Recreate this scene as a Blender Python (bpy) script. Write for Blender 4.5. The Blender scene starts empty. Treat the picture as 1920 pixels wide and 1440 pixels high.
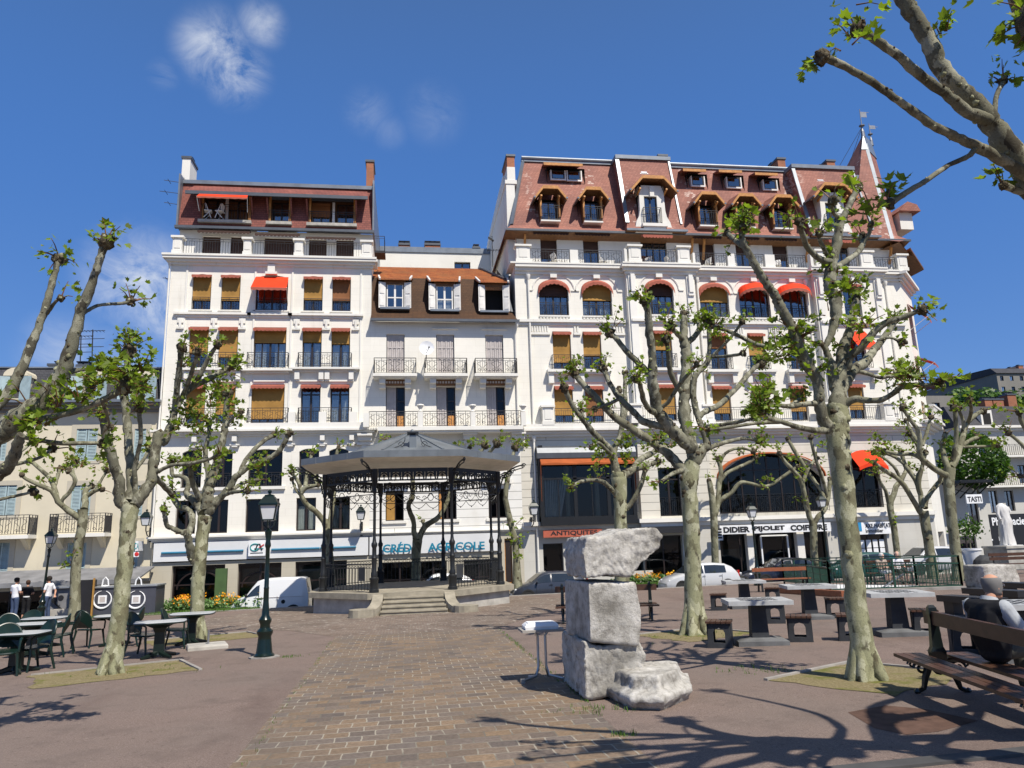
import bpy, bmesh, math, random
from mathutils import Vector, Matrix, Quaternion
random.seed(7)
SC=bpy.context.scene
COL=SC.collection
R=math.radians
sin,cos,pi=math.sin,math.cos,math.pi
# ------------------------------------------------------------ camera
FPX=1400.0; CZ=1.7
TH,YW,RO=R(11.8),R(8.3),R(1.8)
FW=Vector((sin(YW)*cos(TH),cos(YW)*cos(TH),sin(TH)))
R0=Vector((cos(YW),-sin(YW),0)); U0=R0.cross(FW)
CR=cos(RO)*R0-sin(RO)*U0; CU=cos(RO)*U0+sin(RO)*R0
cam=bpy.data.cameras.new('camera'); cam.sensor_width=36; cam.lens=36*FPX/1920; cam.clip_end=6000
camo=bpy.data.objects.new('camera',cam); COL.objects.link(camo)
M=Matrix((CR,CU,-FW)).transposed().to_4x4(); M.translation=Vector((0,0,CZ)); camo.matrix_world=M
SC.camera=camo
def ray(x,y): return FW+(x-960)/FPX*CR+(720-y)/FPX*CU
def P(x,y,Y):
    d=ray(x,y); t=Y/d.y; return Vector((d.x*t,Y,CZ+d.z*t))
def depth(p): return (Vector(p)-Vector((0,0,CZ))).dot(FW)
GA,GB=.009,-.024
def gz(x,y): return GA*x+GB*y
def G(x,y):
    d=ray(x,y); t=CZ/(GA*d.x+GB*d.y-d.z); return Vector((d.x*t,d.y*t,CZ+d.z*t))
DROP=.55
def sz(x,y): return gz(x,y)-DROP
# ------------------------------------------------------------ materials
def lin(c): return tuple((v/12.92 if v<=.04045 else ((v+.055)/1.055)**2.4) for v in c)
def H(h): return lin(tuple(int(h[i:i+2],16)/255 for i in (0,2,4)))
class NT:
    def __init__(s,name):
        s.m=bpy.data.materials.new(name); s.m.use_nodes=True; s.t=s.m.node_tree; s.n=s.t.nodes; s.l=s.t.links
        s.b=s.n['Principled BSDF']
        s.tc=s.n.new('ShaderNodeTexCoord'); s.co=s.tc.outputs['Object']
    def node(s,t,**k):
        n=s.n.new(t)
        for a,b in k.items():
            if a.startswith('i_'): n.inputs[a[2:].replace('_',' ')].default_value=b
            else: setattr(n,a,b)
        return n
    def link(s,a,b): s.l.new(a,b)
    def noise(s,scale,detail=4,rough=.55,co=None,dist=0):
        n=s.node('ShaderNodeTexNoise'); n.inputs['Scale'].default_value=scale; n.inputs['Detail'].default_value=detail; n.inputs['Roughness'].default_value=rough; n.inputs['Distortion'].default_value=dist
        s.link(co or s.co,n.inputs['Vector']); return n
    def ramp(s,fac,stops):
        r=s.node('ShaderNodeValToRGB'); e=r.color_ramp.elements
        while len(e)<len(stops): e.new(.5)
        for q,(p,c) in zip(e,stops):
            q.position=p; q.color=(c if len(c)==4 else (*c,1)) if not isinstance(c,(int,float)) else (c,c,c,1)
        s.link(fac,r.inputs['Fac']); return r.outputs['Color']
    def mix(s,fac,a,b,mode='MIX'):
        n=s.node('ShaderNodeMix',data_type='RGBA',blend_type=mode)
        for i,v in ((0,fac),(6,a),(7,b)):
            if hasattr(v,'is_linked'): s.link(v,n.inputs[i])
            else: n.inputs[i].default_value=v if isinstance(v,(int,float)) else (*v,1)
        return n.outputs[2]
    def bump(s,h,strength=.3,dist=.02):
        n=s.node('ShaderNodeBump'); n.inputs['Strength'].default_value=strength; n.inputs['Distance'].default_value=dist
        s.link(h,n.inputs['Height']); s.link(n.outputs[0],s.b.inputs['Normal']); return n
    def col(s,c):
        if hasattr(c,'is_linked'): s.link(c,s.b.inputs['Base Color'])
        else: s.b.inputs['Base Color'].default_value=(*c,1)
    def set(s,rough=.7,metal=0,spec=.5,coat=0):
        s.b.inputs['Roughness'].default_value=rough; s.b.inputs['Metallic'].default_value=metal
        s.b.inputs['Specular IOR Level'].default_value=spec; s.b.inputs['Coat Weight'].default_value=coat; return s.m
    def uv(s,mode='wall'):
        sp=s.node('ShaderNodeSeparateXYZ'); s.link(s.co,sp.inputs[0]); c=s.node('ShaderNodeCombineXYZ')
        if mode=='wall':
            a=s.node('ShaderNodeMath',operation='ADD'); s.link(sp.outputs[0],a.inputs[0]); s.link(sp.outputs[1],a.inputs[1])
            s.link(a.outputs[0],c.inputs[0]); s.link(sp.outputs[2],c.inputs[1])
        return c.outputs[0]
    def brick(s,co,w,h,mortar,c1,c2,cm,off=.5,bias=0):
        n=s.node('ShaderNodeTexBrick'); n.offset=off
        n.inputs['Scale'].default_value=1; n.inputs['Brick Width'].default_value=w; n.inputs['Row Height'].default_value=h
        n.inputs['Mortar Size'].default_value=mortar; n.inputs['Bias'].default_value=bias
        n.inputs['Color1'].default_value=(*c1,1); n.inputs['Color2'].default_value=(*c2,1); n.inputs['Mortar'].default_value=(*cm,1)
        s.link(co,n.inputs['Vector']); return n
MT={}
def simple(name,c,rough=.6,metal=0,spec=.5,var=.12,scale=3,coat=0,bump=0):
    t=NT(name); n=t.noise(scale,5)
    lo=tuple(v*(1-var) for v in c); hi=tuple(min(1,v*(1+var)) for v in c)
    t.col(t.ramp(n.outputs[0],[(.3,lo),(.7,hi)]))
    if bump: t.bump(t.noise(scale*8).outputs[0],bump,.01)
    MT[name]=t.set(rough,metal,spec,coat); return MT[name]
def plaster(name,c,lines=True,h=.38,dirt=(.45,.41,.33)):
    t=NT(name); uv=t.uv()
    n=t.noise(.6,6); n2=t.noise(5,4)
    col=t.ramp(n.outputs[0],[(.3,tuple(v*.9 for v in c)),(.65,c)])
    mp=t.node('ShaderNodeMapping'); mp.inputs['Scale'].default_value=(2.5,2.5,.22); t.link(t.co,mp.inputs[0])
    st=t.noise(1.0,6,.7,mp.outputs[0]); sf=t.ramp(st.outputs[0],[(.57,0.),(.8,.5)])
    col=t.mix(sf,col,dirt)
    if lines:
        b=t.brick(uv,1.1,h,.008,(1,1,1),(.99,.99,.985),(.90,.895,.88))
        col=t.mix(1.,col,b.outputs[0],'MULTIPLY')
    t.col(col); t.bump(n2.outputs[0],.15,.01); MT[name]=t.set(.85,0,.25); return MT[name]
plaster('white_plaster',(.82,.79,.71))
plaster('white_plaster_plain',(.81,.79,.73),False)
plaster('moulding_plaster',(.78,.76,.70),False)
plaster('cream_plaster',(.65,.59,.45),False)
plaster('grey_render',(.56,.545,.50),True,.5)
plaster('beige_stone',(.50,.46,.37),True,.45)
plaster('fascia_white',(.68,.69,.70),False,dirt=(.5,.5,.5))
plaster('dark_grey_wall',(.22,.21,.19),False)  # even dark grey for the far houses and the cream house eaves
def rustic(name,c):
    t=NT(name); uv=t.uv()
    b=t.brick(uv,6.,.46,.018,c,tuple(v*.97 for v in c),tuple(v*.42 for v in c))
    n=t.noise(.9,6); col=t.mix(t.ramp(n.outputs[0],[(.45,0.),(.8,.4)]),b.outputs[0],(.42,.38,.29))
    t.col(col); t.bump(b.outputs['Fac'],-.6,.03); MT[name]=t.set(.85,0,.25)
rustic('rusticated_stone',(.66,.63,.55)); rustic('rusticated_white',(.78,.77,.73))
def tiles(name,c1,c2,cm,w=.2,h=.11,white=0,moss=None,wcol=(.72,.6,.52)):
    t=NT(name); uv=t.uv(); b=t.brick(uv,w,h,.012,c1,c2,cm)
    n=t.noise(.8,6); col=t.mix(1.,b.outputs[0],t.ramp(n.outputs[0],[(.3,(.75,.75,.78)),(.7,(1.15,1.1,1.05))]),'MULTIPLY')
    if white:
        mp=t.node('ShaderNodeMapping'); mp.inputs['Scale'].default_value=(.55,.55,.16); t.link(t.co,mp.inputs[0])
        p=t.noise(1.,3,.6,mp.outputs[0]); b2=t.brick(uv,w,h,.012,(0,0,0),(1,1,1),(0,0,0)); 
        f=t.mix(1.,t.ramp(p.outputs[0],[(.57,0.),(.66,1.)]),t.ramp(b2.outputs[0],[(.6,0.),(.65,white)]),'MULTIPLY')
        col=t.mix(f,col,wcol)
    if moss: col=t.mix(t.ramp(t.noise(1.3,7,.7).outputs[0],[(.45,0.),(.7,.8)]),col,moss)
    t.col(col); t.bump(b.outputs['Fac'],-.5,.02); MT[name]=t.set(.75,0,.3)
tiles('red_roof_tile',(.29,.125,.095),(.36,.165,.125),(.19,.085,.065),.22,.13,.55)
tiles('plum_roof_tile',(.21,.07,.055),(.27,.095,.075),(.12,.045,.04),.24,.14)
tiles('orange_roof_tile',(.36,.12,.03),(.25,.07,.02),(.12,.035,.012),.2,.16,0,(.20,.085,.03))
tiles('brown_roof_shingle',(.085,.043,.02),(.07,.034,.016),(.045,.022,.012),.25,.12)
tiles('grey_slate',(.05,.052,.06),(.065,.067,.075),(.03,.03,.035),.25,.15)
tiles('chimney_brick',(.42,.13,.05),(.36,.105,.042),(.30,.2,.14),.22,.075)
simple('zinc_sheet',(.20,.225,.255),.42,.35,.5,.18,1.5)
simple('dark_zinc',(.10,.11,.125),.45,.3)
simple('orange_wood',(.50,.23,.065),.6,0,.4,.25,6)
simple('brown_wood',(.16,.075,.03),.6,0,.4,.25,6)
simple('window_frame_dark',(.022,.014,.012),.45)
simple('window_frame_white',(.72,.70,.66),.5)
simple('dark_interior',(.012,.011,.011),.9)
simple('ochre_blind',(.36,.20,.055),.8,0,.2,.15,2)
simple('brown_blind',(.24,.105,.045),.8,0,.2,.15,2)
simple('dark_blind',(.05,.022,.014),.8)
simple('red_awning',(.72,.05,.012),.75,0,.2,.1,2)
simple('gazebo_zinc',(.17,.188,.20),.45,.3,.5,.2,1.5)
simple('orange_awning',(.36,.09,.025),.75,0,.2,.15,2)
simple('pink_valance',(.36,.11,.075),.8,0,.2,.15,3)
simple('iron_railing',(.035,.034,.036),.5,.3)
simple('black_iron',(.014,.015,.016),.42,.2)
simple('gazebo_iron',(.022,.024,.026),.45,.3)
simple('bench_iron',(.004,.008,.0065),.35,.1,.5,.2,8,.3)
simple('green_iron',(.003,.012,.009),.28,.1,.5,.2,8,.3)
simple('green_fence_paint',(.012,.055,.035),.4)
simple('shutter_blue',(.34,.44,.46),.6,0,.4,.15,4)
simple('shutter_grey',(.47,.43,.41),.6,0,.4,.12,4)
simple('curtain_white',(.72,.71,.68),.9,0,.1,.1,5)
simple('concrete',(.40,.38,.34),.85,0,.25,.25,2.5,0,.4)
simple('dark_concrete',(.036,.039,.044),.7,0,.35,.3,3,0,.4)
simple('table_slab',(.42,.43,.43),.5,0,.4,.18,4,0,.2)
simple('kerb_stone',(.30,.28,.255),.85,0,.25,.25,3,0,.4)
simple('step_stone',(.30,.27,.21),.85,0,.25,.25,3,0,.5)
simple('soffit_board',(.70,.66,.58),.7)
simple('green_plastic',(.007,.022,.016),.33,0,.5,.15,3)
simple('slab_grey',(.13,.133,.135),.8,0,.3,.3,3,0,.4)
simple('dark_green_table',(.006,.014,.011),.35)
simple('pale_table_top',(.44,.46,.475),.3,0,.5,.08,3)
simple('bench_wood_dark',(.07,.032,.018),.45,0,.5,.3,9)
simple('bench_wood_red',(.25,.082,.034),.5,0,.5,.2,7)
simple('lantern_glass',(.62,.64,.66),.25,0,.5,.05)
simple('letter_black',(.012,.012,.014),.5); simple('letter_teal',(.012,.20,.32),.4); simple('letter_white',(.82,.82,.82),.5); simple('teal_band',(.03,.19,.31),.4)
simple('logo_green',(.02,.27,.28),.4); simple('logo_red',(.55,.03,.03),.4); simple('letter_blue',(.03,.25,.5),.4)
simple('sign_white',(.78,.79,.80),.5); simple('sign_red',(.42,.10,.055),.6); simple('sign_black',(.018,.018,.02),.45)
simple('rubber',(.018,.018,.018),.8); simple('steel',(.45,.46,.47),.35,.9); simple('lamp_red',(.45,.012,.008),.2); simple('lamp_clear',(.7,.72,.74),.1)
simple('marble_white',(.62,.61,.59),.6,0,.3,.06,3)
simple('flagpole_metal',(.25,.26,.28),.45,.6)
simple('terracotta',(.45,.17,.08),.8)
simple('poster_green',(.06,.11,.035),.6)
simple('kiosk_panel',(.055,.058,.075),.5); simple('kiosk_steel',(.33,.35,.37),.4,.5)
simple('shop_glass_teal',(.015,.06,.065),.06,0,.8,.4,.6)
def glass(name,tint,gl=.30,gc=(.9,.95,1,1)):
    t=NT(name); t.n.remove(t.b); out=t.n['Material Output']
    tr=t.node('ShaderNodeBsdfTransparent'); tr.inputs[0].default_value=(*tint,1)
    g=t.node('ShaderNodeBsdfGlossy'); g.inputs['Roughness'].default_value=.03; g.inputs[0].default_value=gc
    wob=t.noise(1.2,2); bp=t.node('ShaderNodeBump'); bp.inputs['Strength'].default_value=.06; bp.inputs['Distance'].default_value=.05; t.link(wob.outputs[0],bp.inputs['Height']); t.link(bp.outputs[0],g.inputs['Normal'])
    lw=t.node('ShaderNodeFresnel'); lw.inputs[0].default_value=1.5
    mr=t.node('ShaderNodeMapRange'); mr.inputs[1].default_value=0; mr.inputs[2].default_value=1; mr.inputs[3].default_value=gl*.75; mr.inputs[4].default_value=1; t.link(lw.outputs[0],mr.inputs[0])
    mx=t.node('ShaderNodeMixShader'); t.link(mr.outputs[0],mx.inputs[0]); t.link(tr.outputs[0],mx.inputs[1]); t.link(g.outputs[0],mx.inputs[2]); t.link(mx.outputs[0],out.inputs[0])
    MT[name]=t.m
glass('window_glass',(.55,.6,.62),.28); glass('car_glass',(.25,.3,.32),.3); glass('shop_glass',(.5,.55,.55),.02,(.55,.57,.6,1))
def paint(name,c,rough=.3):
    t=NT(name); t.col(c); MT[name]=t.set(rough,0,.5,.7)
paint('paint_white',(.76,.77,.78)); paint('paint_silver',(.55,.56,.57)); paint('paint_navy',(.012,.016,.035)); paint('paint_black',(.008,.009,.014)); paint('paint_teal',(.012,.07,.065)); paint('paint_slate',(.03,.035,.05))
# skin, cloth
for n_,c_ in dict(skin=(.50,.27,.18),skin_pale=(.58,.36,.27),hair_dark=(.02,.015,.012),hair_grey=(.16,.155,.15),hair_white=(.55,.54,.52),hair_brown=(.06,.03,.018),cloth_white=(.75,.76,.80),cloth_black=(.012,.012,.014),denim=(.05,.075,.14),cloth_grey=(.38,.40,.42),cloth_beige=(.36,.29,.24),cloth_olive=(.06,.06,.05),belt_white=(.7,.7,.7),shoe=(.03,.025,.02)).items(): simple(n_,c_,.75,0,.3,.12,12)
# bark
def bark(name,a,b,c,sc):
    t=NT(name); mp=t.node('ShaderNodeMapping'); mp.inputs['Scale'].default_value=(1,1,.6); t.link(t.co,mp.inputs[0]); n0=t.noise(sc*1.2,4,.6,mp.outputs[0]); vm=t.node('ShaderNodeVectorMath',operation='MULTIPLY_ADD'); t.link(n0.outputs['Color'],vm.inputs[0]); vm.inputs[1].default_value=(.22,.22,.22); t.link(mp.outputs[0],vm.inputs[2])
    v=t.node('ShaderNodeTexVoronoi'); v.inputs['Scale'].default_value=sc*1.15; t.link(vm.outputs[0],v.inputs['Vector']); sp=t.node('ShaderNodeSeparateColor'); t.link(v.outputs['Color'],sp.inputs[0])
    n2=t.noise(sc*.5,4,.6); n3=t.noise(sc*9,4,.7)
    col=t.ramp(sp.outputs[0],[(.0,tuple(x*.6 for x in a)),(.12,a),(.3,b),(.62,b),(.66,c),(.9,c),(.93,tuple(x*.75 for x in b))]); col=t.mix(t.ramp(n2.outputs[0],[(.4,.0),(.65,.75)]),col,b)
    col=t.mix(t.ramp(n3.outputs[0],[(.33,.55),(.5,0.)]),col,(.06,.055,.035)); col=t.mix(t.ramp(n0.outputs[0],[(.58,0.),(.66,.8)]),col,(.06,.05,.032))
    t.col(col); h=t.node('ShaderNodeMath',operation='ADD'); t.link(sp.outputs[0],h.inputs[0]); t.link(n3.outputs[0],h.inputs[1]); t.bump(h.outputs[0],.35,.015); MT[name]=t.set(.85,0,.25)
bark('plane_bark',(.13,.115,.065),(.285,.285,.17),(.42,.415,.285),6.5); bark('limb_bark',(.07,.062,.044),(.175,.17,.12),(.32,.312,.235),9.)
bark('plane_bark_far',(.10,.09,.058),(.205,.20,.128),(.32,.315,.22),4.)
t=NT('burl_bark'); n=t.noise(9,5,.7,None,.8); t.col(t.ramp(n.outputs[0],[(.35,(.03,.024,.016)),(.55,(.11,.088,.055)),(.7,(.20,.18,.12))])); t.bump(n.outputs[0],1.,.05); MT['burl_bark']=t.set(.9,0,.2)
def leaf(name,c1,c2,tr=.4):
    t=NT(name); out=t.n['Material Output']; g=t.node('ShaderNodeNewGeometry'); col=t.ramp(g.outputs['Random Per Island'],[(0,c1),(.55,c2),(1,tuple(min(1,v*1.5) for v in c2))]); t.col(col); t.set(.5,0,.4)
    ts=t.node('ShaderNodeBsdfTranslucent'); t.link(t.mix(1.,col,(1.2,1.25,.5),'MULTIPLY'),ts.inputs[0]); mx=t.node('ShaderNodeMixShader'); mx.inputs[0].default_value=tr
    t.link(t.b.outputs[0],mx.inputs[1]); t.link(ts.outputs[0],mx.inputs[2]); t.link(mx.outputs[0],out.inputs[0]); MT[name]=t.m
leaf('plane_leaf',(.10,.13,.018),(.185,.265,.03),.5); leaf('hedge_leaf',(.03,.07,.01),(.06,.13,.015),.3); leaf('grass_blade',(.045,.10,.012),(.08,.16,.02),.2)
leaf('flower_orange',(.75,.20,.01),(.85,.38,.01),.2); leaf('flower_leaf',(.12,.19,.07),(.22,.30,.14),.2); leaf('flower_stem_leaf',(.05,.12,.03),(.1,.2,.05),.2)
# rough stone
t=NT('rough_stone'); n=t.noise(7,8,.72); n2=t.noise(1.4,5,.6); v=t.noise(34,5,.75)
col=t.ramp(n.outputs[0],[(.34,(.23,.215,.19)),(.48,(.45,.43,.39)),(.66,(.60,.58,.54))]); col=t.mix(t.ramp(n2.outputs[0],[(.5,0.),(.68,.75)]),col,(.15,.14,.12)); t.col(col)
hh=t.node('ShaderNodeMath',operation='ADD'); t.link(n.outputs[0],hh.inputs[0]); t.link(v.outputs[0],hh.inputs[1]); t.bump(hh.outputs[0],.75,.02); MT['rough_stone']=t.set(.9,0,.2)
# ground
t=NT('red_asphalt'); n=t.noise(70,4,.8); n2=t.noise(.3,6,.6); n3=t.noise(1.6,6,.7); n4=t.noise(22,3,.75)
col=t.ramp(n.outputs[0],[(.32,(0.084,0.064,0.052)),(.5,(0.189,0.137,0.114)),(.68,(0.319,0.251,0.213))]); col=t.mix(t.ramp(n2.outputs[0],[(.38,0.),(.7,.6)]),col,(0.168,0.138,0.117)); col=t.mix(t.ramp(n3.outputs[0],[(.5,0.),(.72,.65)]),col,(0.109,0.084,0.071)); col=t.mix(t.ramp(n4.outputs[0],[(.66,0.),(.71,.6)]),col,(0.335,0.284,0.251)); col=t.mix(t.ramp(t.noise(13,2,.5).outputs[0],[(.27,.5),(.33,0.)]),col,(0.051,0.038,0.033))
mp=t.node('ShaderNodeMapping'); mp.inputs['Scale'].default_value=(.5,.09,1); mp.inputs['Rotation'].default_value=(0,0,.5); t.link(t.co,mp.inputs[0]); col=t.mix(t.ramp(t.noise(1.,5,.6,mp.outputs[0]).outputs[0],[(.55,0.),(.68,.5)]),col,(.105,.07,.058))
t.col(col); t.bump(n.outputs[0],.5,.008); MT['red_asphalt']=t.set(.85,0,.3)
def pav(name,w,h,c1,c2,cm,mort,extra,spots=False):
    t=NT(name); wn_=t.noise(2.2,3); wv=t.node('ShaderNodeVectorMath',operation='MULTIPLY_ADD'); t.link(wn_.outputs['Color'],wv.inputs[0]); wv.inputs[1].default_value=(.07,.07,0); t.link(t.co,wv.inputs[2]); b=t.brick(wv.outputs[0],w,h,mort,(0,0,0),(1,1,1),(.5,.5,.5)); 
    f=t.noise(1.3,3).outputs[0]
    base=t.ramp(b.outputs[0],[(0.,c1),(.35,c2),(.7,extra),(1.,tuple(v*1.15 for v in c2))]); n=t.noise(24,4,.6); base=t.mix(1.,base,t.ramp(n.outputs[0],[(.3,(.72,.72,.72)),(.7,(1.2,1.2,1.2))]),'MULTIPLY')
    base=t.mix(t.ramp(t.noise(.5,5).outputs[0],[(.4,0.),(.7,.55)]),base,(.12,.098,.082))
    mc=t.mix(t.ramp(f,[(.45,0.),(.6,1.)]),cm,tuple(v*.45 for v in cm)); col=t.mix(b.outputs['Fac'],base,mc)
    if spots: col=t.mix(t.ramp(t.noise(5.5,1).outputs[0],[(.66,0.),(.7,.7)]),col,(.5,.46,.4))
    t.col(col); t.bump(b.outputs['Fac'],-.7,.012); MT[name]=t.set(.82,0,.3)
pav('brick_paving',.27,.225,(.125,.102,.088),(.225,.155,.095),(.32,.285,.225),.008,(.165,.135,.115))
pav('cobble_paving',.16,.12,(.15,.108,.084),(.205,.146,.108),(.24,.21,.175),.012,(.175,.13,.105),True)
simple('street_asphalt',(.075,.073,.072),.85,0,.3,.25,2,0,.3); simple('pavement_grey',(.24,.22,.2),.85,0,.3,.2,1.5,0,.3)
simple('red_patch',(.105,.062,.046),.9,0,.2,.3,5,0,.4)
t=NT('sandy_soil'); n=t.noise(30,6,.75); n2=t.noise(2.5,5); col=t.ramp(n.outputs[0],[(.3,(.12,.095,.045)),(.6,(.27,.225,.125)),(.75,(.4,.35,.23))]); col=t.mix(t.ramp(n2.outputs[0],[(.52,0.),(.66,.85)]),col,(.13,.14,.03)); t.col(col); t.bump(n.outputs[0],.8,.02); MT['sandy_soil']=t.set(.95,0,.1)
simple('lawn_soil',(.05,.095,.018),.95,0,.1,.35,6); simple('hill_green',(.035,.06,.025),.95,0,.1,.4,.06)
# ------------------------------------------------------------ mesh builder
WL={}
class MB:
    def __init__(s): s.v=[]; s.f=[]; s.m=[]
    def face(s,pts,m=0):
        b=len(s.v); s.v+= [tuple(p) for p in pts]; s.f.append(tuple(range(b,b+len(pts)))); s.m.append(m)
    def box(s,x0,x1,y0,y1,z0,z1,m=0):
        if x0>x1:x0,x1=x1,x0
        if y0>y1:y0,y1=y1,y0
        if z0>z1:z0,z1=z1,z0
        b=len(s.v); s.v+=[(x0,y0,z0),(x1,y0,z0),(x1,y1,z0),(x0,y1,z0),(x0,y0,z1),(x1,y0,z1),(x1,y1,z1),(x0,y1,z1)]
        for q in ((0,3,2,1),(4,5,6,7),(0,1,5,4),(1,2,6,5),(2,3,7,6),(3,0,4,7)): s.f.append(tuple(b+i for i in q)); s.m.append(m)
    def bar(s,a,b,w,h=None,m=0,up=(0,0,1)):
        a=Vector(a);b=Vector(b);h=h or w; d=(b-a)
        if d.length<1e-6: return
        d.normalize(); u=Vector(up)
        if abs(d.dot(u))>.98: u=Vector((0,1,0))
        r=d.cross(u).normalized()*w/2; t=r.cross(d).normalized()*h/2; i=len(s.v)
        for c in (a,b):
            for q in (-r-t,r-t,r+t,-r+t): s.v.append(tuple(c+q))
        for q in ((3,2,1,0),(4,5,6,7),(0,1,5,4),(1,2,6,5),(2,3,7,6),(3,0,4,7)): s.f.append(tuple(i+k for k in q)); s.m.append(m)
    def prism(s,pts,d,m=0):
        """closed polygon pts (3d, planar) extruded by vector d"""
        d=Vector(d); n=len(pts); i=len(s.v); s.v+=[tuple(p) for p in pts]+[tuple(Vector(p)+d) for p in pts]
        s.f.append(tuple(range(i+n-1,i-1,-1))); s.m.append(m); s.f.append(tuple(range(i+n,i+2*n))); s.m.append(m)
        for k in range(n): s.f.append((i+k,i+(k+1)%n,i+n+(k+1)%n,i+n+k)); s.m.append(m)
    def tube(s,pts,rad,n=8,m=0,cap=True,closed=False):
        pts=[Vector(p) for p in pts]
        if isinstance(rad,(int,float)): rad=[rad]*len(pts)
        L=len(pts); ref=None; i0=len(s.v)
        for k in range(L):
            d=(pts[(k+1)%L]-pts[k-1]) if closed else (pts[min(k+1,L-1)]-pts[max(k-1,0)])
            if d.length<1e-9: d=Vector((0,0,1))
            d.normalize()
            if ref is None:
                ref=Vector((0,0,1)) if abs(d.z)<.9 else Vector((1,0,0))
            a=(ref-d*ref.dot(d))
            if a.length<1e-4: a=d.orthogonal()
            a.normalize(); ref=a; b=d.cross(a)
            for j in range(n):
                t=2*pi*j/n; s.v.append(tuple(pts[k]+(a*cos(t)+b*sin(t))*rad[k]))
        for k in range(L if closed else L-1):
            k2=(k+1)%L
            for j in range(n): s.f.append((i0+k*n+j,i0+k*n+(j+1)%n,i0+k2*n+(j+1)%n,i0+k2*n+j)); s.m.append(m)
        if cap and not closed:
            s.f.append(tuple(i0+j for j in range(n-1,-1,-1))); s.m.append(m); s.f.append(tuple(i0+(L-1)*n+j for j in range(n))); s.m.append(m)
    def lathe(s,prof,c,n=12,m=0,rot=0,cap=True):
        """prof: (r,z) list, axis z at c"""
        c=Vector(c); i=len(s.v)
        for r,z in prof:
            for j in range(n):
                t=2*pi*j/n+rot; s.v.append((c.x+r*cos(t),c.y+r*sin(t),c.z+z))
        for k in range(len(prof)-1):
            for j in range(n): s.f.append((i+k*n+j,i+k*n+(j+1)%n,i+(k+1)*n+(j+1)%n,i+(k+1)*n+j)); s.m.append(m)
        if cap:
            s.f.append(tuple(i+j for j in range(n-1,-1,-1))); s.m.append(m); q=i+(len(prof)-1)*n; s.f.append(tuple(q+j for j in range(n))); s.m.append(m)
    def ball(s,c,r,m=0,n=8,k=6,sq=(1,1,1),jit=0):
        c=Vector(c); i=len(s.v); s.v.append((c.x,c.y,c.z-r*sq[2]))
        for a in range(1,k):
            ph=-pi/2+pi*a/k
            for j in range(n):
                t=2*pi*j/n; q=r*(1+random.uniform(-jit,jit)); s.v.append((c.x+q*cos(ph)*cos(t)*sq[0],c.y+q*cos(ph)*sin(t)*sq[1],c.z+q*sin(ph)*sq[2]))
        s.v.append((c.x,c.y,c.z+r*sq[2])); e=len(s.v)-1
        for j in range(n):
            s.f.append((i,i+1+(j+1)%n,i+1+j)); s.m.append(m); s.f.append((e,e-n+j,e-n+(j+1)%n)); s.m.append(m)
        for a in range(k-2):
            for j in range(n): s.f.append((i+1+a*n+j,i+1+a*n+(j+1)%n,i+1+(a+1)*n+(j+1)%n,i+1+(a+1)*n+j)); s.m.append(m)
    def loft(s,rings,m=0,closed=True,cap=True):
        i=len(s.v); n=len(rings[0])
        for r in rings: s.v+=[tuple(p) for p in r]
        for k in range(len(rings)-1):
            for j in range(n if closed else n-1): s.f.append((i+k*n+j,i+k*n+(j+1)%n,i+(k+1)*n+(j+1)%n,i+(k+1)*n+j)); s.m.append(m)
        if cap:
            s.f.append(tuple(i+j for j in range(n-1,-1,-1))); s.m.append(m); q=i+(len(rings)-1)*n; s.f.append(tuple(q+j for j in range(n))); s.m.append(m)
    def xf(s,M,start=0):
        for k in range(start,len(s.v)): s.v[k]=tuple(M@Vector(s.v[k]))
    def build(s,name,mats,parent=None,smooth=False,angle=None,weld=False):
        if isinstance(mats,str): mats=[mats]
        off=WL.get(parent.name,Vector()) if parent else Vector()
        me=bpy.data.meshes.new(name); me.from_pydata([(v[0]-off.x,v[1]-off.y,v[2]-off.z) for v in s.v],[],s.f)
        for q in mats: me.materials.append(MT[q])
        if len(mats)>1: me.polygons.foreach_set('material_index',s.m)
        bm=bmesh.new(); bm.from_mesh(me)
        if weld: bmesh.ops.remove_doubles(bm,verts=bm.verts,dist=1e-4)
        bmesh.ops.recalc_face_normals(bm,faces=bm.faces); bm.to_mesh(me); bm.free()
        if smooth:
            me.polygons.foreach_set('use_smooth',[True]*len(me.polygons))
            try: me.set_sharp_from_angle(angle=R(angle or 50))
            except Exception: pass
        o=bpy.data.objects.new(name,me); COL.objects.link(o)
        if parent: o.parent=parent; WL[o.name]=WL.get(parent.name,Vector())
        return o
def tag(o,label=None,cat=None,group=None,kind=None):
    if label: o['label']=label
    if cat: o['category']=cat
    if group: o['group']=group
    if kind: o['kind']=kind
    return o
def thing(name,label,cat,loc=(0,0,0),group=None):
    o=bpy.data.objects.new(name,None); o.empty_display_size=.2; COL.objects.link(o); o.location=loc; WL[o.name]=Vector(loc)
    return tag(o,label,cat,group)
def copy_tree(o,parent=None):
    c=o.copy(); COL.objects.link(c); WL[c.name]=WL.get(o.name,Vector())
    if parent: c.parent=parent
    for ch in list(o.children): copy_tree(ch,c)
    return c
def place(o,loc,rz=0,label=None,sc=None):
    o.location=loc; o.rotation_euler.z=rz
    if sc: o.scale=(sc,sc,sc) if isinstance(sc,(int,float)) else sc
    if label: o['label']=label
    return o
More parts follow.
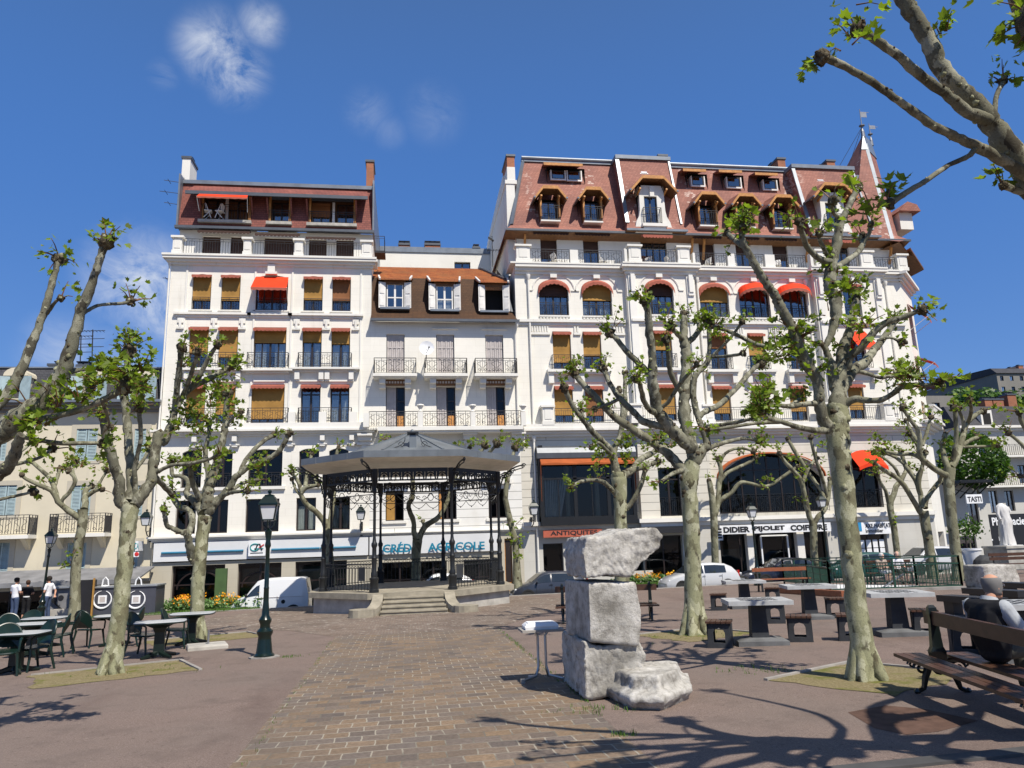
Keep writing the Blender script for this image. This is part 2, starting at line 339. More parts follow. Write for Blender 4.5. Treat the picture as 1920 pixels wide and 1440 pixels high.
def text_into(mb,txt,x0,x1,z0,z1,y,m,extr=.02,bold=.012,spacing=1.):
    """lettering in the XZ plane facing -Y, stretched to the box"""
    cu=bpy.data.curves.new('t','FONT'); cu.body=txt; cu.size=1; cu.offset=bold; cu.space_character=spacing; cu.resolution_u=3
    o=bpy.data.objects.new('t',cu); COL.objects.link(o); dg=bpy.context.evaluated_depsgraph_get(); dg.update()
    me=bpy.data.meshes.new_from_object(o.evaluated_get(dg)); vs=[v.co.copy() for v in me.vertices]
    a=min(v.x for v in vs);b=max(v.x for v in vs);c=min(v.y for v in vs);d=max(v.y for v in vs)
    i=len(mb.v)
    for v in vs: mb.v.append((x0+(v.x-a)/(b-a)*(x1-x0),y,z0+(v.y-c)/(d-c)*(z1-z0)))
    for p in me.polygons: mb.f.append(tuple(i+k for k in p.vertices)); mb.m.append(m)
    bpy.data.objects.remove(o); bpy.data.curves.remove(cu); bpy.data.meshes.remove(me)
def struct(o): o['kind']='structure'; return o
# ------------------------------------------------------------ light and sky
SUN_AZ,SUN_EL=R(26),R(54)
sd=Vector((sin(SUN_AZ)*cos(SUN_EL),-cos(SUN_AZ)*cos(SUN_EL),sin(SUN_EL)))
sl=bpy.data.lights.new('sun','SUN'); sl.energy=5.0; sl.angle=R(.5); sl.color=(1,.93,.82)
so=bpy.data.objects.new('sun',sl); COL.objects.link(so); so.rotation_euler=sd.to_track_quat('Z','Y').to_euler(); so.location=(0,0,60)
w=bpy.data.worlds.new('World'); SC.world=w; w.use_nodes=True; nt=w.node_tree; N=nt.nodes; L=nt.links
bg=N['Background']; sky=N.new('ShaderNodeTexSky'); sky.sky_type='NISHITA'; sky.sun_disc=False; sky.sun_elevation=SUN_EL; sky.sun_rotation=math.atan2(sd.x,sd.y); sky.air_density=1.0; sky.dust_density=.25; sky.ozone_density=2.6; sky.altitude=300
bg.inputs[1].default_value=.092
tcw=N.new('ShaderNodeTexCoord')
hs=N.new('ShaderNodeHueSaturation'); hs.inputs['Saturation'].default_value=1.0; hs.inputs['Value'].default_value=1.0; L.new(sky.outputs[0],hs.inputs['Color'])
fl=N.new('ShaderNodeMix'); fl.data_type='RGBA'; fl.inputs[0].default_value=.55; fl.inputs[7].default_value=(.036/.105,.205/.105,.70/.105,1); L.new(hs.outputs[0],fl.inputs[6])
cur=fl.outputs[2]
tcq=N.new('ShaderNodeTexCoord'); sxyz=N.new('ShaderNodeSeparateXYZ'); L.new(tcq.outputs['Generated'],sxyz.inputs[0])
e1=N.new('ShaderNodeMapRange'); e1.interpolation_type='SMOOTHSTEP'; e1.inputs[1].default_value=.38; e1.inputs[2].default_value=.95; e1.inputs[3].default_value=.55; e1.inputs[4].default_value=.0; L.new(sxyz.outputs[2],e1.inputs[0])
e2=N.new('ShaderNodeMapRange'); e2.inputs[1].default_value=-.03; e2.inputs[2].default_value=.0; L.new(sxyz.outputs[2],e2.inputs[0])
em=N.new('ShaderNodeMath'); em.operation='MULTIPLY'; L.new(e1.outputs[0],em.inputs[0]); L.new(e2.outputs[0],em.inputs[1]); L.new(em.outputs[0],fl.inputs[0])
def wn(t,**k):
    n=N.new(t)
    for a,b in k.items(): setattr(n,a,b)
    return n
mp=wn('ShaderNodeMapping'); mp.inputs['Scale'].default_value=(1,1,1.6); L.new(tcw.outputs['Generated'],mp.inputs[0])
nz=wn('ShaderNodeTexNoise'); nz.inputs['Scale'].default_value=13; nz.inputs['Detail'].default_value=9; nz.inputs['Roughness'].default_value=.66; nz.inputs['Distortion'].default_value=.9; L.new(mp.outputs[0],nz.inputs['Vector'])
tot=None
for (px,py,rad,amt) in ((400,90,.055,.8),(440,135,.05,.75),(490,45,.036,.55),(305,140,.022,.22),(690,208,.04,.16),(812,215,.05,.14),(260,520,.08,.85),(310,560,.075,.85),(330,480,.03,.3),(120,660,.06,.35),(230,675,.06,.35),(730,245,.03,.15)):
    d=ray(px,py).normalized(); dp=wn('ShaderNodeVectorMath',operation='DISTANCE'); L.new(tcw.outputs['Generated'],dp.inputs[0]); dp.inputs[1].default_value=d
    mr=wn('ShaderNodeMapRange',interpolation_type='SMOOTHSTEP'); mr.inputs[1].default_value=0; mr.inputs[2].default_value=rad; mr.inputs[3].default_value=amt; mr.inputs[4].default_value=0; L.new(dp.outputs['Value'],mr.inputs[0])
    if tot is None: tot=mr.outputs[0]
    else:
        a=wn('ShaderNodeMath',operation='MAXIMUM'); L.new(tot,a.inputs[0]); L.new(mr.outputs[0],a.inputs[1]); tot=a.outputs[0]
cr=wn('ShaderNodeMapRange'); cr.inputs[1].default_value=.33; cr.inputs[2].default_value=.64; L.new(nz.outputs[0],cr.inputs[0])
mu=wn('ShaderNodeMath',operation='MULTIPLY'); L.new(cr.outputs[0],mu.inputs[0]); L.new(tot,mu.inputs[1])
mx=wn('ShaderNodeMix',data_type='RGBA'); L.new(mu.outputs[0],mx.inputs[0]); L.new(cur,mx.inputs[6]); mx.inputs[7].default_value=(7.6,8.0,8.6,1); L.new(mx.outputs[2],bg.inputs[0])
SC.view_settings.view_transform='Standard'; SC.view_settings.look='None'; SC.view_settings.exposure=.22; SC.view_settings.gamma=1
SC.render.engine='CYCLES'; SC.cycles.max_bounces=6; SC.cycles.diffuse_bounces=3; SC.cycles.transparent_max_bounces=10; SC.cycles.use_denoising=True
# ------------------------------------------------------------ ground
EDGE=34.7
def sheet(name,pts,mat,dz=0,drop=0,thick=None,kind='structure',n=1):
    mb=MB()
    ps=[(x,y,gz(x,y)+dz-drop) for x,y in pts]
    if thick: mb.prism([(x,y,z-thick) for x,y,z in ps],(0,0,thick))
    else: mb.face(ps)
    o=mb.build(name,mat); o['kind']=kind; return o
sheet('ground',[(-3000,-200),(3000,-200),(3000,4000),(-3000,4000)],'street_asphalt',-DROP-.03)
sheet('plaza',[(-60,-14),(70,-14),(70,EDGE),(24,EDGE),(21,EDGE),(-60,EDGE)],'red_asphalt',0,0,.5)
sheet('street',[(-90,EDGE+.35),(120,EDGE+.35),(120,40.1),(-90,40.1)],'street_asphalt',-DROP+.0)
sheet('pavement',[(-90,40.1),(34,40.1),(34,46),(-90,46)],'pavement_grey',-DROP+.13,0,.2)
mb=MB(); mb.prism([(-60,EDGE,gz(-60,EDGE)-.5),(24,EDGE,gz(24,EDGE)-.5),(24,EDGE+.3,gz(24,EDGE)-.5),(-60,EDGE+.3,gz(-60,EDGE)-.5)],(0,0,.52)); struct(mb.build('plaza_kerb','kerb_stone'))
sheet('brick_path',[(-1.35,-8),(1.75,-8),(2.03,6.6),(2.17,12.2),(2.25,17.8),(2.28,19.5),(-1.7,19.5)],'brick_paving',.004)
ap=[(-1.7,19.5),(2.28,19.5),(4.6,24.5),(6,27),(6.4,31),(5,34.4),(-5,34.4),(-7.5,30),(-6.2,24.8),(-3.2,22.3)]
sheet('cobbled_apron',ap,'cobble_paving',.0045)
# grassy joints and dark patch
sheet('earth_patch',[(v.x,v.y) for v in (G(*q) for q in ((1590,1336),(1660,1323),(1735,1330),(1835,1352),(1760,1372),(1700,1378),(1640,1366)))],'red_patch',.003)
def soil(px,dirs,w,h,rz=0):
    p=Vector(px); c,s=cos(rz),sin(rz); cn=((-w,-h),(w,-h),(w,h),(-w,h)); pts=[]
    for i in range(4):
        a,b=cn[i],cn[(i+1)%4]
        for k in range(9):
            u=a[0]+(b[0]-a[0])*k/9+random.uniform(-.09,.09)*(1 if k else .4); v=a[1]+(b[1]-a[1])*k/9+random.uniform(-.09,.09)*(1 if k else .4); pts.append((p.x+u*c-v*s,p.y+u*s+v*c))
    sheet('tree_pit_soil',pts,'sandy_soil',.006)
    mb=MB(); f=lambda q:(p.x+q[0]*c-q[1]*s,p.y+q[0]*s+q[1]*c)
    for i in (1,2):
        a,b=f(cn[i]),f(cn[(i+1)%4]); mb.bar((a[0],a[1],gz(*a)-.01),(b[0],b[1],gz(*b)-.01),.06,.08)
    struct(mb.build('tree_pit_kerb','kerb_stone'))
soil(G(215,1262),0,1.25,1.0,R(25)); soil(G(385,1198),0,1.3,1.0,R(25)); soil(G(1303,1190),0,.95,.9,R(20)); soil(G(1630,1270),0,1.0,.85,R(28))
mb=MB()
a=G(1590,1446); b=G(1940,1410); d=(b-a)*.6; a=a-d*.4; b=b+d; mb.bar((a.x,a.y,gz(a.x,a.y)-.01),(b.x,b.y,gz(b.x,b.y)-.01),.16,.07)
struct(mb.build('low_kerb','street_asphalt'))
# weeds along the path's edge: one object
def leaf_pts(mb,c,nrm,up,s,m=0):
    n=Vector(nrm).normalized(); t=Vector(up)-n*Vector(up).dot(n)
    if t.length<1e-3: t=n.orthogonal()
    t.normalize(); b=n.cross(t); c=Vector(c)
    sh=((0,0),(.30,.02),(.62,.22),(.40,.34),(.56,.72),(.26,.62),(0,1.02))
    for sg in (1,-1):
        i=len(mb.v)
        for u,v in sh: mb.v.append(tuple(c+(b*(sg*u)+t*v+n*(abs(u)*.22))*s))
        mb.f.append(tuple(range(i,i+7)) if sg>0 else tuple(range(i+6,i-1,-1))); mb.m.append(m)
def blades(mb,x,y,z,h,n,spread,m=0):
    for _ in range(n):
        a=random.uniform(0,2*pi); r=random.uniform(0,spread); bx,by=x+cos(a)*r,y+sin(a)*r; t=random.uniform(0,2*pi); l=random.uniform(.2,.7)*h; w=h*.07
        p0=Vector((bx,by,z)); p1=p0+Vector((cos(t)*l*.4,sin(t)*l*.4,h*.6)); p2=p0+Vector((cos(t)*l,sin(t)*l,h*random.uniform(.75,1.1))); q=Vector((-sin(t),cos(t),0))*w
        mb.face([p0-q,p0+q,p1+q*.7,p1-q*.7],m); mb.face([p1-q*.7,p1+q*.7,p2],m)
mb=MB()
for k in range(420):
    y=random.uniform(8.5,19)+random.choice([0,0,0]); 
    if random.random()<.62: blades(mb,2.06+.0165*(y-6.6)+random.gauss(0,.025),y,gz(2.3,y),random.uniform(.02,.05),3,.04)
    elif random.random()<.6:
        y=random.uniform(6,19); blades(mb,-1.42-.03*(y-7)*.8+random.gauss(0,.02),y,gz(-1.4,y),random.uniform(.015,.04),3,.03)
for k in range(260):
    c=random.choice([(G(1400,1255),.35),(G(1303,1192),.7),(G(230,1262),.5),(G(1120,1332),.25),(G(1290,1190),.6),(G(545,1232),.12),(G(1170,1380),.07),(G(1460,1258),.2)])
    x=c[0].x+random.gauss(0,c[1]); y=c[0].y+random.gauss(0,c[1]*.6); blades(mb,x,y,gz(x,y),random.uniform(.02,.06),4,.05)
tag(mb.build('weeds','grass_blade'),'short green weeds in the joints beside the brick path','weeds',None,'stuff')
# lawn strip and flower beds
def bed(front0,front1,dy,nf,seed,lab,labf,h=.42):
    random.seed(seed); a=G(*front0); b=G(*front1)
    pts=[(a.x,a.y),(b.x,b.y),(b.x,b.y+dy),(a.x,a.y+dy)]
    sheet('lawn_ground',pts,'lawn_soil',.02,0,.06)
    g=MB(); fl=MB()
    for k in range(2600):
        u=random.random(); v=random.random(); x=a.x+(b.x-a.x)*u; y=a.y+(b.y-a.y)*u+dy*v
        if v<.45: blades(g,x,y,gz(x,y)+.02,random.uniform(.05,.1),3,.08)
    tag(g.build('lawn','grass_blade'),lab,'lawn',None,'stuff')
    for k in range(nf):
        u=random.random(); v=random.uniform(.5,.98); x=a.x+(b.x-a.x)*u; y=a.y+(b.y-a.y)*u+dy*v; z=gz(x,y)+.02; hh=h*random.uniform(.55,1.2)
        for q in range(9):
            c=Vector((x+random.gauss(0,.10),y+random.gauss(0,.10),z+random.uniform(.05,hh*.85)))
            leaf_pts(fl,c,(random.gauss(0,1),random.gauss(0,1),.7),(random.gauss(0,1),random.gauss(0,1),1),random.uniform(.06,.13),random.choice([0,1,1]))
        if (sin(u*23+seed)+sin(u*57))>.35:
            for q in range(4):
                c=Vector((x+random.gauss(0,.08),y+random.gauss(0,.08),z+hh+random.uniform(-.12,.10)))
                leaf_pts(fl,c,(random.gauss(0,1),-1,random.gauss(.3,1)),(random.gauss(0,1),random.gauss(0,1),1),random.uniform(.05,.09),2)
    tag(fl.build('flower_bed',['flower_leaf','flower_stem_leaf','flower_orange']),labf,'flowers',None,'stuff')
bed((165,1160),(475,1143),3.1,330,3,'mown green lawn strip in front of the orange flowers by the white van','orange and yellow flowers with pale leaves in a bed beside the white van',.5)
bed((1165,1098),(1292,1093),2.3,150,5,'narrow lawn strip behind the stone sculpture','orange flowers in a bed behind the stone sculpture',.42)
a=G(1028,1110);b=G(1066,1108); sheet('lawn_ground',[(a.x,a.y),(b.x,b.y),(b.x,b.y+2.2),(a.x,a.y+2.2)],'lawn_soil',.02,0,.1)
mb=MB(); p=G(1028,1110); mb.box(p.x-.1,p.x+.02,p.y-.05,p.y+2.2,gz(p.x,p.y)-.2,gz(p.x,p.y)+.16); mb.box(p.x,p.x+1.5,p.y-.1,p.y,gz(p.x,p.y)-.1,gz(p.x,p.y)+.1); tag(mb.build('lawn_edging','concrete'),'low concrete edging around the small lawn by the dark blue car','edging')
random.seed(11)
# ------------------------------------------------------------ buildings: helpers
FY=42.0
def rc(x0,y0,x1,y1,Y=FY):
    ym=(y0+y1)/2; xm=(x0+x1)/2
    return [P(x0,ym,Y).x,P(x1,ym,Y).x,P(xm,y1,Y).z,P(xm,y0,Y).z]
def wall(mb,x0,x1,z0,z1,Y,holes,dep=.3,m=0,shear=0,zs=None):
    st=len(mb.v)
    xs=sorted({x0,x1,*[h[0] for h in holes],*[h[1] for h in holes]}); zz=sorted({z0,z1,*[h[2] for h in holes],*[h[3] for h in holes]})
    xs=[x for x in xs if x0-1e-6<=x<=x1+1e-6]; zz=[z for z in zz if z0-1e-6<=z<=z1+1e-6]
    for i in range(len(xs)-1):
        k=0
        while k<len(zz)-1:
            cx=(xs[i]+xs[i+1])/2
            def inh(q): return any(h[0]<cx<h[1] and h[2]<(zz[q]+zz[q+1])/2<h[3] for h in holes)
            if inh(k): k+=1; continue
            e=k
            while e+1<len(zz)-1 and not inh(e+1): e+=1
            mb.face([(xs[i],Y,zz[k]),(xs[i+1],Y,zz[k]),(xs[i+1],Y,zz[e+1]),(xs[i],Y,zz[e+1])],m); k=e+1
    for h in holes:
        a,b,c,d=h[:4]; r=h[4] if len(h)>4 else 0; D=Y+dep
        mb.face([(a,Y,c),(a,D,c),(a,D,d-r),(a,Y,d-r)],m); mb.face([(b,Y,c),(b,Y,d-r),(b,D,d-r),(b,D,c)],m); mb.face([(a,Y,c),(b,Y,c),(b,D,c),(a,D,c)],m)
        if not r: mb.face([(a,Y,d),(a,D,d),(b,D,d),(b,Y,d)],m)
        else:
            n=10; w=(b-a)/2; Rr=(w*w+r*r)/(2*r); cz=d-Rr; pr=None
            for k in range(n+1):
                x=a+(b-a)*k/n; z=cz+math.sqrt(max(0,Rr*Rr-(x-(a+b)/2)**2))
                if r>=w*.98: z=d-r+r*math.sqrt(max(0,1-((x-(a+b)/2)/w)**2))
                if pr:
                    mb.face([(pr[0],Y,pr[1]),(x,Y,z),(x,Y,d),(pr[0],Y,d)],m); mb.face([(pr[0],Y,pr[1]),(pr[0],D,pr[1]),(x,D,z),(x,Y,z)],m)
                pr=(x,z)
    if shear:
        for k in range(st,len(mb.v)): v=mb.v[k]; mb.v[k]=(v[0],v[1]+(v[2]-zs)*shear,v[2])
def window(par,r,Y,n=2,transom=0,blind=0,bmat='ochre_blind',val=0,curtain=0,arch=0,fm='window_frame_dark',valm='pink_valance',opening=0,gl='window_glass',dep=.28,shut=None):
    x0,x1,z0,z1=r[:4]; fr=MB(); yf=Y+dep-.06; t=.07
    fr.box(x0,x0+t,yf,yf+.06,z0,z1); fr.box(x1-t,x1,yf,yf+.06,z0,z1); fr.box(x0+t,x1-t,yf,yf+.06,z1-t,z1); fr.box(x0+t,x1-t,yf,yf+.06,z0,z0+t)
    for k in range(1,n):
        x=x0+(x1-x0)*k/n; w=.055 if k*2==n else .035; fr.box(x-w,x+w,yf+.002,yf+.058,z0+t,z1-t)
    if transom: zt=z0+(z1-z0)*transom; fr.box(x0+t,x1-t,yf-.004,yf+.05,zt-.035,zt+.035)
    b0,b1=yf+.07,yf+.9
    fr.face([(x0-.3,b1,z0-.2),(x1+.3,b1,z0-.2),(x1+.3,b1,z1+.2),(x0-.3,b1,z1+.2)],1)
    for q in ([(x0-.3,b0,z0-.2),(x0-.3,b1,z0-.2),(x0-.3,b1,z1+.2),(x0-.3,b0,z1+.2)],[(x1+.3,b0,z0-.2),(x1+.3,b1,z0-.2),(x1+.3,b1,z1+.2),(x1+.3,b0,z1+.2)],[(x0-.3,b0,z1+.2),(x1+.3,b0,z1+.2),(x1+.3,b1,z1+.2),(x0-.3,b1,z1+.2)],[(x0-.3,b0,z0-.2),(x1+.3,b0,z0-.2),(x1+.3,b1,z0-.2),(x0-.3,b1,z0-.2)]): fr.face(q,1)
    o=fr.build('window',[fm,'dark_interior'],par)
    zt=z1-(z1-z0)*blind
    if not opening:
        g=MB(); g.face([(x0+t,yf+.03,z0+t),(x1-t,yf+.03,z0+t),(x1-t,yf+.03,z1-t),(x0+t,yf+.03,z1-t)]); g.build('pane',gl,o)
    if curtain:
        c=MB()
        for sgn in (0,1):
            a=x0+t if sgn==0 else x1-t-(x1-x0)*.33; b=a+(x1-x0)*.33; pts=[]
            for k in range(13):
                x=a+(b-a)*k/12; pts.append((x,yf+.16+.03*sin(k*2.1)))
            for p,q in zip(pts,pts[1:]): c.face([(p[0],p[1],z0+.05),(q[0],q[1],z0+.05),(q[0],q[1],z0+(z1-z0)*curtain),(p[0],p[1],z0+(z1-z0)*curtain)])
        c.build('curtain','curtain_white',o)
    if blind:
        b=MB(); yb=Y+.13; nn=6
        for k in range(nn):
            za=z1-(z1-zt)*k/nn; zb=z1-(z1-zt)*(k+1)/nn; b.face([(x0+.015,yb+.015*sin(k*1.7),za),(x1-.015,yb+.015*sin(k*1.7),za),(x1-.015,yb+.015*sin((k+1)*1.7),zb),(x0+.015,yb+.015*sin((k+1)*1.7),zb)])
        b.box(x0+.015,x1-.015,yb-.02,yb+.03,zt-.04,zt)
        b.build('blind',bmat,o)
    if val: valance(o,x0,x1,z1,Y,val,valm)
    return o
def valance(par,x0,x1,z1,Y,h=.28,m='pink_valance',out=.30):
    v=MB(); n=max(4,int((x1-x0)/.2)); ya,yb=Y+.03,Y-out; zs=z1-h*.45
    v.face([(x0,ya,z1-.02),(x1,ya,z1-.02),(x1,yb,zs),(x0,yb,zs)])
    for k in range(n):
        a=x0+(x1-x0)*k/n; b=x0+(x1-x0)*(k+1)/n; c=(a+b)/2
        v.face([(a,yb,zs),(b,yb,zs),(b,yb,zs-h*.4),(c+.04,yb,zs-h*.58),(c-.04,yb,zs-h*.58),(a,yb,zs-h*.4)])
    v.face([(x0,ya,z1-.02),(x0,yb,zs),(x0,yb,zs-h*.4),(x0,ya,zs)]); v.face([(x1,ya,z1-.02),(x1,yb,zs),(x1,yb,zs-h*.4),(x1,ya,zs)])
    return v.build('valance',m,par)
def awning(par,x0,x1,z1,Y,out,drop,m='red_awning',sk=.18):
    v=MB(); a=(x0,Y-.02,z1);b=(x1,Y-.02,z1);c=(x1+.06,Y-out,z1-drop);d=(x0-.06,Y-out,z1-drop)
    n=6
    for k in range(n):
        t0,t1=k/n,(k+1)/n
        v.face([Vector(a).lerp(Vector(b),t0),Vector(a).lerp(Vector(b),t1),Vector(d).lerp(Vector(c),t1),Vector(d).lerp(Vector(c),t0)])
        p=Vector(d).lerp(Vector(c),t0);q=Vector(d).lerp(Vector(c),t1); r=(p+q)/2; v.face([p,q,q-Vector((0,0,sk*.8)),r-Vector((0,0,sk)),p-Vector((0,0,sk*.8))],1)
    v.bar((x0,Y,z1-drop-.7),d,.03,m=2); v.bar((x1,Y,z1-drop-.7),c,.03,m=2)
    return v.build('awning',[m,'pink_valance','window_frame_white'],par)
def rail(mb,p,q,h,gap=.12,scroll=0,r=.011,top=.03,m=0):
    p=Vector(p);q=Vector(q); L=(q-p).length; n=max(2,int(L/gap)); up=Vector((0,0,1))
    mb.bar(p+up*h,q+up*h,top,top,m); mb.bar(p+up*.06,q+up*.06,.022,.022,m); mb.bar(p+up*(h-.13),q+up*(h-.13),.018,.018,m)
    for k in range(n+1):
        a=p.lerp(q,k/n); mb.bar(a+up*.0,a+up*h,r*2,r*2,m) if k in(0,n) else mb.bar(a+up*.06,a+up*(h-.0 if k%3==0 else h-.13),r*1.5,r*1.5,m)
    if scroll:
        d=(q-p)/L; ns=max(1,int(L/.62))
        for k in range(ns):
            c=p+d*(L*(k+.5)/ns)
            for sg in (-1,1):
                pts=[c+d*(sg*(.04+.2*abs(t)**.6*0+.13*(1-cos(t*.9))*.5+.03*t*cos(t*1.6)))+up*(.14+ (h-.32)*t/5.2) for t in [i*.26 for i in range(21)]]
                mb.tube(pts,r*.8,4,m,False)
                pts=[c+d*sg*(.16+.09*cos(t)*(1-t/9))+up*(.2+.09*sin(t)*(1-t/9)) for t in [i*.5 for i in range(14)]]; mb.tube(pts,r*.8,4,m,False)
def moulding(mb,x0,x1,Y,z0,z1,out,m=0,steps=3,ends=True):
    """cornice: stepped profile, widest on top"""
    for k in range(steps):
        a=z0+(z1-z0)*k/steps; b=z0+(z1-z0)*(k+1)/steps-(.0 if k==steps-1 else 0); o=out*((k+1)/steps)**1.2; e=o*.8 if ends else 0
        mb.box(x0-e,x1+e,Y-o,Y+.05,a+.001*k,b,m)
def pedestal(mb,x0,x1,y0,y1,z0,z1,m=0):
    mb.box(x0+.04,x1-.04,y0+.04,y1-.04,z0,z1,m); mb.box(x0,x1,y0,y1,z0,z0+.22,m); mb.box(x0-.06,x1+.06,y0-.06,y1+.06,z1-.02,z1+.1,m); w=(x1-x0)
    mb.box(x0+w*.22,x1-w*.22,y0+.015,y0+.045,z0+.34,z1-.16,m)
def chimney(par,x0,x1,y0,y1,z0,z1,m='chimney_brick',pots=1,name='chimney'):
    c=MB(); c.box(x0,x1,y0,y1,z0,z1); c.box(x0-.06,x1+.06,y0-.06,y1+.06,z1,z1+.14,1)
    for k in range(pots):
        x=x0+(x1-x0)*(k+.5)/pots; c.box(x-.17,x+.17,(y0+y1)/2-.2,(y0+y1)/2+.2,z1+.14,z1+.26,1); c.box(x-.22,x+.22,(y0+y1)/2-.25,(y0+y1)/2+.25,z1+.30,z1+.36,2)
        for s in(-1,1): c.box(x+s*.15-.03,x+s*.15+.03,(y0+y1)/2-.2,(y0+y1)/2+.2,z1+.26,z1+.30,1)
    return c.build(name,[m,'dark_zinc','black_iron'],par)
def zat(x,y,Y=FY): return P(x,y,Y).z
def xat(x,y,Y=FY): return P(x,y,Y).x
def pipe(par,pts,r=.055,m='moulding_plaster',name='downpipe'):
    b=MB(); b.tube(pts,r,8); p=Vector(pts[0]); b.lathe([(r,-.25),(r*2.4,0),(r*2.4,.1)],p,8)
    for k in range(int((Vector(pts[0])-Vector(pts[-1])).length/2.2)):
        q=p.lerp(Vector(pts[-1]),(k+.6)/6)
    return b.build(name,m,par,True)
# ------------------------------------------------------------ left white building
bx0,bx1=-13.05,-1.95
B1=thing('apartment_building','tall white apartment house with orange awnings and plum tiled top floor, left of the bandstand','building',(-7.5,FY,-1.6))
zc6=zat(500,487); zs1=zat(500,1003)
W=MB(); holes=[]
colx=[(xat(357,600),xat(393,600)),(xat(412,600),xat(448,600)),(xat(477,600),xat(538,600)),(xat(568,600),xat(604,600)),(xat(622,600),xat(657,600))]
z5=(zat(500,582),zat(500,516));z4=(zat(500,689),zat(500,613.5));z3=(zat(500,793),zat(500,720.5));z2=(zat(500,912),zat(500,842));z1=(zat(500,997),zat(500,935))
colx1=[(xat(329,965),xat(367,965)),(xat(391,965),xat(427,965)),(xat(460,965),xat(523,965)),(xat(555,965),xat(592,965)),(xat(620,965),xat(656,965))]
rects={}
for r,(a,b) in enumerate((z5,z4,z3,z2,z1)):
    for c in range(5):
        cc=colx1[c] if r==4 else colx[c]
        rects[r,c]=[cc[0],cc[1],a,b,(.16 if r in(0,3) else 0)]; holes.append(rects[r,c])
wall(W,bx0,bx1,zs1,zc6,FY,holes)
# ground floor piers
gz0=-1.75; zf0=zat(500,1049); 
gl=[(xat(321,1090),xat(421,1090)),(xat(445,1090),xat(527,1090)),(xat(553,1090),xat(603,1090)),(xat(622,1090),xat(650,1090))]
W2=MB(); wall(W2,bx0,bx1,gz0,zf0,FY,[[a,b,gz0+.05,zat(480,1056),0] for a,b in gl],.35)
W.box(bx0+.01,bx1-.01,FY+2.2,FY+12,gz0,zc6,0); 
W.face([(bx1,FY,gz0),(bx1,FY+12,gz0),(bx1,FY+12,zc6+6),(bx1,FY+1.2,zc6+6),(bx1,FY+1.2,zc6),(bx1,FY,zc6)]); W.face([(bx0,FY,gz0),(bx0,FY+12,gz0),(bx0,FY+12,zc6+5.6),(bx0,FY+1.2,zc6+5.6),(bx0,FY+1.2,zc6),(bx0,FY,zc6)])
W.build('wall','white_plaster',B1); W2.build('ground_floor_wall','beige_stone',B1)
for a,b in gl:
    window(B1,[a,b,gz0+.05,zat(480,1056)],FY,max(1,int((b-a)/1.0)),.62,gl='shop_glass',dep=.33)
    t_=MB(); xm=(a+b)/2; t_.face([(a+.08,FY+.62,gz0),(b-.08,FY+.62,gz0),(b-.08,FY+.62,gz0+2.4),(a+.08,FY+.62,gz0+2.4)]); t_.build('shop_screen','shop_glass_teal',B1)
    if b-a>1.6:
        t_=MB(); t_.tube([(xm-(b-a)*.42*cos(q),FY+.30,gz0+1.45+(b-a)*.42*sin(q)*.8) for q in [pi*k/14 for k in range(15)]],.045,6); t_.build('arched_bar','window_frame_dark',B1)
# mouldings
Mo=MB(); moulding(Mo,bx0,bx1,FY,zat(500,500),zc6,.45)
Mo.box(bx0-.4,bx1+.3,FY-.5,FY+1.3,zc6,zc6+.12)
for (a,b) in ((xat(332,592),xat(466,592)),(xat(470,592),xat(543,592)),(xat(546,592),xat(676,592))): moulding(Mo,a,b,FY,zat(500,596),zat(500,588),.2,0,2)
moulding(Mo,bx0,bx1,FY,zat(500,818),zat(500,806),.5)
for px in (338,401,454,556,612,667):
    x=xat(px,620); Mo.box(x-.17,x+.17,FY-.07,FY,zat(500,607),zat(500,597)); Mo.box(x-.06,x+.06,FY-.13,FY,zat(500,616),zat(500,600)); Mo.box(x-.2,x+.2,FY-.12,FY,zat(500,618.5),zat(500,614.5))
for px in (366,441,545,605,660):
    x=xat(px,835); Mo.box(x-.14,x+.14,FY-.2,FY,zat(500,838),zat(500,832)); Mo.box(x-.25,x+.25,FY-.22,FY,zat(500,835),zat(500,833))
    Mo.box(x-.12,x+.12,FY-.34,FY,zat(500,828),zat(500,819))
for (a,b,y) in ((344,450,693),(464,542,694),(552,667,691)):
    xa,xb=xat(a,y),xat(b,y); moulding(Mo,xa+.1,xb-.1,FY,zat(500,y+7),zat(500,y),.42,0,2)
for px in (352,386,448,558,603,614,659):
    x=xat(px,705); Mo.box(x-.13,x+.13,FY-.3,FY,zat(500,713),zat(500,699)); Mo.box(x-.13,x+.13,FY-.2,FY,zat(500,716),zat(500,713))
for a,b in ((476,534),(563,599),(616,652),(348,384),(402,440)): Mo.box(xat(a,712),xat(b,712),FY-.1,FY,zat(500,716),zat(500,713))
# balcony slab level 3 with plinth
Mo.box(bx0+.3,bx1-.3,FY-.42,FY,zat(500,806),zat(500,795))
for a,b in ((542,555),(599,613),(655,670),(440,455)): Mo.box(xat(a,790),xat(b,790),FY-.4,FY,zat(500,795),zat(500,775))
# sills and mezzanine band
for c in range(5):
    a,b=colx[c]; Mo.box(a-.2,b+.2,FY-.16,FY,z2[0]-.16,z2[0]); Mo.box(a-.12,b+.12,FY-.05,FY,z5[0]-.06,z5[0])
moulding(Mo,bx0,bx1,FY,zat(500,1011),zat(500,1001),.3)
for px in (343,474,545,676): x=xat(px,650); Mo.box(x-.05,x+.05,FY-.05,FY,zat(500,800),zat(500,500))
# keystone
x=xat(510,505); Mo.box(x-.2,x+.2,FY-.24,FY,zat(500,516),zat(500,497)); Mo.box(x-.32,x+.32,FY-.3,FY,zat(500,516.5),zat(500,512))
Mo.build('cornice_moulding','moulding_plaster',B1)
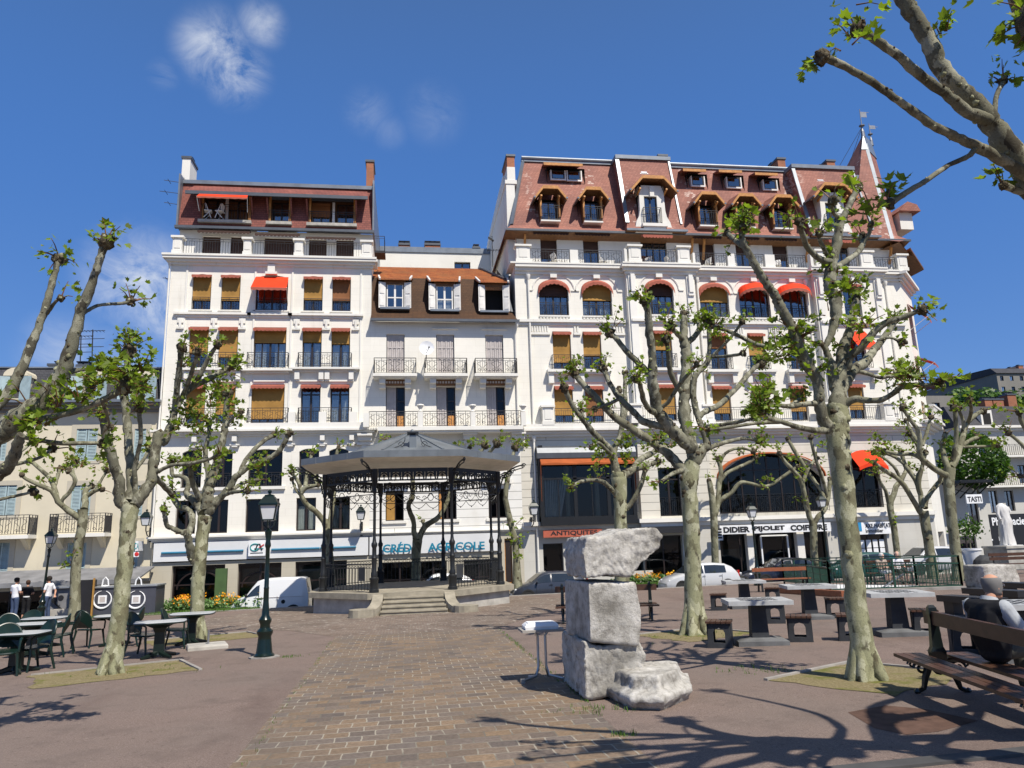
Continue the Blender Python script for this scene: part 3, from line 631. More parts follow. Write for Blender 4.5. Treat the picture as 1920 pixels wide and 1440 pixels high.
# windows
bl={(0,0):(.70,'ochre_blind'),(0,1):(.70,'ochre_blind'),(0,3):(.65,'ochre_blind'),(0,4):(.68,'brown_blind'),(1,0):(.62,'ochre_blind'),(1,1):(.72,'ochre_blind'),(1,2):(.36,'ochre_blind'),(1,3):(.34,'ochre_blind'),(1,4):(.38,'ochre_blind'),(2,0):(.72,'ochre_blind'),(2,1):(.75,'ochre_blind'),(2,2):(.87,'ochre_blind')}
for (r,c),q in rects.items():
    bb=bl.get((r,c),(0,'ochre_blind')); big=c==2
    val=0 if (r>2 or (r,c)==(0,2)) else .30
    window(B1,q,FY,4 if big and r<3 else 2,.74 if (r==2 and c>2) else 0,bb[0],bb[1],val,.62 if r in(1,2) and c>1 else(.75 if r==4 and c>2 else 0),gl='window_glass' if r<3 else 'shop_glass')
# white panel over two lower windows (roller box), red awnings
awning(B1,rects[0,2][0]-.02,rects[0,2][1]+.02,z5[1]-.1,FY,.95,.95)
for r in (0,3):
    for c in range(5):
        a,b,z0_,_=rects[r,c][:4]; Ra=MB(); rail(Ra,(a,FY+.06,z0_),(b,FY+.06,z0_),.75,.13,1); Ra.build('window_railing','iron_railing',B1)
for (a,b) in ((340,448),(465,541),(560,659)):
    for y,o in ((690,.36),(794,.34)):
        xa,xb=xat(a,y),xat(b,y); z=zat(500,y); Ra=MB(); rail(Ra,(xa,FY-o,z),(xb,FY-o,z),.8,.13,1); rail(Ra,(xa,FY-o,z),(xa,FY,z),.8,.15); rail(Ra,(xb,FY-o,z),(xb,FY,z),.8,.15); Ra.build('balcony_railing','iron_railing',B1)
# terrace storey
TY=FY+1.15; zt0=zc6+.1; ze=zat(520,428,FY+.35)
T=MB(); hs_=[]
for a,b,y0,y1 in ((379,413,443,481),(432,466,444,481),(495,551,446,482),(579,612,449,484),(630,663,450,484)):
    q=rc(a,y0,b,y1,TY); q[2]=zt0; hs_.append(q)
wall(T,bx0,bx1,zt0,ze+.1,TY,hs_,.25); T.build('terrace_wall','white_plaster_plain',B1)
for q in hs_: window(B1,q,TY,2,0,.97,'dark_blind',dep=.23)
for a,b,y in ((372,470,433),(479,562,436),(574,667,440)): 
    v=valance(B1,xat(a,y,FY+.7),xat(b,y,FY+.7),zat(500,y,FY+.7),FY+.8,.3,'dark_blind')
pz1=zat(500,451,FY-.2)
peds=[(322,342),(455,472),(551,569),(677,698)]
px_=[]
for a,b in peds:
    xa,xb=xat(a,470,FY-.3),xat(b,470,FY-.3); px_.append((xa,xb)); Pd=MB(); pedestal(Pd,xa,xb,FY-.38,FY+.12,zc6+.12,pz1); Pd.build('terrace_pier','moulding_plaster',B1)
for (a,b),(c,d) in zip(px_,px_[1:]): Tr=MB(); rail(Tr,(b,FY-.1,zc6+.12),(c,FY-.1,zc6+.12),1.0,.14,0); Tr.build('terrace_railing','iron_railing',B1)
# mansard storey
RY=FY+.45; ze=zat(520,428,RY+.2)
mz0=ze; mz1=zat(520,352,RY+1.0); sh=.55/(mz1-mz0)
Ms=MB(); dh=[]
for a,b,y0,y1 in ((379,471,361,417),(505,546,366,420),(580,667,369,423)): dh.append(rc(a,y0,b,y1,RY+.5))
wall(Ms,bx0-.0,bx1+.0,mz0,mz1,RY+.3,dh,.02,0,sh,mz0)
Ms.face([(bx0,RY+.3,mz0),(bx0,RY+12,mz0),(bx0,RY+12,mz1),(bx0,RY+.85,mz1)]); Ms.face([(bx1,RY+.3,mz0),(bx1,RY+12,mz0),(bx1,RY+12,mz1),(bx1,RY+.85,mz1)])
rf=Ms.build('roof','plum_roof_tile',B1)
Gt=MB(); Gt.box(bx0-.15,bx1+.1,RY+.12,RY+.36,mz0-.14,mz0+.02); Gt.box(bx0-.05,bx1+.05,RY+.7,RY+.95,mz1-.05,mz1+.18,1); Gt.face([(bx0,RY+.95,mz1+.18),(bx1,RY+.95,mz1+.18),(bx1,RY+6,mz1+1.0),(bx0,RY+6,mz1+1.0)],2); Gt.box(bx0-.1,bx0,RY+.2,RY+12,mz0,mz1+.3,1); Gt.box(bx1,bx1+.1,RY+.2,RY+12,mz0,mz1+.3,1)
Gt.build('gutter',['dark_zinc','zinc_sheet','brown_roof_shingle'],rf)
for i,q in enumerate(dh):
    D=MB(); yb=RY+1.15
    D.face([(q[0],yb,q[2]),(q[1],yb,q[2]),(q[1],yb,q[3]),(q[0],yb,q[3])]); 
    for x in (q[0],q[1]): D.face([(x,RY+.3,q[2]),(x,yb,q[2]),(x,yb,q[3]),(x,RY+.3,q[3])]); 
    for x in (q[0]+.05,q[1]-.05): D.bar((x,RY+.42,q[2]),(x,RY+.42,q[3]),.13,m=1)
    D.face([(q[0],RY+.2,q[2]+.02),(q[1],RY+.2,q[2]+.02),(q[1],yb,q[2]+.02),(q[0],yb,q[2]+.02)],2); D.box(q[0]-.1,q[1]+.1,RY+.1,RY+.4,q[2]-.17,q[2]+.01,3)
    d=D.build('dormer_recess',['brown_wood','orange_wood','moulding_plaster','concrete'],B1)
    wd=[q[0]+.12,q[1]-.12] if i==1 else None
    ww=[(q[0]+.12,q[1]-.12)] if i==1 else ([(q[0]+.1,q[0]+1.35),(q[1]-1.5,q[1]-.2)] if i==0 else [(q[0]+.08,q[0]+1.2),(q[1]-1.15,q[1]-.08)])
    for k,(a,b) in enumerate(ww): window(d,[a,b,q[2]+.05,q[3]-.25],yb-.34,2,.6,.55 if (i,k)==(2,0) else 0,'brown_blind',dep=.28,opening=1 if i==0 else 0)
    if i==2:
        s=MB(); s.box(ww[0][1]+.12,ww[1][0]-.12,yb-.3,yb-.24,q[2]+.05,q[3]-.2); s.build('white_panel','sign_white',d)
    if i==0:
        s=MB(); s.box(ww[0][1]+.05,ww[1][0]-.05,yb-.3,yb-.24,q[2]+.05,q[3]-.2); s.build('white_panel','moulding_plaster',d)
    rr=MB(); rail(rr,(q[0]+.05,RY+.3,q[2]+.03),(q[1]-.05,RY+.3,q[2]+.03),1.0 if i==0 else .75,.16,0); rr.build('railing','iron_railing',d)
Cn=MB()
def canopy(x0,x1,z1,z0,y1,y0):
    Cn.prism([(x0-.5,y1,z1),(x1+.5,y1,z1),(x1+.15,y0,z0),(x0-.15,y0,z0)],(0,0,.09))
for i,q in enumerate(dh): pass
xa,xb=dh[0][0]-.55,dh[2][1]+.75; zc1=zat(520,360,RY+.9); zc0=zat(520,364,RY-.35)
Cn.prism([(xa,RY+1.0,zc1+.25),(xb-.1,RY+1.0,zc1+.25),(xb,RY-.3,zc0-.06),(xa-.2,RY-.3,zc0-.06)],(0,0,.1))
Cn.box(xa-.2,xb,RY-.36,RY-.28,zc0-.14,zc0+.06,1)
for x in (dh[0][0]-.05,dh[0][1]+.1,dh[1][0]-.05,dh[1][1]+.05,dh[2][0]-.1,dh[2][1]+.05): Cn.bar((x,RY+.6,zc0-1.1),(x,RY-.1,zc0-.1),.09)
Cn.build('dormer_canopy',['plum_roof_tile','dark_zinc'],B1)
awning(B1,dh[0][0]+.05,dh[0][1]-.05,zc0-.02,RY-.2,.5,.42,'red_awning',.12)
x=xat(347,320,RY+1); chimney(B1,x-.25,x+.22,RY+1.2,RY+2.6,mz1-.2,zat(347,297,RY+1.2),'white_plaster_plain')
x=xat(695,330,RY+1); chimney(B1,x-.28,x+.16,RY+1.2,RY+2.8,mz1-.2,zat(695,304,RY+1.2))
pp=xat(314,560); pipe(B1,[(bx0-.06,FY-.05,zc6-.3),(bx0-.06,FY-.05,zs1)],.05)
for z,l in ((mz1-.2,.9),(mz1-.9,1.1),(mz1-1.6,.8),(zat(320,515),.6)):
    an=MB(); an.bar((bx0-.05,FY+.8,z),(bx0-l,FY+.6,z+.02),.025); an.bar((bx0-l*.7,FY+.4,z),(bx0-l*.7,FY+1,z),.02); an.build('wall_aerial','iron_railing',B1)
an=MB(); an.box(bx1+.1,bx1+.75,FY+1.2,FY+2.4,mz0-1.15,mz0-1.05); rail(an,(bx1+.7,FY+1.2,mz0-1.1),(bx1+.7,FY+2.4,mz0-1.1),1.0,.3); rail(an,(bx1+.1,FY+1.2,mz0-1.1),(bx1+.7,FY+1.2,mz0-1.1),1.0,.3)
an.build('escape_platform','iron_railing',B1)
# bank fascia signs (left building and middle building)
def fascia(name,label,x0,x1,z0,z1,Y,fn,mats,cat='shop sign'):
    s=MB(); s.box(x0,x1,Y-.14,Y+.02,z0,z1,0); fn(s); o=s.build(name,mats); return tag(o,label,cat)
fz0,fz1=zat(500,1047),zat(500,1012)
def f1(s):
    zb=zat(400,1034)
    for a,b in ((305,458),(510,600),(601,668)): s.tube([(xat(a,1035),FY-.21,zb),(xat(b,1030),FY-.21,zb)],.055,8,1)
fascia('bank_fascia','long pale bank fascia with blue tube stripe on the left white building','bank sign'.split()[0] and bx0+.1,bx1-.05,fz0,fz1,FY,f1,['fascia_white','teal_band'])
def f2(s):
    y=FY-.16
    x0_,x1_=xat(718,1022),xat(780,1022); z0_,z1_=zat(800,1034),zat(800,1014.5)
    text_into(s,'CRÉDIT',x0_,xat(790,1022),z0_,z1_,y-.1,1,.02,.03); text_into(s,'AGRICOLE',xat(802,1022),xat(908,1022),z0_-.0,z0_+(z1_-z0_)*.8,y-.1,1,.02,.03)
    a=MB()
fm=fascia('bank_fascia','pale bank fascia with raised teal capital lettering behind the bandstand',bx1+.02,xat(938,1025),fz0,fz1,FY,f2,['fascia_white','letter_teal'])
lg=MB(); xa,xb=xat(469,1025),xat(500,1025); za,zb=zat(485,1042),zat(485,1013); y=FY-.42
lg.box(xa,xb,y,FY-.14,za,zb,0); w_=xb-xa; h_=zb-za
lg.tube([(xa+w_*(.38+.27*cos(t)),y-.012,za+h_*(.55+.22*sin(t))) for t in [R(40)+R(290)*k/16 for k in range(17)]],.032,5,1)
lg.tube([(xa+w_*.40,y-.012,za+h_*.34),(xa+w_*.55,y-.012,za+h_*.76),(xa+w_*.66,y-.012,za+h_*.76),(xa+w_*.8,y-.012,za+h_*.36)],.035,5,2); lg.bar((xa+w_*.62,y-.012,za+h_*.5),(xa+w_*.92,y-.012,za+h_*.72),.05,.05,3)
lg.bar((xa+w_*.35,y-.012,za+h_*.47),(xa+w_*.9,y-.012,za+h_*.47),.035,.035,1)
lg.box(xa+w_*.12,xa+w_*.88,y-.012,y+.01,za+h_*.16,za+h_*.21,2)
tag(lg.build('logo_box_sign',['sign_white','logo_green','sign_black','logo_red']),'square white box sign with two letter logo on the bank fascia','sign')
lg=MB(); xa,xb=xat(283,1030),xat(296,1030); lg.box(bx0-.55,bx0-.42,FY-.9,FY-.1,zat(290,1032),zat(290,1014),0); text_into(lg,'CA',bx0-.60,bx0-.38,zat(290,1029),zat(290,1017),FY-.91,1)
lg.box(bx0-.62,bx0-.36,FY-.9,FY-.85,zat(290,1043),zat(290,1034),0); lg.ball((bx0-.46,FY-.9,zat(290,1038)),.11,2,8,6,(1,.2,1))
tag(lg.build('projecting_sign',['sign_white','logo_green','logo_red']),'small projecting white sign with red dot at the corner of the left white building','sign')
# ------------------------------------------------------------ middle building
mx0,mx1=bx1+.0,xat(969,640)+.0
B2=thing('town_house','lower white house with brown roof, three dormers and scrolled iron balconies behind the bandstand','building',(2.4,FY,-1.6))
ez=zat(830,604); 
W=MB(); holes=[]; cA=[(xat(724.5,660),xat(758.5,660)),(xat(818,660),xat(852,660)),(xat(910.5,660),xat(944,660))]
rA=[[a,b,zat(830,699),zat(830,627)] for a,b in cA]; rB=[[a-.02,b+.02,zat(830,803),zat(830,725)] for a,b in cA]
rC=[[xat(a,945),xat(b,945),zat(830,974),zat(830,918)] for a,b in ((723,757),(822,856),(916,950))]; rD=[[xat(a,855),xat(b,855),zat(830,884),zat(830,838)] for a,b in ((723,757),(822,856),(908,945))]
zsp=zat(830,997); zr=zat(830,886)
wall(W,mx0,mx1,zr,ez,FY,rA+rB); W.build('wall','white_plaster',B2)
W=MB(); zru=zat(830,880); wall(W,mx0,mx1,zsp,zr,FY-.002,[r for r in rC],.3); W.build('rusticated_wall','rusticated_white',B2)
W=MB(); wall(W,xat(938,1060),mx1,gz0,zsp,FY,[[xat(947,1060),xat(961,1060),gz0+.1,zat(950,1010)]],.3); wall(W,mx0,xat(938,1060),gz0,fz0,FY,[[xat(a,1080),xat(b,1080),gz0+.1,zat(800,1052)] for a,b in ((716,783),(787,838),(870,930))],.3)
W.box(mx0+.02,mx1-.02,FY+2.2,FY+9,gz0,ez); W.build('ground_floor_wall','beige_stone',B2)
for a,b in ((716,783),(787,838),(870,930)): window(B2,[xat(a,1080),xat(b,1080),gz0+.1,zat(800,1052)],FY,2,.6,gl='shop_glass'); 
s_=MB(); s_.box(xat(872,1080),xat(926,1080),FY+.6,FY+.65,gz0,gz0+2.6); s_.build('shop_screen','shop_glass_teal',B2)
d=MB(); d.box(xat(947,1060)+.02,xat(961,1060)-.02,FY+.15,FY+.22,gz0+.1,zat(950,1011)); d.box(xat(949,1060),xat(959,1060),FY+.13,FY+.15,gz0+1.2,zat(950,1013),1); d.build('door',['orange_wood','window_frame_dark'],B2)
for i,r in enumerate(rC):
    w_=window(B2,r,FY,2,0,opening=1); s=MB(); 
    if i==0: s.box(r[0]+.05,(r[0]+r[1])/2,FY+.1,FY+.16,r[2]+.05,r[3]-.05); s.build('timber_shutter','ochre_blind',w_)
    if i==1: s.box(r[0]+.05,r[0]+.3,FY+.1,FY+.16,r[2]+.05,r[3]-.05); s.build('timber_shutter','orange_wood',w_)
Mo=MB(); moulding(Mo,mx0,mx1-.05,FY,zat(830,1001),zsp+.05,.22); 
for a,b,c,dd in rC: Mo.box(a-.3,b+.3,FY-.22,FY,dd+.25,dd+.5); Mo.box(a-.15,b+.15,FY-.1,FY,c-.15,c)
bs=zat(830,811); bt=zat(830,804); Mo.box(mx0+.45,mx1+.05,FY-1.0,FY,bs,bt); Mo.box(mx0+.5,mx1,FY-.9,FY,bs-.1,bs)
pz=[]
for a,b,top in ((681,692,774),(783.5,792,772),(882,887.5,773),(977,986,774)):
    xa,xb=xat(a,790,FY-.9),xat(b,790,FY-.9); xb=max(xb,xa+.28); Mo.box(xa,xb,FY-.98,FY-.68,bt,zat(830,top,FY-.9)); pz.append((xa,xb))
    if a>700: Mo.lathe([(.07,0),(.13,.06),(.06,.14),(.16,.3),(.22,.36),(.2,.42),(.04,.46)],((xa+xb)/2,FY-.83,zat(830,top,FY-.9)),10)
for a in (685,880,970):
    x=xat(a,830); Mo.box(x-.4,x+.4,FY-.75,FY,zat(830,818),bs-.1); Mo.box(x-.36,x+.36,FY-.5,FY,zat(830,826),zat(830,818)); Mo.box(x-.45,x+.45,FY-.3,FY,zat(830,833),zat(830,829)); Mo.box(x-.3,x+.3,FY-.28,FY,zat(830,829),zat(830,826)); Mo.box(x-.2,x+.2,FY-.2,FY,zat(830,841),zat(830,833))
for i,(a,b) in enumerate(((701,780),(797,876),(892,970))):
    xa,xb=xat(a,705,FY-.95),xat(b,705,FY-.95); z_=zat(830,700,FY-.95); Mo.box(xa-.06,xb+.06,FY-1.0,FY,z_-.16,z_); Mo.box(xa,xb,FY-.9,FY,z_-.22,z_-.16)
    for x in (xa+.45,xb-.45): Mo.box(x-.17,x+.17,FY-.75,FY,z_-.5,z_-.22); Mo.box(x-.17,x+.17,FY-.45,FY,z_-.72,z_-.5)
    for q in range(2): pass
for i in (1,2): r=rA[i]; Mo.box(r[0]-.22,r[1]+.22,FY-.12,FY,r[3]+.30,r[3]+.36)
Mo.build('cornice_moulding','moulding_plaster',B2)
for i,(a,b) in enumerate(((701,780),(797,876),(892,970))):
    xa,xb=xat(a,705,FY-.95),xat(b,705,FY-.95); z_=zat(830,700,FY-.95); q=MB()
    rail(q,(xa,FY-.95,z_),(xb,FY-.95,z_),.88,.13,1,.014,.035); rail(q,(xa,FY-.95,z_),(xa,FY,z_),.88,.13,0,.014); rail(q,(xb,FY-.95,z_),(xb,FY,z_),.88,.13,0,.014); q.build('balcony_railing','iron_railing',B2)
for (a,b),(c,dd) in zip(pz,pz[1:]):
    q=MB(); rail(q,(b,FY-.86,bt),(c,FY-.86,bt),.86,.13,1,.014,.035); q.build('balcony_railing','iron_railing',B2)
def shutter(par,x0,x1,z0,z1,Y,m='shutter_grey',leaves=6):
    s=MB(); n=leaves
    for k in range(n):
        a=x0+(x1-x0)*k/n; b=x0+(x1-x0)*(k+1)/n; s.box(a+.012,b-.012,Y+(.02 if k%2 else 0),Y+.05,z0,z1)
    s.box(x0,x1,Y+.05,Y+.06,z0,z1)
    for z in [z0+(z1-z0)*f for f in (.1,.38,.66,.93)]: s.box(x0+.02,x1-.02,Y-.012,Y-.001,z-.03,z+.03)
    return s.build('shutter',m,par)
for r in rA:
    w_=window(B2,r,FY,2,opening=1); shutter(w_,r[0]+.03,r[1]-.03,r[2],r[3],FY+.12,'shutter_grey',8)
for r in rB:
    m_=(r[0]+r[1])/2+.05; w_=window(B2,[m_,r[1],r[2],r[3]],FY,1,.66,gl='shop_glass'); shutter(w_,r[0]+.03,m_-.02,r[2],r[3],FY+.12,'shutter_grey',4)
    p_=MB(); p_.box(m_+.06,r[1]-.06,FY+.18,FY+.215,r[2]+.05,r[2]+.75); p_.build('timber_panel','orange_wood',w_)
    v=MB(); v.box(r[0]-.18,r[1]+.18,FY-.35,FY-.02,r[3]+.05,r[3]+.42)
    for k in range(9): x=r[0]-.1+(r[1]-r[0]+.2)*k/8; v.box(x-.05,x+.05,FY-.365,FY-.35,r[3]+.12,r[3]+.24,1)
    v.build('blind_box',['brown_wood','shutter_grey'],w_)
# roof
ry=FY+1.0; rz=zat(700,500,FY+4.5)-.0; bz=zat(700,519,ry)
kz=bz; Rf=MB(); dq=[]
e0=ez; 
def shy(z): return FY-.3+ (1.25 if z>e0+.6 else 0)*0
hipx0,hipx1=xat(970,585,ry),mx1+.1
zlow=zat(830,584,FY+.25)
for a,b,y0,y1 in ((724.5,757,536,581),(817,849,539,585),(909,940,541,587)): dq.append(rc(a,y0,b,y1,FY+.55))
# flared foot then steep slope
xr_b,xr_t=mx1-.02,xat(966,527,ry)
Rf.face([(mx0,FY-.4,e0),(mx1+.08,FY-.4,e0),(mx1-.2,FY+.3,zlow),(mx0,FY+.3,zlow)])
tmp=MB(); wall(tmp,mx0,mx1-.45,zlow,bz,FY+.3,[[q[0]-.1,q[1]+.1,q[2],q[3]+.25] for q in dq],.02,0,.8/(bz-zlow),zlow)
for f in tmp.f: Rf.face([tmp.v[i] for i in f])
Rf.face([(mx1-.45,FY+.3,zlow),(mx1-.2,FY+.3,zlow),(mx1-.45,ry+.1,bz)])
Rf.face([(mx1-.2,FY+.3,zlow),(mx1+.08,FY-.4,e0),(mx1+.08,FY+8,e0),(mx1-.5,FY+4.5,rz),(mx1-.45,ry+.1,bz)])
rfo=Rf.build('roof','brown_roof_shingle',B2)
Ru=MB(); Ru.face([(mx0-.02,ry+.1,bz),(mx1-.45,ry+.1,bz),(mx1-1.6,FY+4.5,rz),(mx0-.02,FY+4.5,rz)]); Ru.face([(mx1-.45,ry+.1,bz),(mx1-.5,FY+8,bz),(mx1-1.6,FY+4.5,rz)])
for q in dq: Ru.prism([(q[0]-.6,ry+.5,bz+.16),(q[1]+.6,ry+.5,bz+.16),(q[1]+.45,FY-.14,q[3]+.12),(q[0]-.45,FY-.14,q[3]+.12)],(0,0,.05))
Ru.build('upper_roof_slope','orange_roof_tile',rfo)
Rt=MB(); Rt.box(mx0-.02,mx1+.12,FY-.55,FY-.38,e0-.1,e0+.05); Rt.bar((mx1-.45,ry+.05,bz+.05),(mx1-1.6,FY+4.5,rz+.05),.22,.1,0); Rt.bar((mx1-.45,ry+.05,bz+.03),(mx1-.2,FY+.28,zlow+.03),.18,.08,0); Rt.build('gutter','dark_zinc',rfo)
for i,q in enumerate(dq):
    D=MB(); yf=FY+.12
    for x in (q[0]-.1,q[1]+.1): D.face([(x,yf,q[2]),(x,yf,q[3]+.4),(x,ry+.3,q[3]+.4),(x,ry+.3,q[2])],0)
    D.box(q[0]-.12,q[1]+.12,yf-.02,yf+.05,q[3]-.06,q[3]+.16,2); D.box(q[0]-.35,q[1]+.35,yf-.15,yf+.2,q[2]-.12,q[2],1)
    for x in (q[0]-.48,q[1]+.48): D.bar((x,ry+.1,bz+.12),(x+(.12 if x<q[0] else -.12),FY-.18,q[3]+.16),.1,.1,3)
    D.face([(q[0]-.1,yf+.75,q[2]),(q[1]+.1,yf+.75,q[2]),(q[1]+.1,yf+.75,q[3]),(q[0]-.1,yf+.75,q[3])],4)
    d=D.build('dormer',['brown_roof_shingle','zinc_sheet','brown_wood','window_frame_white','dark_interior'],B2)
    if i<2: window(d,[q[0]+.02,q[1]-.02,q[2],q[3]],yf-.1,2,.42,fm='window_frame_white',curtain=.5*i,dep=.2)
    for sgn,xx in ((-1,q[0]),(1,q[1])):
        s=MB(); x_=xx+sgn*.03; a=(x_,yf-.02,0); b=(x_+sgn*.40,yf-.14,0)
        s.prism([(a[0],a[1],q[2]-.05),(b[0],b[1],q[2]-.05),(b[0],b[1],q[3]+.05),(a[0],a[1],q[3]+.05)],(0,.04,0)); 
        for k in (0,1): 
            z0_,z1_=q[2]+.1+k*(q[3]-q[2])*.5,q[2]+(k+1)*(q[3]-q[2])*.5-.05; s.prism([(a[0]+sgn*.07,a[1]-.04,z0_),(b[0]-sgn*.07,b[1]+.0-.015,z0_),(b[0]-sgn*.07,b[1]-.015,z1_),(a[0]+sgn*.07,a[1]-.04,z1_)],(0,.02,0))
        s.build('shutter','window_frame_white',d)
pipe(B2,[(xat(968,615),FY-.4,e0-.1),(mx1-.1,FY-.12,e0-.75),(mx1-.1,FY-.12,bt+.2)],.05)
# satellite dish, aerial
sd_=MB(); c=P(800,652,FY-1.1); n_=12
rings=[]
for r_,dy in ((.0,.10),(.16,.085),(.3,.05),(.42,.0)): rings.append([(c.x+r_*cos(2*pi*k/n_),c.y+dy+.25*r_*sin(2*pi*k/n_)*.6,c.z+r_*sin(2*pi*k/n_)) for k in range(n_)])
sd_.loft(rings,0,True,False); sd_.bar((c.x,c.y+.1,c.z-.05),(xat(798,690,FY-.95),FY-.95,zat(798,690,FY-.95)),.05,m=1); sd_.bar((c.x-.05,c.y+.02,c.z-.35),(c.x+.12,c.y-.4,c.z-.1),.025,m=1); sd_.ball((c.x+.12,c.y-.42,c.z-.08),.05,1)
tag(sd_.build('satellite_dish',['sign_white','iron_railing'],None,True),'round white satellite dish fixed to a scrolled balcony','satellite dish')
aa=MB(); p=P(924,500,FY+3); aa.bar((p.x,p.y,p.z),(p.x,p.y,p.z+2.1),.05); aa.bar((p.x-.35,p.y,p.z+1.1),(p.x+.5,p.y,p.z+1.15),.03)
for k in range(5): aa.bar((p.x-.3+k*.18,p.y-.25,p.z+1.1),(p.x-.3+k*.18,p.y+.25,p.z+1.1),.02)
aa.bar((p.x-.25,p.y,p.z+2.0),(p.x+.1,p.y,p.z+1.75),.2,.05); tag(aa.build('roof_aerial','black_iron'),'thin black aerial mast on the brown roof beside the tall white side wall','aerial')
# back building
B4=thing('back_building','plain white building with brick chimneys showing above the brown roof','building',(3,53,-1.6))
W=MB(); BY=53; q=rc(852,491,882,508,BY); zt=zat(800,474,BY); wall(W,xat(690,480,BY),xat(930,480,BY),5,zt,BY,[q],.3); W.box(xat(690,480,BY),xat(930,480,BY),BY-.08,BY+.25,zt,zt+.42,1); W.box(xat(690,480,BY)+.01,xat(930,480,BY)-.01,BY+1.6,BY+6,gz0,zt-.01); W.build('wall',['white_plaster_plain','zinc_sheet'],B4); window(B4,q,BY,2)
for a,b,t_,n_ in ((748,768,461,2),(797,825,460,3),(887,899,464,1)): chimney(B4,xat(a,470,BY),xat(b,470,BY),BY-.05,BY+.5,zt+.1,zat(800,t_,BY),'chimney_brick',n_)
# ------------------------------------------------------------ right grand building
B3=thing('apartment_building','large white corner apartment block with red tiled mansard roof, arched windows and corner spire','building',(20,FY,-1.5))
rx0=xat(969,640); rx1=xat(1692,560)
ba=(xat(1173,560,FY),xat(1300,560,FY)); bb=(xat(1523,560,FY),xat(1648,560,FY)); BO=.4
def pl(x):  # front plane of the segment at x
    return FY-BO if (ba[0]<x<ba[1] or bb[0]<x<bb[1]) else FY
g3=-1.6
zC=zat(1200,503); zB=zat(1200,807); zS=zat(1200,985)
segs=[(rx0,ba[0],FY),(ba[0],ba[1],FY-BO),(ba[1],bb[0],FY),(bb[0],bb[1],FY-BO),(bb[1],rx1,FY)]
def row(lst,y0,y1):
    out=[]
    for a,b in lst:
        Y=pl(xat((a+b)/2,(y0+y1)/2)); q=rc(a,y0,b,y1,Y); z=rc(1200,y0,1300,y1,FY); q[2],q[3]=z[2],z[3]; out.append((q,Y))
    return out
R5=row([(1011,1066),(1092,1147),(1211,1263),(1312,1366),(1386,1443),(1458,1514),(1582,1614)],530,594)
R4=row([(1037,1071),(1094,1128),(1226,1261),(1332,1364),(1404,1434),(1481,1511),(1592,1624)],623,692)
R3=row([(1040,1075),(1098,1132),(1233,1268),(1337,1371),(1412,1444),(1482,1514),(1592,1622)],723,790)
def two(n,y0,y1): return row([n],y0,y1)[0]
R2=[two((1012,1183),834,978),two((1236,1279),878,968),two((1346,1545),852,966),two((1599,1653),862,962)]
R1=[two((1019,1057),1012,1090),two((1178,1282),1004,1090),two((1352,1556),1000,1090),two((1607,1668),1004,1090)]
for k,(q,Y) in enumerate(R1): q[2]=g3+.1
ar5=lambda q:min((q[1]-q[0])*.32,.55)
allw=[]
for i,(x0,x1,Y) in enumerate(segs):
    W=MB(); hs5=[q+[ar5(q)] if j!=6 else q for j,(q,yy) in enumerate(R5) if x0<(q[0]+q[1])/2<x1]
    hh=hs5+[q for q,_ in R4+R3 if x0<(q[0]+q[1])/2<x1]
    wall(W,x0,x1,zB,zC,Y,hh); 
    if i in (1,3): 
        for x in (x0,x1): W.face([(x,Y,zS),(x,FY+.3,zS),(x,FY+.3,zC),(x,Y,zC)])
    W.build('wall','white_plaster',B3)
    W=MB(); hh=[q+[(q[1]-q[0])*.33 if j==2 else (.0 if j<2 else .3)] for j,(q,_) in enumerate(R2) if x0<(q[0]+q[1])/2<x1 and not(q[1]>x1+.01 or q[0]<x0-.01)]
    hh2=[]
    for j,(q,_) in enumerate(R2):
        if q[0]<x1 and q[1]>x0:
            r=[max(q[0],x0),min(q[1],x1),q[2],q[3]]
            if (r[0],r[1])==(q[0],q[1]): hh2.append(r+[(q[1]-q[0])*.22 if j==2 else 0])
            else: hh2.append(r)
    wall(W,x0,x1,zS,zB,Y,hh2,.35); W.build('rusticated_wall','rusticated_stone',B3)
    W=MB(); hh=[[max(q[0],x0),min(q[1],x1),q[2],q[3]] for q,_ in R1 if q[0]<x1 and q[1]>x0]; wall(W,x0,x1,g3,zS,Y,hh,.35); W.build('ground_floor_wall','grey_render',B3)
# side wall (left), chamfered corner, right side, core
chx=rx1+2.7; chY=FY+2.7
W=MB(); W.face([(rx0,FY,g3),(rx0,FY+13,g3),(rx0,FY+13,zC),(rx0,FY,zC)]); W.face([(rx0+.35,FY+1.2,zC),(rx0+.35,FY+13,zC),(rx0+.35,FY+13,zC+4),(rx0+.35,FY+1.2,zC+3)])
W.face([(chx,chY,g3),(chx,FY+16,g3),(chx,FY+16,zC),(chx,chY,zC)])
W.box(rx0+.05,rx1,FY+2.4,FY+13,g3,zC); W.build('side_wall','white_plaster_plain',B3)
chw=[]
Wc=MB(); L_=math.hypot(2.7,2.7)
for a,b in ((zat(1720,640),zat(1720,560)),(zat(1720,735),zat(1720,660)),(zat(1730,800),zat(1730,745))): chw.append([L_*.4,L_*.75,a,b])
wall(Wc,0,L_,zS,zC,0,[list(q) for q in chw],.3); wall(Wc,0,L_,g3,zS,0,[[.7,3.0,g3+.1,zS-.9]],.3)
MC=Matrix.Translation((rx1,FY,0))@Matrix.Rotation(R(45),4,'Z'); Wc.xf(MC); Wc.build('corner_wall','white_plaster',B3)
Cw=thing('corner_bay','x','x',(rx1,FY,0)); 
for k in ('label','category'): del Cw[k]
Cw.parent=B3; Cw.location=Vector((rx1,FY,0))-WL[B3.name]; Cw.rotation_euler.z=R(45); WL[Cw.name]=Vector()
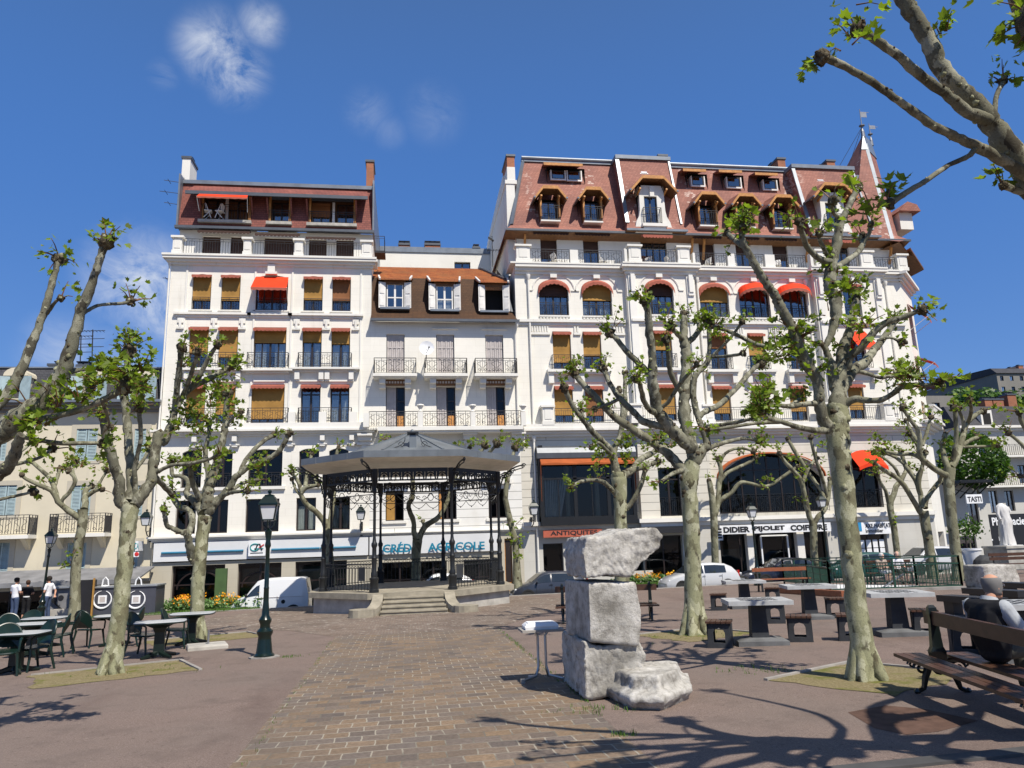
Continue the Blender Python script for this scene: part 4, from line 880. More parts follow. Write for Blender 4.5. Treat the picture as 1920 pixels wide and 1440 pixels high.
for i,q in enumerate(chw):
    window(Cw,q,0,2,0,.35 if i else 0,'ochre_blind',0)
    if i<2: awning(Cw,q[0]-.05,q[1]+.05,q[3],0,1.1,.6 if i else 1.1)
t_=MB(); moulding(t_,-.1,L_+.1,0,zC-.55,zC,.5); moulding(t_,-.1,L_+.1,0,zB-.1,zB+.35,.7); t_.box(.3,L_-.1,-.9,0,zB+.35,zB+.5); 
for k in range(7): t_.box(.6+k*.45,.8+k*.45,-.8,-.6,zB+.5,zB+1.3)
t_.box(.3,L_-.1,-.85,-.55,zB+1.3,zB+1.42); t_.build('corner_balcony','moulding_plaster',Cw)
# mouldings
for i,(x0,x1,Y) in enumerate(segs):
    Mo=MB(); e=i in(1,3)
    moulding(Mo,x0,x1,Y,zC-.55,zC,.42,0,3,e); Mo.box(x0-(.3 if e or i==0 else 0),x1+(.3 if e else 0),Y-.46,Y+1.5,zC,zC+.1)
    moulding(Mo,x0,x1,Y,zB-.32,zB+.12,.55,0,3,e); Mo.box(x0,x1,Y-.5,Y,zB+.12,zB+.36)
    za,zb=zat(1100,611),zat(1100,601); moulding(Mo,x0+.15,x1-.15,Y,za,zb,.2,0,2,False)
    moulding(Mo,x0,x1,Y,zS-.1,zS+.35,.3,0,2,e)
    for q,yy in R5:
        if x0<(q[0]+q[1])/2<x1:
            m=(q[0]+q[1])/2; Mo.box(m-.2,m+.2,Y-.22,Y,q[3]+.12,zC-.55); r_=(q[1]-q[0])/2+.38; zc=q[3]-ar5(q)-.05
            Mo.tube([(m+r_*cos(t),Y-.015,zc+ (ar5(q)+.5)*sin(t)) for t in [pi*k/14 for k in range(15)]],.05,5)
            for s in (-1,1): Mo.box(m+s*r_-(.0 if s>0 else .3),m+s*r_+(.3 if s>0 else 0),Y-.06,Y,zc-.06,zc+.02)
            Mo.box(q[0]-.05,q[1]+.05,Y-.08,Y,q[2]-.09,q[2])
            for k in range(9): Mo.box(q[0]+(q[1]-q[0])*k/9,q[0]+(q[1]-q[0])*(k+.5)/9,Y-.05,Y,q[2]-.2,q[2]-.09)
    for q,yy in R4:
        if x0<(q[0]+q[1])/2<x1:
            Mo.box(q[0]-.45,q[1]+.45,Y-.45,Y,q[2]-.26,q[2]-.1); Mo.box(q[0]-.4,q[1]+.4,Y-.36,Y,q[2]-.36,q[2]-.26)
            for x in (q[0]-.22,q[1]+.22): Mo.box(x-.15,x+.15,Y-.3,Y,q[2]-.9,q[2]-.36)
            Mo.box(q[0],q[1],Y-.08,Y,q[2]-.82,q[2]-.76)
    for q,yy in R3:
        if x0<(q[0]+q[1])/2<x1: pass
    Mo.build('cornice_moulding','moulding_plaster',B3)
# fluted panels and pilasters
Pp=MB()
for (a,b) in ((996,1030),(1076,1087),(1150,1170),(1313,1325),(1378,1395),(1440,1460),(1505,1520),(1625,1640)):
    x0,x1=xat(a,617),xat(b,617); Y=pl((x0+x1)/2); z0,z1=zat(1100,623),zat(1100,613)
    n=max(2,int((x1-x0)/.14))
    for k in range(n): Pp.box(x0+(x1-x0)*k/n,x0+(x1-x0)*(k+.55)/n,Y-.07,Y,z0,z1)
    Pp.box(x0-.03,x1+.03,Y-.1,Y,z0-.18,z0-.04)
Pp.build('fluted_frieze','moulding_plaster',B3)
for x0,x1,Y in ((ba[0]+.1,ba[0]+.55,FY-BO),(ba[1]-.55,ba[1]-.1,FY-BO),(bb[0]+.1,bb[0]+.55,FY-BO),(bb[1]-.55,bb[1]-.1,FY-BO)):
    p=MB(); p.box(x0,x1,Y-.1,Y,zB+.5,zC-.6); p.box(x0+.1,x1-.1,Y-.26,Y-.1,zC-1.7,zC-.6); p.box(x0+.05,x1-.05,Y-.2,Y-.1,zC-1.9,zC-1.7); p.build('pilaster','white_plaster_plain',B3)
p=MB(); 
for a,b in ((1655,1680),): 
    for y0,y1 in ((520,600),(620,800)): x0,x1=xat(a,700),xat(b,700); p.box(x0,x1,FY-.06,FY,zat(1600,y1),zat(1600,y0))
p.build('wall_panel','white_plaster_plain',B3)
for px,Y in ((991,FY-.12),(1308,FY-.12),(1512,FY-.12),(1661,FY-.12)):
    x=xat(px,560); pipe(B3,[(x,Y,zC-.7),(x,Y,zB+.1)],.06); 
for px in (1003,1690): x=xat(px,900); pipe(B3,[(x,FY-.15,zB-.4),(x,FY-.15,g3)],.06)
# windows
for j,(q,Y) in enumerate(R5):
    op=j in(4,5); a=ar5(q) if j!=6 else 0
    o=window(B3,q,Y,4 if j!=6 else 2,0,.52 if j in(1,3) else(.42 if j in (0,2) else 0),'ochre_blind' if j in(1,3) else 'dark_blind',0,.6 if j<4 else 0)
    if j==6: valance(o,q[0],q[1],q[3],Y,.3)
    else:
        # curved hood awning following the arch
        v=MB(); n=12; m=(q[0]+q[1])/2; hw=(q[1]-q[0])/2+.05; big=1.0 if op else .28; zc=q[3]-a
        A=[(m-hw*cos(t),Y-.02,zc+a*1.08*sin(t)+.02) for t in [pi*k/n for k in range(n+1)]]
        if op:
            Bp=[(m-(hw+.08)*cos(t),Y-.85*(.35+.65*sin(t)),zc-.35+a*.75*sin(t)) for t in [pi*k/n for k in range(n+1)]]
        else: Bp=[(m-(hw+.04)*cos(t),Y-.34*(.4+.6*sin(t)),zc-.06-.5*(1-sin(t))*.6+a*.86*sin(t)) for t in [pi*k/n for k in range(n+1)]]
        mid=[(Vector(p)+Vector(s_))/2+Vector((0,-.12 if op else -.03,.14 if op else .03)) for p,s_ in zip(A,Bp)]
        for k in range(n):
            v.face([A[k],A[k+1],mid[k+1],mid[k]]); v.face([mid[k],mid[k+1],Bp[k+1],Bp[k]])
            p,s_=Vector(Bp[k]),Vector(Bp[k+1]); v.face([p,s_,s_-Vector((0,0,.16)),(p+s_)/2-Vector((0,0,.22)),p-Vector((0,0,.16))],1)
        v.build('hood_awning',['red_awning' if op else 'pink_valance','pink_valance'],o,True)
    r=MB(); rail(r,(q[0],Y+.02,q[2]),(q[1],Y+.02,q[2]),.8,.13,1); r.build('railing','iron_railing',o)
bl4=[(.8,'ochre_blind'),(.62,'ochre_blind'),(.5,'ochre_blind'),(.4,'brown_blind'),(.6,'ochre_blind'),(.45,'ochre_blind'),(0,'ochre_blind')]
bl3=[(.78,'ochre_blind'),(.8,'brown_blind'),(.8,'ochre_blind'),(.76,'ochre_blind'),(.75,'brown_blind'),(.72,'ochre_blind'),(.72,'ochre_blind')]
for RR,bl_ in ((R4,bl4),(R3,bl3)):
    for j,(q,Y) in enumerate(RR):
        o=window(B3,q,Y,2,0,bl_[j][0],bl_[j][1],.29 if not(RR is R4 and j==6) else 0)
        if RR is R4:
            r=MB(); rail(r,(q[0]-.12,Y-.34,q[2]-.08),(q[1]+.12,Y-.34,q[2]-.08),.85,.12,1); 
            for x in (q[0]-.12,q[1]+.12): rail(r,(x,Y-.34,q[2]-.08),(x,Y,q[2]-.08),.85,.15)
            r.build('railing','iron_railing',o)
q,Y=R4[6]; awning(B3,q[0]-.05,q[1]+.05,q[3]+.05,Y,1.25,1.35)
# balcony over the shops (row 3)
for k,(a,b) in enumerate(((1022,1182),(1183,1300),(1322,1520),(1535,1645),(1650,1690))):
    xa,xb=xat(a,790),xat(b,790); Y=pl((xa+xb)/2)-.42; r=MB(); rail(r,(xa+.5,Y,zB+.36),(xb-.3,Y,zB+.36),.9,.13,0); r.build('balcony_railing','iron_railing',B3)
    p=MB(); pedestal(p,xa-.25,xa+.45,Y-.1,Y+.4,zB+.3,zB+1.35); p.build('balcony_pier','moulding_plaster',B3)
# first floor shop bow window and arches
q,Y=R2[0]; F=MB(); yb=Y-.55; x0,x1,z0,z1=q
F.box(x0-.1,x1+.1,yb-.05,Y+.2,z0-.05,z0+.42); F.box(x0-.1,x0+.12,yb-.02,Y+.2,z0,z1); F.box(x1-.12,x1+.1,yb-.02,Y+.2,z0,z1); F.box(x0-.12,x1+.12,yb-.03,Y+.2,z1-1.1,z1-.75)
for f in (.36,.72): x=x0+(x1-x0)*f; F.box(x-.1,x+.1,yb,yb+.1,z0+.42,z1-1.1)
F.box(x0,x1,yb,yb+.08,z1-1.95,z1-1.85)
for f in (.18,.54,.86): x=x0+(x1-x0)*f; F.box(x-.025,x+.025,yb+.02,yb+.06,z0+.4,z1-1.9)
pr=[(yb-.12,z1-.75),(yb-.15,z1-.45),(yb-.02,z1-.15),(yb+.25,z1-.02),(Y,z1),(Y,z1-.75)]; F.prism([(x0-.2,y,z) for y,z in pr],(x1-x0+.4,0,0),1)
F.face([(x0-.3,Y+2.2,z0-.2),(x1+.3,Y+2.2,z0-.2),(x1+.3,Y+2.2,z1),(x0-.3,Y+2.2,z1)],2); F.face([(x0-.3,Y+.3,z0+.1),(x1+.3,Y+.3,z0+.1),(x1+.3,Y+2.2,z0+.1),(x0-.3,Y+2.2,z0+.1)],2); F.face([(x0-.3,Y+.3,z1-.05),(x1+.3,Y+.3,z1-.05),(x1+.3,Y+2.2,z1-.05),(x0-.3,Y+2.2,z1-.05)],2)
bw=F.build('bow_window',['black_iron','dark_zinc','dark_interior'],B3)
g=MB(); g.face([(x0,yb+.05,z0+.4),(x1,yb+.05,z0+.4),(x1,yb+.05,z1-1.1),(x0,yb+.05,z1-1.1)]); g.face([(x0+.0,yb,z0+.4),(x0,Y,z0+.4),(x0,Y,z1-1.1),(x0,yb,z1-1.1)]); g.build('pane','shop_glass',bw)
c=MB()
for k in range(9): a=x0+.2+k*.1; c.face([(a,yb+.25+.05*sin(k*2),z0+.45),(a+.1,yb+.25+.05*sin(k*2+2),z0+.45),(a+.14+.05*k,yb+.25+.05*sin(k*2+2),z1-1.9),(a+.02+.05*k,yb+.25+.05*sin(k*2),z1-1.9)])
c.build('curtain','curtain_white',bw)
for f in (.33,.66): 
    c=MB(); c.lathe([(.2,0),(.2,.1),(.15,.15),(.14,z1-z0-1.3)],(x0+(x1-x0)*f,Y+.9,z0+.3),10); c.build('inner_column','cream_plaster',bw)
v=MB(); za=z1-.8; n=8
for k in range(n):
    a=x0-.05+(x1-x0+.1)*k/n; b=x0-.05+(x1-x0+.1)*(k+1)/n; v.face([(a,yb-.1,za),(b,yb-.1,za),(b,yb-.4,za-.26+.04*sin(k*2+1)),(a,yb-.4,za-.26+.04*sin(k*2-1))]); v.face([(a,yb-.4,za-.26+.04*sin(k*2-1)),(b,yb-.4,za-.26+.04*sin(k*2+1)),(b,yb-.4,za-.36),(a,yb-.4,za-.36)])
for x in (x0-.05,x1+.05): v.face([(x,yb-.1,za),(x,yb-.4,za-.26),(x,yb-.3,za-2.4),(x,yb-.1,za-2.3)])
v.build('awning','orange_awning',bw)
for j in (1,3):
    q,Y=R2[j]; o=window(B3,q,Y,2,.76,gl='shop_glass',dep=.34); r=MB(); rail(r,(q[0],Y+.05,q[2]),(q[1],Y+.05,q[2]),1.05,.12,1); r.build('railing','black_iron',o)
q,Y=R2[3]; v=MB(); n=10
for k in range(n):
    a=q[0]+(q[1]-q[0])*k/n;b=q[0]+(q[1]-q[0])*(k+1)/n; za=q[3]+.25*sin(pi*k/n); zb=q[3]+.25*sin(pi*(k+1)/n); v.face([(a,Y-.05,za+.1),(b,Y-.05,zb+.1),(b,Y-.9,zb-.75),(a,Y-.9,za-.75)]); v.face([(a,Y-.9,za-.75),(b,Y-.9,zb-.75),(b,Y-.9,zb-.95),(a,Y-.9,za-.95)])
v.build('awning','red_awning',B3)
q,Y=R2[2]; o=window(B3,q,FY-.05,8,.72,gl='shop_glass',dep=.5); r=MB(); rail(r,(q[0],Y-.3,q[2]),(q[1],Y-.3,q[2]),1.05,.12,1); r.build('railing','black_iron',o)
v=MB(); n=18; m=(q[0]+q[1])/2; hw=(q[1]-q[0])/2; rr=hw*.44
for k in range(n):
    t0,t1=pi*k/n,pi*(k+1)/n; p=lambda t,e,y:(m-(hw+e)*cos(t),y,q[3]-hw*.44+(rr+e)*sin(t)); v.face([p(t0,.05,Y-.02),p(t1,.05,Y-.02),p(t1,.0,Y-.4),p(t0,.0,Y-.4)]); v.face([p(t0,.0,Y-.4),p(t1,.0,Y-.4),p(t1,-.07,Y-.41),p(t0,-.07,Y-.41)])
v.build('arched_awning','orange_awning',o)
# ground floor shops
for j,(q,Y) in enumerate(R1): window(B3,q,Y,(1,3,5,2)[j],0,gl='shop_glass',dep=.34)
q,Y=R1[2]; s=MB()
for f in (.28,.74): x=q[0]+(q[1]-q[0])*f; s.box(x-.22,x+.22,Y-.05,Y+.3,q[2],q[3]-.1)
s.build('shop_pilaster','moulding_plaster',B3)
s=MB(); xa,xb=xat(1430,1040),xat(1480,1040); z_=zat(1450,1004); s.bar((xa,Y+.05,q[2]),(xa,Y+.05,z_),.08); s.bar((xb,Y+.05,q[2]),(xb,Y+.05,z_),.08); s.bar((xa,Y+.05,z_),(xb,Y+.05,z_),.08); s.build('door_frame','sign_white',B3)
s=MB(); s.box(q[0]+.1,q[0]+(q[1]-q[0])*.26,Y+.5,Y+.55,q[2],q[2]+2.3); s.build('shop_screen','shop_glass_teal',B3)
q,Y=R1[1]; s=MB(); s.box(q[0]-.4,q[1]+.3,Y-.7,Y,zat(1230,1000),zat(1230,989)); s.build('shop_canopy','sign_black',B3)
s=MB(); s.box(q[0]+.2,q[0]+1.4,Y+.1,Y+.16,q[2],q[2]+1.3); s.build('shop_panel','grey_render',B3)
q,Y=R1[3]; s=MB()
for r_ in range(2):
    for k in range(4): x=q[0]+.35+k*.42; z=zat(1640,(1010,1026)[r_])-.25; s.box(x,x+.3,Y+.1,Y+.13,z-.25,z+.2)
s.build('window_notice','sign_white',B3)
# signs
def board(name,label,px,col,lets,mats,Y=FY,th=.12):
    s=MB(); x0,x1=xat(px[0],(px[1]+px[3])/2,Y),xat(px[2],(px[1]+px[3])/2,Y); z0,z1=zat((px[0]+px[2])/2,px[3],Y),zat((px[0]+px[2])/2,px[1],Y); s.box(x0,x1,Y-th,Y,z0,z1,0)
    for txt,a,b,c,d,m,bold in lets: w_,h_=x1-x0,z1-z0; text_into(s,txt,x0+w_*a,x0+w_*b,z0+h_*c,z0+h_*d,Y-th-.012,m,.01,bold)
    return s,mats,label,name
def sign(*a,extra=None,**k):
    s,m,l,n=board(*a,**k)
    if extra: extra(s)
    return tag(s.build(n,m),l,'sign')
sign('shop_sign','faded red shop sign over the dark shop beside the downpipes',(1018,993,1128,1006.5),0,[('ANTIQUITES',.12,.92,.16,.86,1,.02)],['sign_red','letter_black'],Y=FY-.3)
sign('shop_sign','white shop sign with bold black lettering under the arched window',(1348,982.5,1556,999),0,[('DIDIER',.03,.265,.16,.82,1,.05),('PIJOLET',.30,.58,.16,.82,1,.05),('COIFFURE',.63,.965,.16,.82,1,.05)],['sign_white','letter_black'],Y=FY-BO if False else FY-.45)
def hx(s):
    Y=FY-.46; x=xat(1609,990,Y); z=zat(1609,996,Y); s.box(x-.1,x+.14,Y-.14,Y-.125,z,z+.5,2)
sign('shop_sign','white agency sign with thin black lettering beside the big plane tree',(1605,979,1668,1001.5),0,[('AXE HABITAT',.24,1.0,.52,.88,1,.03),('Immobilier',.24,.76,.12,.44,1,.025)],['sign_white','letter_black','letter_blue'],Y=FY-.46,extra=hx)
s=MB(); x=xat(1341,1000,FY-.5); z0,z1=zat(1356,1013,FY-.9),zat(1356,991,FY-.9); s.box(x-.25,x+.25,FY-.95,FY-.88,z0,z1)
for k in range(4): s.box(x-.2,x+.2,FY-.965,FY-.95,z0+.1+k*(z1-z0)*.24,z0+.2+k*(z1-z0)*.24,1)
s.bar((x,FY-.9,z1-.1),(x,FY-.4,z1-.1),.05,m=1); tag(s.build('hanging_sign',['sign_white','letter_black']),'small grey projecting panel of text at the left end of the hairdresser sign','sign')
# ---- terrace storey of the right block
TY=FY+1.35; ze3=zat(1200,438,FY-.2)
W=MB(); hsx=[]
for a,b in ((1014,1045),(1094,1123),(1202,1251),(1311,1340),(1380,1408),(1449,1477),(1568,1592)):
    q=rc(a,452,b,497,TY); z=rc(1200,452,1300,497,TY); q[2],q[3]=zC+.1,z[3]; hsx.append(q)
wall(W,rx0+.4,rx1+.6,zC,ze3+.5,TY,hsx,.25); W.face([(rx1+.6,TY,zC),(rx1+2.6,TY+2,zC),(rx1+2.6,TY+2,ze3+.5),(rx1+.6,TY,ze3+.5)]); W.build('terrace_wall','white_plaster_plain',B3)
for j,q in enumerate(hsx): window(B3,q,TY,4 if j==2 else 2,0,(.55,.35,0,.7,.3,.45,0)[j],'dark_blind',dep=.23)
for a,b in ((999,1065),(1077,1142),(1298,1350),(1362,1420),(1432,1490)): valance(B3,xat(a,441,FY+.8),xat(b,441,FY+.8),zat(1200,438.5,FY+.8),FY+.9,.3,'dark_blind')
for a,b in ((1203,1258),(1548,1597)): valance(B3,xat(a,437,FY-.3),xat(b,437,FY-.3),zat(1200,438,FY-.3),FY-.2,.35,'pink_valance',.35)
pzt=zat(1200,467,FY-.3); ped=[]
for a,b,w_ in ((967,995,1),(1069,1084,0),(1171,1176,0),(1178,1203,1),(1270,1294,1),(1299,1303,0),(1364,1377,0),(1434,1452,0),(1519,1524,0),(1528,1550,1),(1612,1637,1),(1680,1700,1)):
    x=xat((a+b)/2,480,FY-.3); Y=pl(x); xa,xb=xat(a,480,Y-.3),xat(b,480,Y-.3); ped.append((xa,xb,Y)); p=MB()
    if w_: pedestal(p,xa,xb,Y-.36,Y+.2,zC+.1,pzt)
    else: p.box(xa,xb,Y-.3,Y+.05,zC+.1,pzt-.15)
    p.build('terrace_pier','moulding_plaster',B3)
for (a,b,Y),(c,d,Y2) in zip(ped,ped[1:]):
    if c-b>.5: r=MB(); rail(r,(b,min(Y,Y2)-.12 if Y==Y2 else FY-.12,zC+.1),(c,min(Y,Y2)-.12 if Y==Y2 else FY-.12,zC+.1),.95,.16,1,.012); r.build('terrace_railing','iron_railing',B3)
# ---- mansard
RY=FY+.85; ze3=zat(1200,438,RY-.2)
mzb=ze3; mzt=zat(1300,316,RY+2.0); kk=(1.9)/(mzt-mzb); mY=RY+.1
lx0=xat(948,430,RY-.2); lx1=xat(1690,455,RY)
def mans(y,z,extra=0): return mY+(z-mzb)*kk-extra
DH=[]  # dormer holes
def drc(a,y0,b,y1,ex=0):
    Yg=RY+.9-ex; q=rc(a,y0,b,y1,Yg); return q
dorm=[(1011,1041,383,425),(1090,1119,385,427),(1302,1331,393,434),(1371,1399,396,437),(1439,1468,398,439)]
sky_=[(1032,1056,325,341),(1062,1086,326,343),(1293,1315,336,353),(1359,1383,338,356),(1427,1450,343,360)]
for d in dorm: DH.append(drc(d[0],d[2],d[1],d[3]))
for d in sky_: DH.append(rc(d[0],d[2],d[1],d[3],RY+1.7))
Rf=MB(); fl_z=mzb+.55
mx_l=xat(958,400,RY+.3)
wall(Rf,mx_l,lx1,fl_z,mzt,RY+.25,[[q[0]-.12,q[1]+.12,q[2],q[3]+.2] for q in DH],.02,0,kk,fl_z)
# sloping left hip: cut by a leaning side
for i,v in enumerate(Rf.v):
    if abs(v[0]-mx_l)<1e-4: Rf.v[i]=(v[0]+(v[2]-fl_z)*.22,v[1],v[2])
hipx=mx_l+(mzt-fl_z)*.22
Rf.face([(mx_l,RY+.25,fl_z),(hipx,RY+.25+(mzt-fl_z)*kk,mzt),(hipx,RY+9,mzt),(mx_l,RY+9,fl_z)])
Rf.face([(lx0,RY-.35,mzb),(lx1+.4,RY-.35,mzb),(lx1,RY+.25,fl_z),(mx_l,RY+.25,fl_z)]); Rf.face([(lx0,RY-.35,mzb),(mx_l,RY+.25,fl_z),(mx_l,RY+9,fl_z),(lx0,RY+9,mzb)])
rf=Rf.build('roof','red_roof_tile',B3)
Sf=MB(); Sf.face([(lx0,RY-.36,mzb-.06),(lx1+.4,RY-.36,mzb-.06),(lx1+.4,TY+.1,mzb-.3),(lx0,TY+.1,mzb-.3)]); Sf.box(lx0-.02,lx1+.4,RY-.45,RY-.34,mzb-.1,mzb+.03,1)
for px in (982,1292,1314,1506,1660): x=xat(px,455,RY+.6); Sf.bar((x,TY-.02,mzb-1.4),(x,RY+.0,mzb-.14),.13,m=2)
Sf.build('eave_soffit',['brown_wood','dark_zinc','orange_wood'],rf)
Zn=MB(); ytop=RY+.25+(mzt-fl_z)*kk
Zn.box(hipx-.1,xat(1505,322,ytop),ytop-.12,ytop+.25,mzt-.05,mzt+.22); Zn.box(xat(1505,322,ytop),xat(1627,330,ytop),ytop-.1,ytop+.25,mzt-.35,mzt-.05)
Zn.tube([(hipx-.1,ytop-.1,mzt+.2),(xat(1505,322,ytop),ytop-.1,mzt+.2)],.12,8)
Zn.bar((mx_l,RY+.2,fl_z),(hipx,ytop-.05,mzt),.2,.12)
Zn.build('zinc_ridge','zinc_sheet',rf)
# bay roofs
def bayroof(xa,xb,ye,ztop,name='bay_roof'):
    b=MB(); y0=RY-.75; y1=y0+(ztop-mzb)*kk*.95
    b.face([(xa-.2,y0,mzb+.05),(xb+.2,y0,mzb+.05),(xb,y0+.45,fl_z+.1),(xa,y0+.45,fl_z+.1)]); b.face([(xa,y0+.45,fl_z+.1),(xb,y0+.45,fl_z+.1),(xb,y1,ztop),(xa,y1,ztop)])
    b.face([(xa,y0+.45,fl_z+.1),(xa,y1,ztop),(xa,y1+1.2,ztop),(xa,y1+1.2,fl_z)]); b.face([(xb,y0+.45,fl_z+.1),(xb,y1,ztop),(xb,y1+1.2,ztop),(xb,y1+1.2,fl_z)]); b.face([(xa-.2,y0,mzb+.05),(xa,y0+.45,fl_z+.1),(xa,RY+.6,fl_z+.1),(xa-.2,RY+.2,mzb)]); b.face([(xb+.2,y0,mzb+.05),(xb,y0+.45,fl_z+.1),(xb,RY+.6,fl_z+.1),(xb+.2,RY+.2,mzb)])
    b.face([(xa-.2,y0,mzb+.02),(xb+.2,y0,mzb+.02),(xb+.2,TY,mzb-.2),(xa-.2,TY,mzb-.2)],1)
    b.box(xa-.12,xb+.12,y1-.15,y1+1.2,ztop,ztop+.26,2); b.bar((xa,y0+.4,fl_z+.1),(xa,y1-.04,ztop),.24,.1,2); b.bar((xb,y0+.4,fl_z+.1),(xb,y1-.04,ztop),.12,.1,2)
    b.box(xa-.2,xb+.2,y0-.1,y0,mzb-.05,mzb+.08,2)
    return b.build(name,['red_roof_tile','brown_wood','zinc_sheet'],rf)
b1=(xat(1172,400,RY),xat(1272,400,RY)); b2=(xat(1511,400,RY),xat(1626,400,RY))
bayroof(b1[0],b1[1],0,zat(1200,304,RY+1.3)); bayroof(b2[0],b2[1],0,zat(1540,322,RY+1.3))
# stone dormers on the bays
def stone_dormer(cx,px,Yd):
    D=MB(); x0,x1=xat(px[0],400,Yd),xat(px[1],400,Yd); zb,zt=zat(1220,436,Yd),zat(1220,348,Yd); m=(x0+x1)/2; hw=(x1-x0)/2
    wz0,wz1=zat(1220,419,Yd),zat(1220,368,Yd); wx0,wx1=m-.5,m+.5
    if px[0]<1300: wx0,wx1=xat(1209,395,Yd),xat(1233,395,Yd)
    else: wx0,wx1=xat(1549,400,Yd),xat(1570,400,Yd)
    zn=(zb+zt)/2-.3; q=[wx0,wx1,wz0,wz1]
    # front slab with curved flanks, hole for the window
    rows=[(zb,hw*1.0),(zb+.35,hw*1.0),(zb+.75,hw*.92),(zb+1.1,hw*.76),(zb+1.5,hw*.7),(zt-.5,hw*.68),(zt,hw*.55)]
    for (za,wa),(zc_,wb) in zip(rows,rows[1:]):
        for s in (-1,1):
            e=wx1 if s>0 else wx0
            D.prism([(e,Yd,max(za,wz0) if False else za),(m+s*wa,Yd,za),(m+s*wb,Yd,zc_),(e,Yd,zc_)],(0,.3,0))
    D.box(wx0,wx1,Yd,Yd+.3,zb,wz0); D.box(wx0,wx1,Yd,Yd+.3,wz1,zt); D.box(m-hw*.68,m+hw*.68,Yd-.32,Yd,wz0-.3,wz0-.1); D.box(m-hw*.6,m+hw*.6,Yd-.22,Yd,wz0-.48,wz0-.3); D.box(m-.14,m+.14,Yd-.12,Yd,wz1-.05,zt-.1)
    for s in (-1,1): D.face([(m+s*hw*.68,Yd,zb+1.4),(m+s*hw*.68,Yd+2,zb+1.4),(m+s*hw*.68,Yd+2,zt),(m+s*hw*.68,Yd,zt)])
    d=D.build('stone_dormer','moulding_plaster',B3); window(d,q,Yd,2,0,0,dep=.2)
    r=MB(); rail(r,(wx0-.15,Yd-.25,wz0-.08),(wx1+.15,Yd-.25,wz0-.08),1.05,.14,1); 
    for x in (wx0-.15,wx1+.15): rail(r,(x,Yd-.25,wz0-.08),(x,Yd,wz0-.08),1.05,.2)
    r.build('railing','iron_railing',d)
    hood(d,m,hw*1.28,zt-.62,zt+.34,Yd,1.15)
def hood(par,m,hw,z0,z1,Y,back,out=.55):
    Hd=MB(); pts=[(m-hw,z0),(m-hw*.45,z1),(m+hw*.45,z1),(m+hw,z0)]; yf=Y-out
    for (a,za),(b,zb) in zip(pts,pts[1:]):
        Hd.face([(a,yf,za+.06),(b,yf,zb+.06),(b,Y+back+.8,zb+.5),(a,Y+back,za+.10)],0)
        Hd.prism([(a,yf-.03,za-.13),(b,yf-.03,zb-.13),(b,yf-.03,zb+.08),(a,yf-.03,za+.08)],(0,.09,0),1)
        Hd.face([(a,yf,za-.05),(b,yf,zb-.05),(b,Y+.6,zb-.05),(a,Y+.6,za-.05)],2)
    for s in (-1,1): Hd.bar((m+s*hw,yf-.05,z0+.02),(m+s*hw*1.02,Y+back,z0+.12),.12,.1,3)
    for f in (-.42,.42): Hd.bar((m+f*hw*1.35,Y+.2,z0+.05),(m+f*hw*1.35,yf+.1,z0+.2),.1,m=1)
    return Hd.build('dormer_hood',['red_roof_tile','orange_wood','brown_wood','zinc_sheet'],par)
stone_dormer(0,(1190,1258),RY-.55); stone_dormer(0,(1530,1594),RY-.55)
for q in DH[:5]:
    D=MB(); Yd=RY-.05; m=(q[0]+q[1])/2; hw=(q[1]-q[0])/2
    for s in (-1,1):
        x=m+s*(hw+.06); pr=[(Yd+.1,q[2]-.05),(Yd-.05,q[2]+.3),(Yd+.1,q[2]+.8),(Yd+.25,q[2]+1.4),(Yd+.05,q[3]+.15),(Yd+1.3,q[3]+.15),(Yd+.5,q[2])]
        D.prism([(x-.05,y,z) for y,z in pr],(.1,0,0)); D.bar((x,Yd+.0,q[2]+.25),(x,Yd-.02,q[3]+.2),.11,m=1)
    D.box(q[0]-.1,q[1]+.1,Yd-.12,Yd+.4,q[2]-.1,q[2],2)
    d=D.build('dormer',['brown_wood','orange_wood','moulding_plaster'],B3); window(d,[q[0],q[1],q[2],q[3]-.1],Yd+.32,2,0,0,dep=.2)
    r=MB(); n=10; rail(r,(q[0]-.05,Yd-.12,q[2]+.02),(q[1]+.05,Yd-.12,q[2]+.02),.95,.13,1); r.build('railing','iron_railing',d)
    hood(d,m,hw*1.95,q[3]-.22,q[3]+.52,Yd,1.2,.45)
for q in DH[5:]:
    D=MB(); Yd=RY+1.25
    D.box(q[0]-.08,q[1]+.08,Yd,Yd+.1,q[2]-.1,q[2]); D.box(q[0]-.08,q[0],Yd,Yd+.8,q[2],q[3]); D.box(q[1],q[1]+.08,Yd,Yd+.8,q[2],q[3])
    d=D.build('roof_window','window_frame_white',B3); window(d,q,Yd-.1,1,0,0,dep=.2)
for a,b in ((1019,1092),(1279,1322),(1346,1389),(1413,1455)):
    i=0 if a<1100 else 2; z=DH[5 if a<1100 else {1279:7,1346:8,1413:9}[a]][3]+.08; x0,x1=xat(a,325,RY+.9),xat(b,325,RY+.9); p=MB(); p.prism([(x0+.1,RY+1.9,z+.42),(x1-.1,RY+1.9,z+.42),(x1,RY+.75,z+.08),(x0,RY+.75,z+.08)],(0,0,.07),0); p.box(x0,x1,RY+.70,RY+.76,z-.04,z+.14,1); p.build('roof_window_hood',['red_roof_tile','orange_wood'],B3)
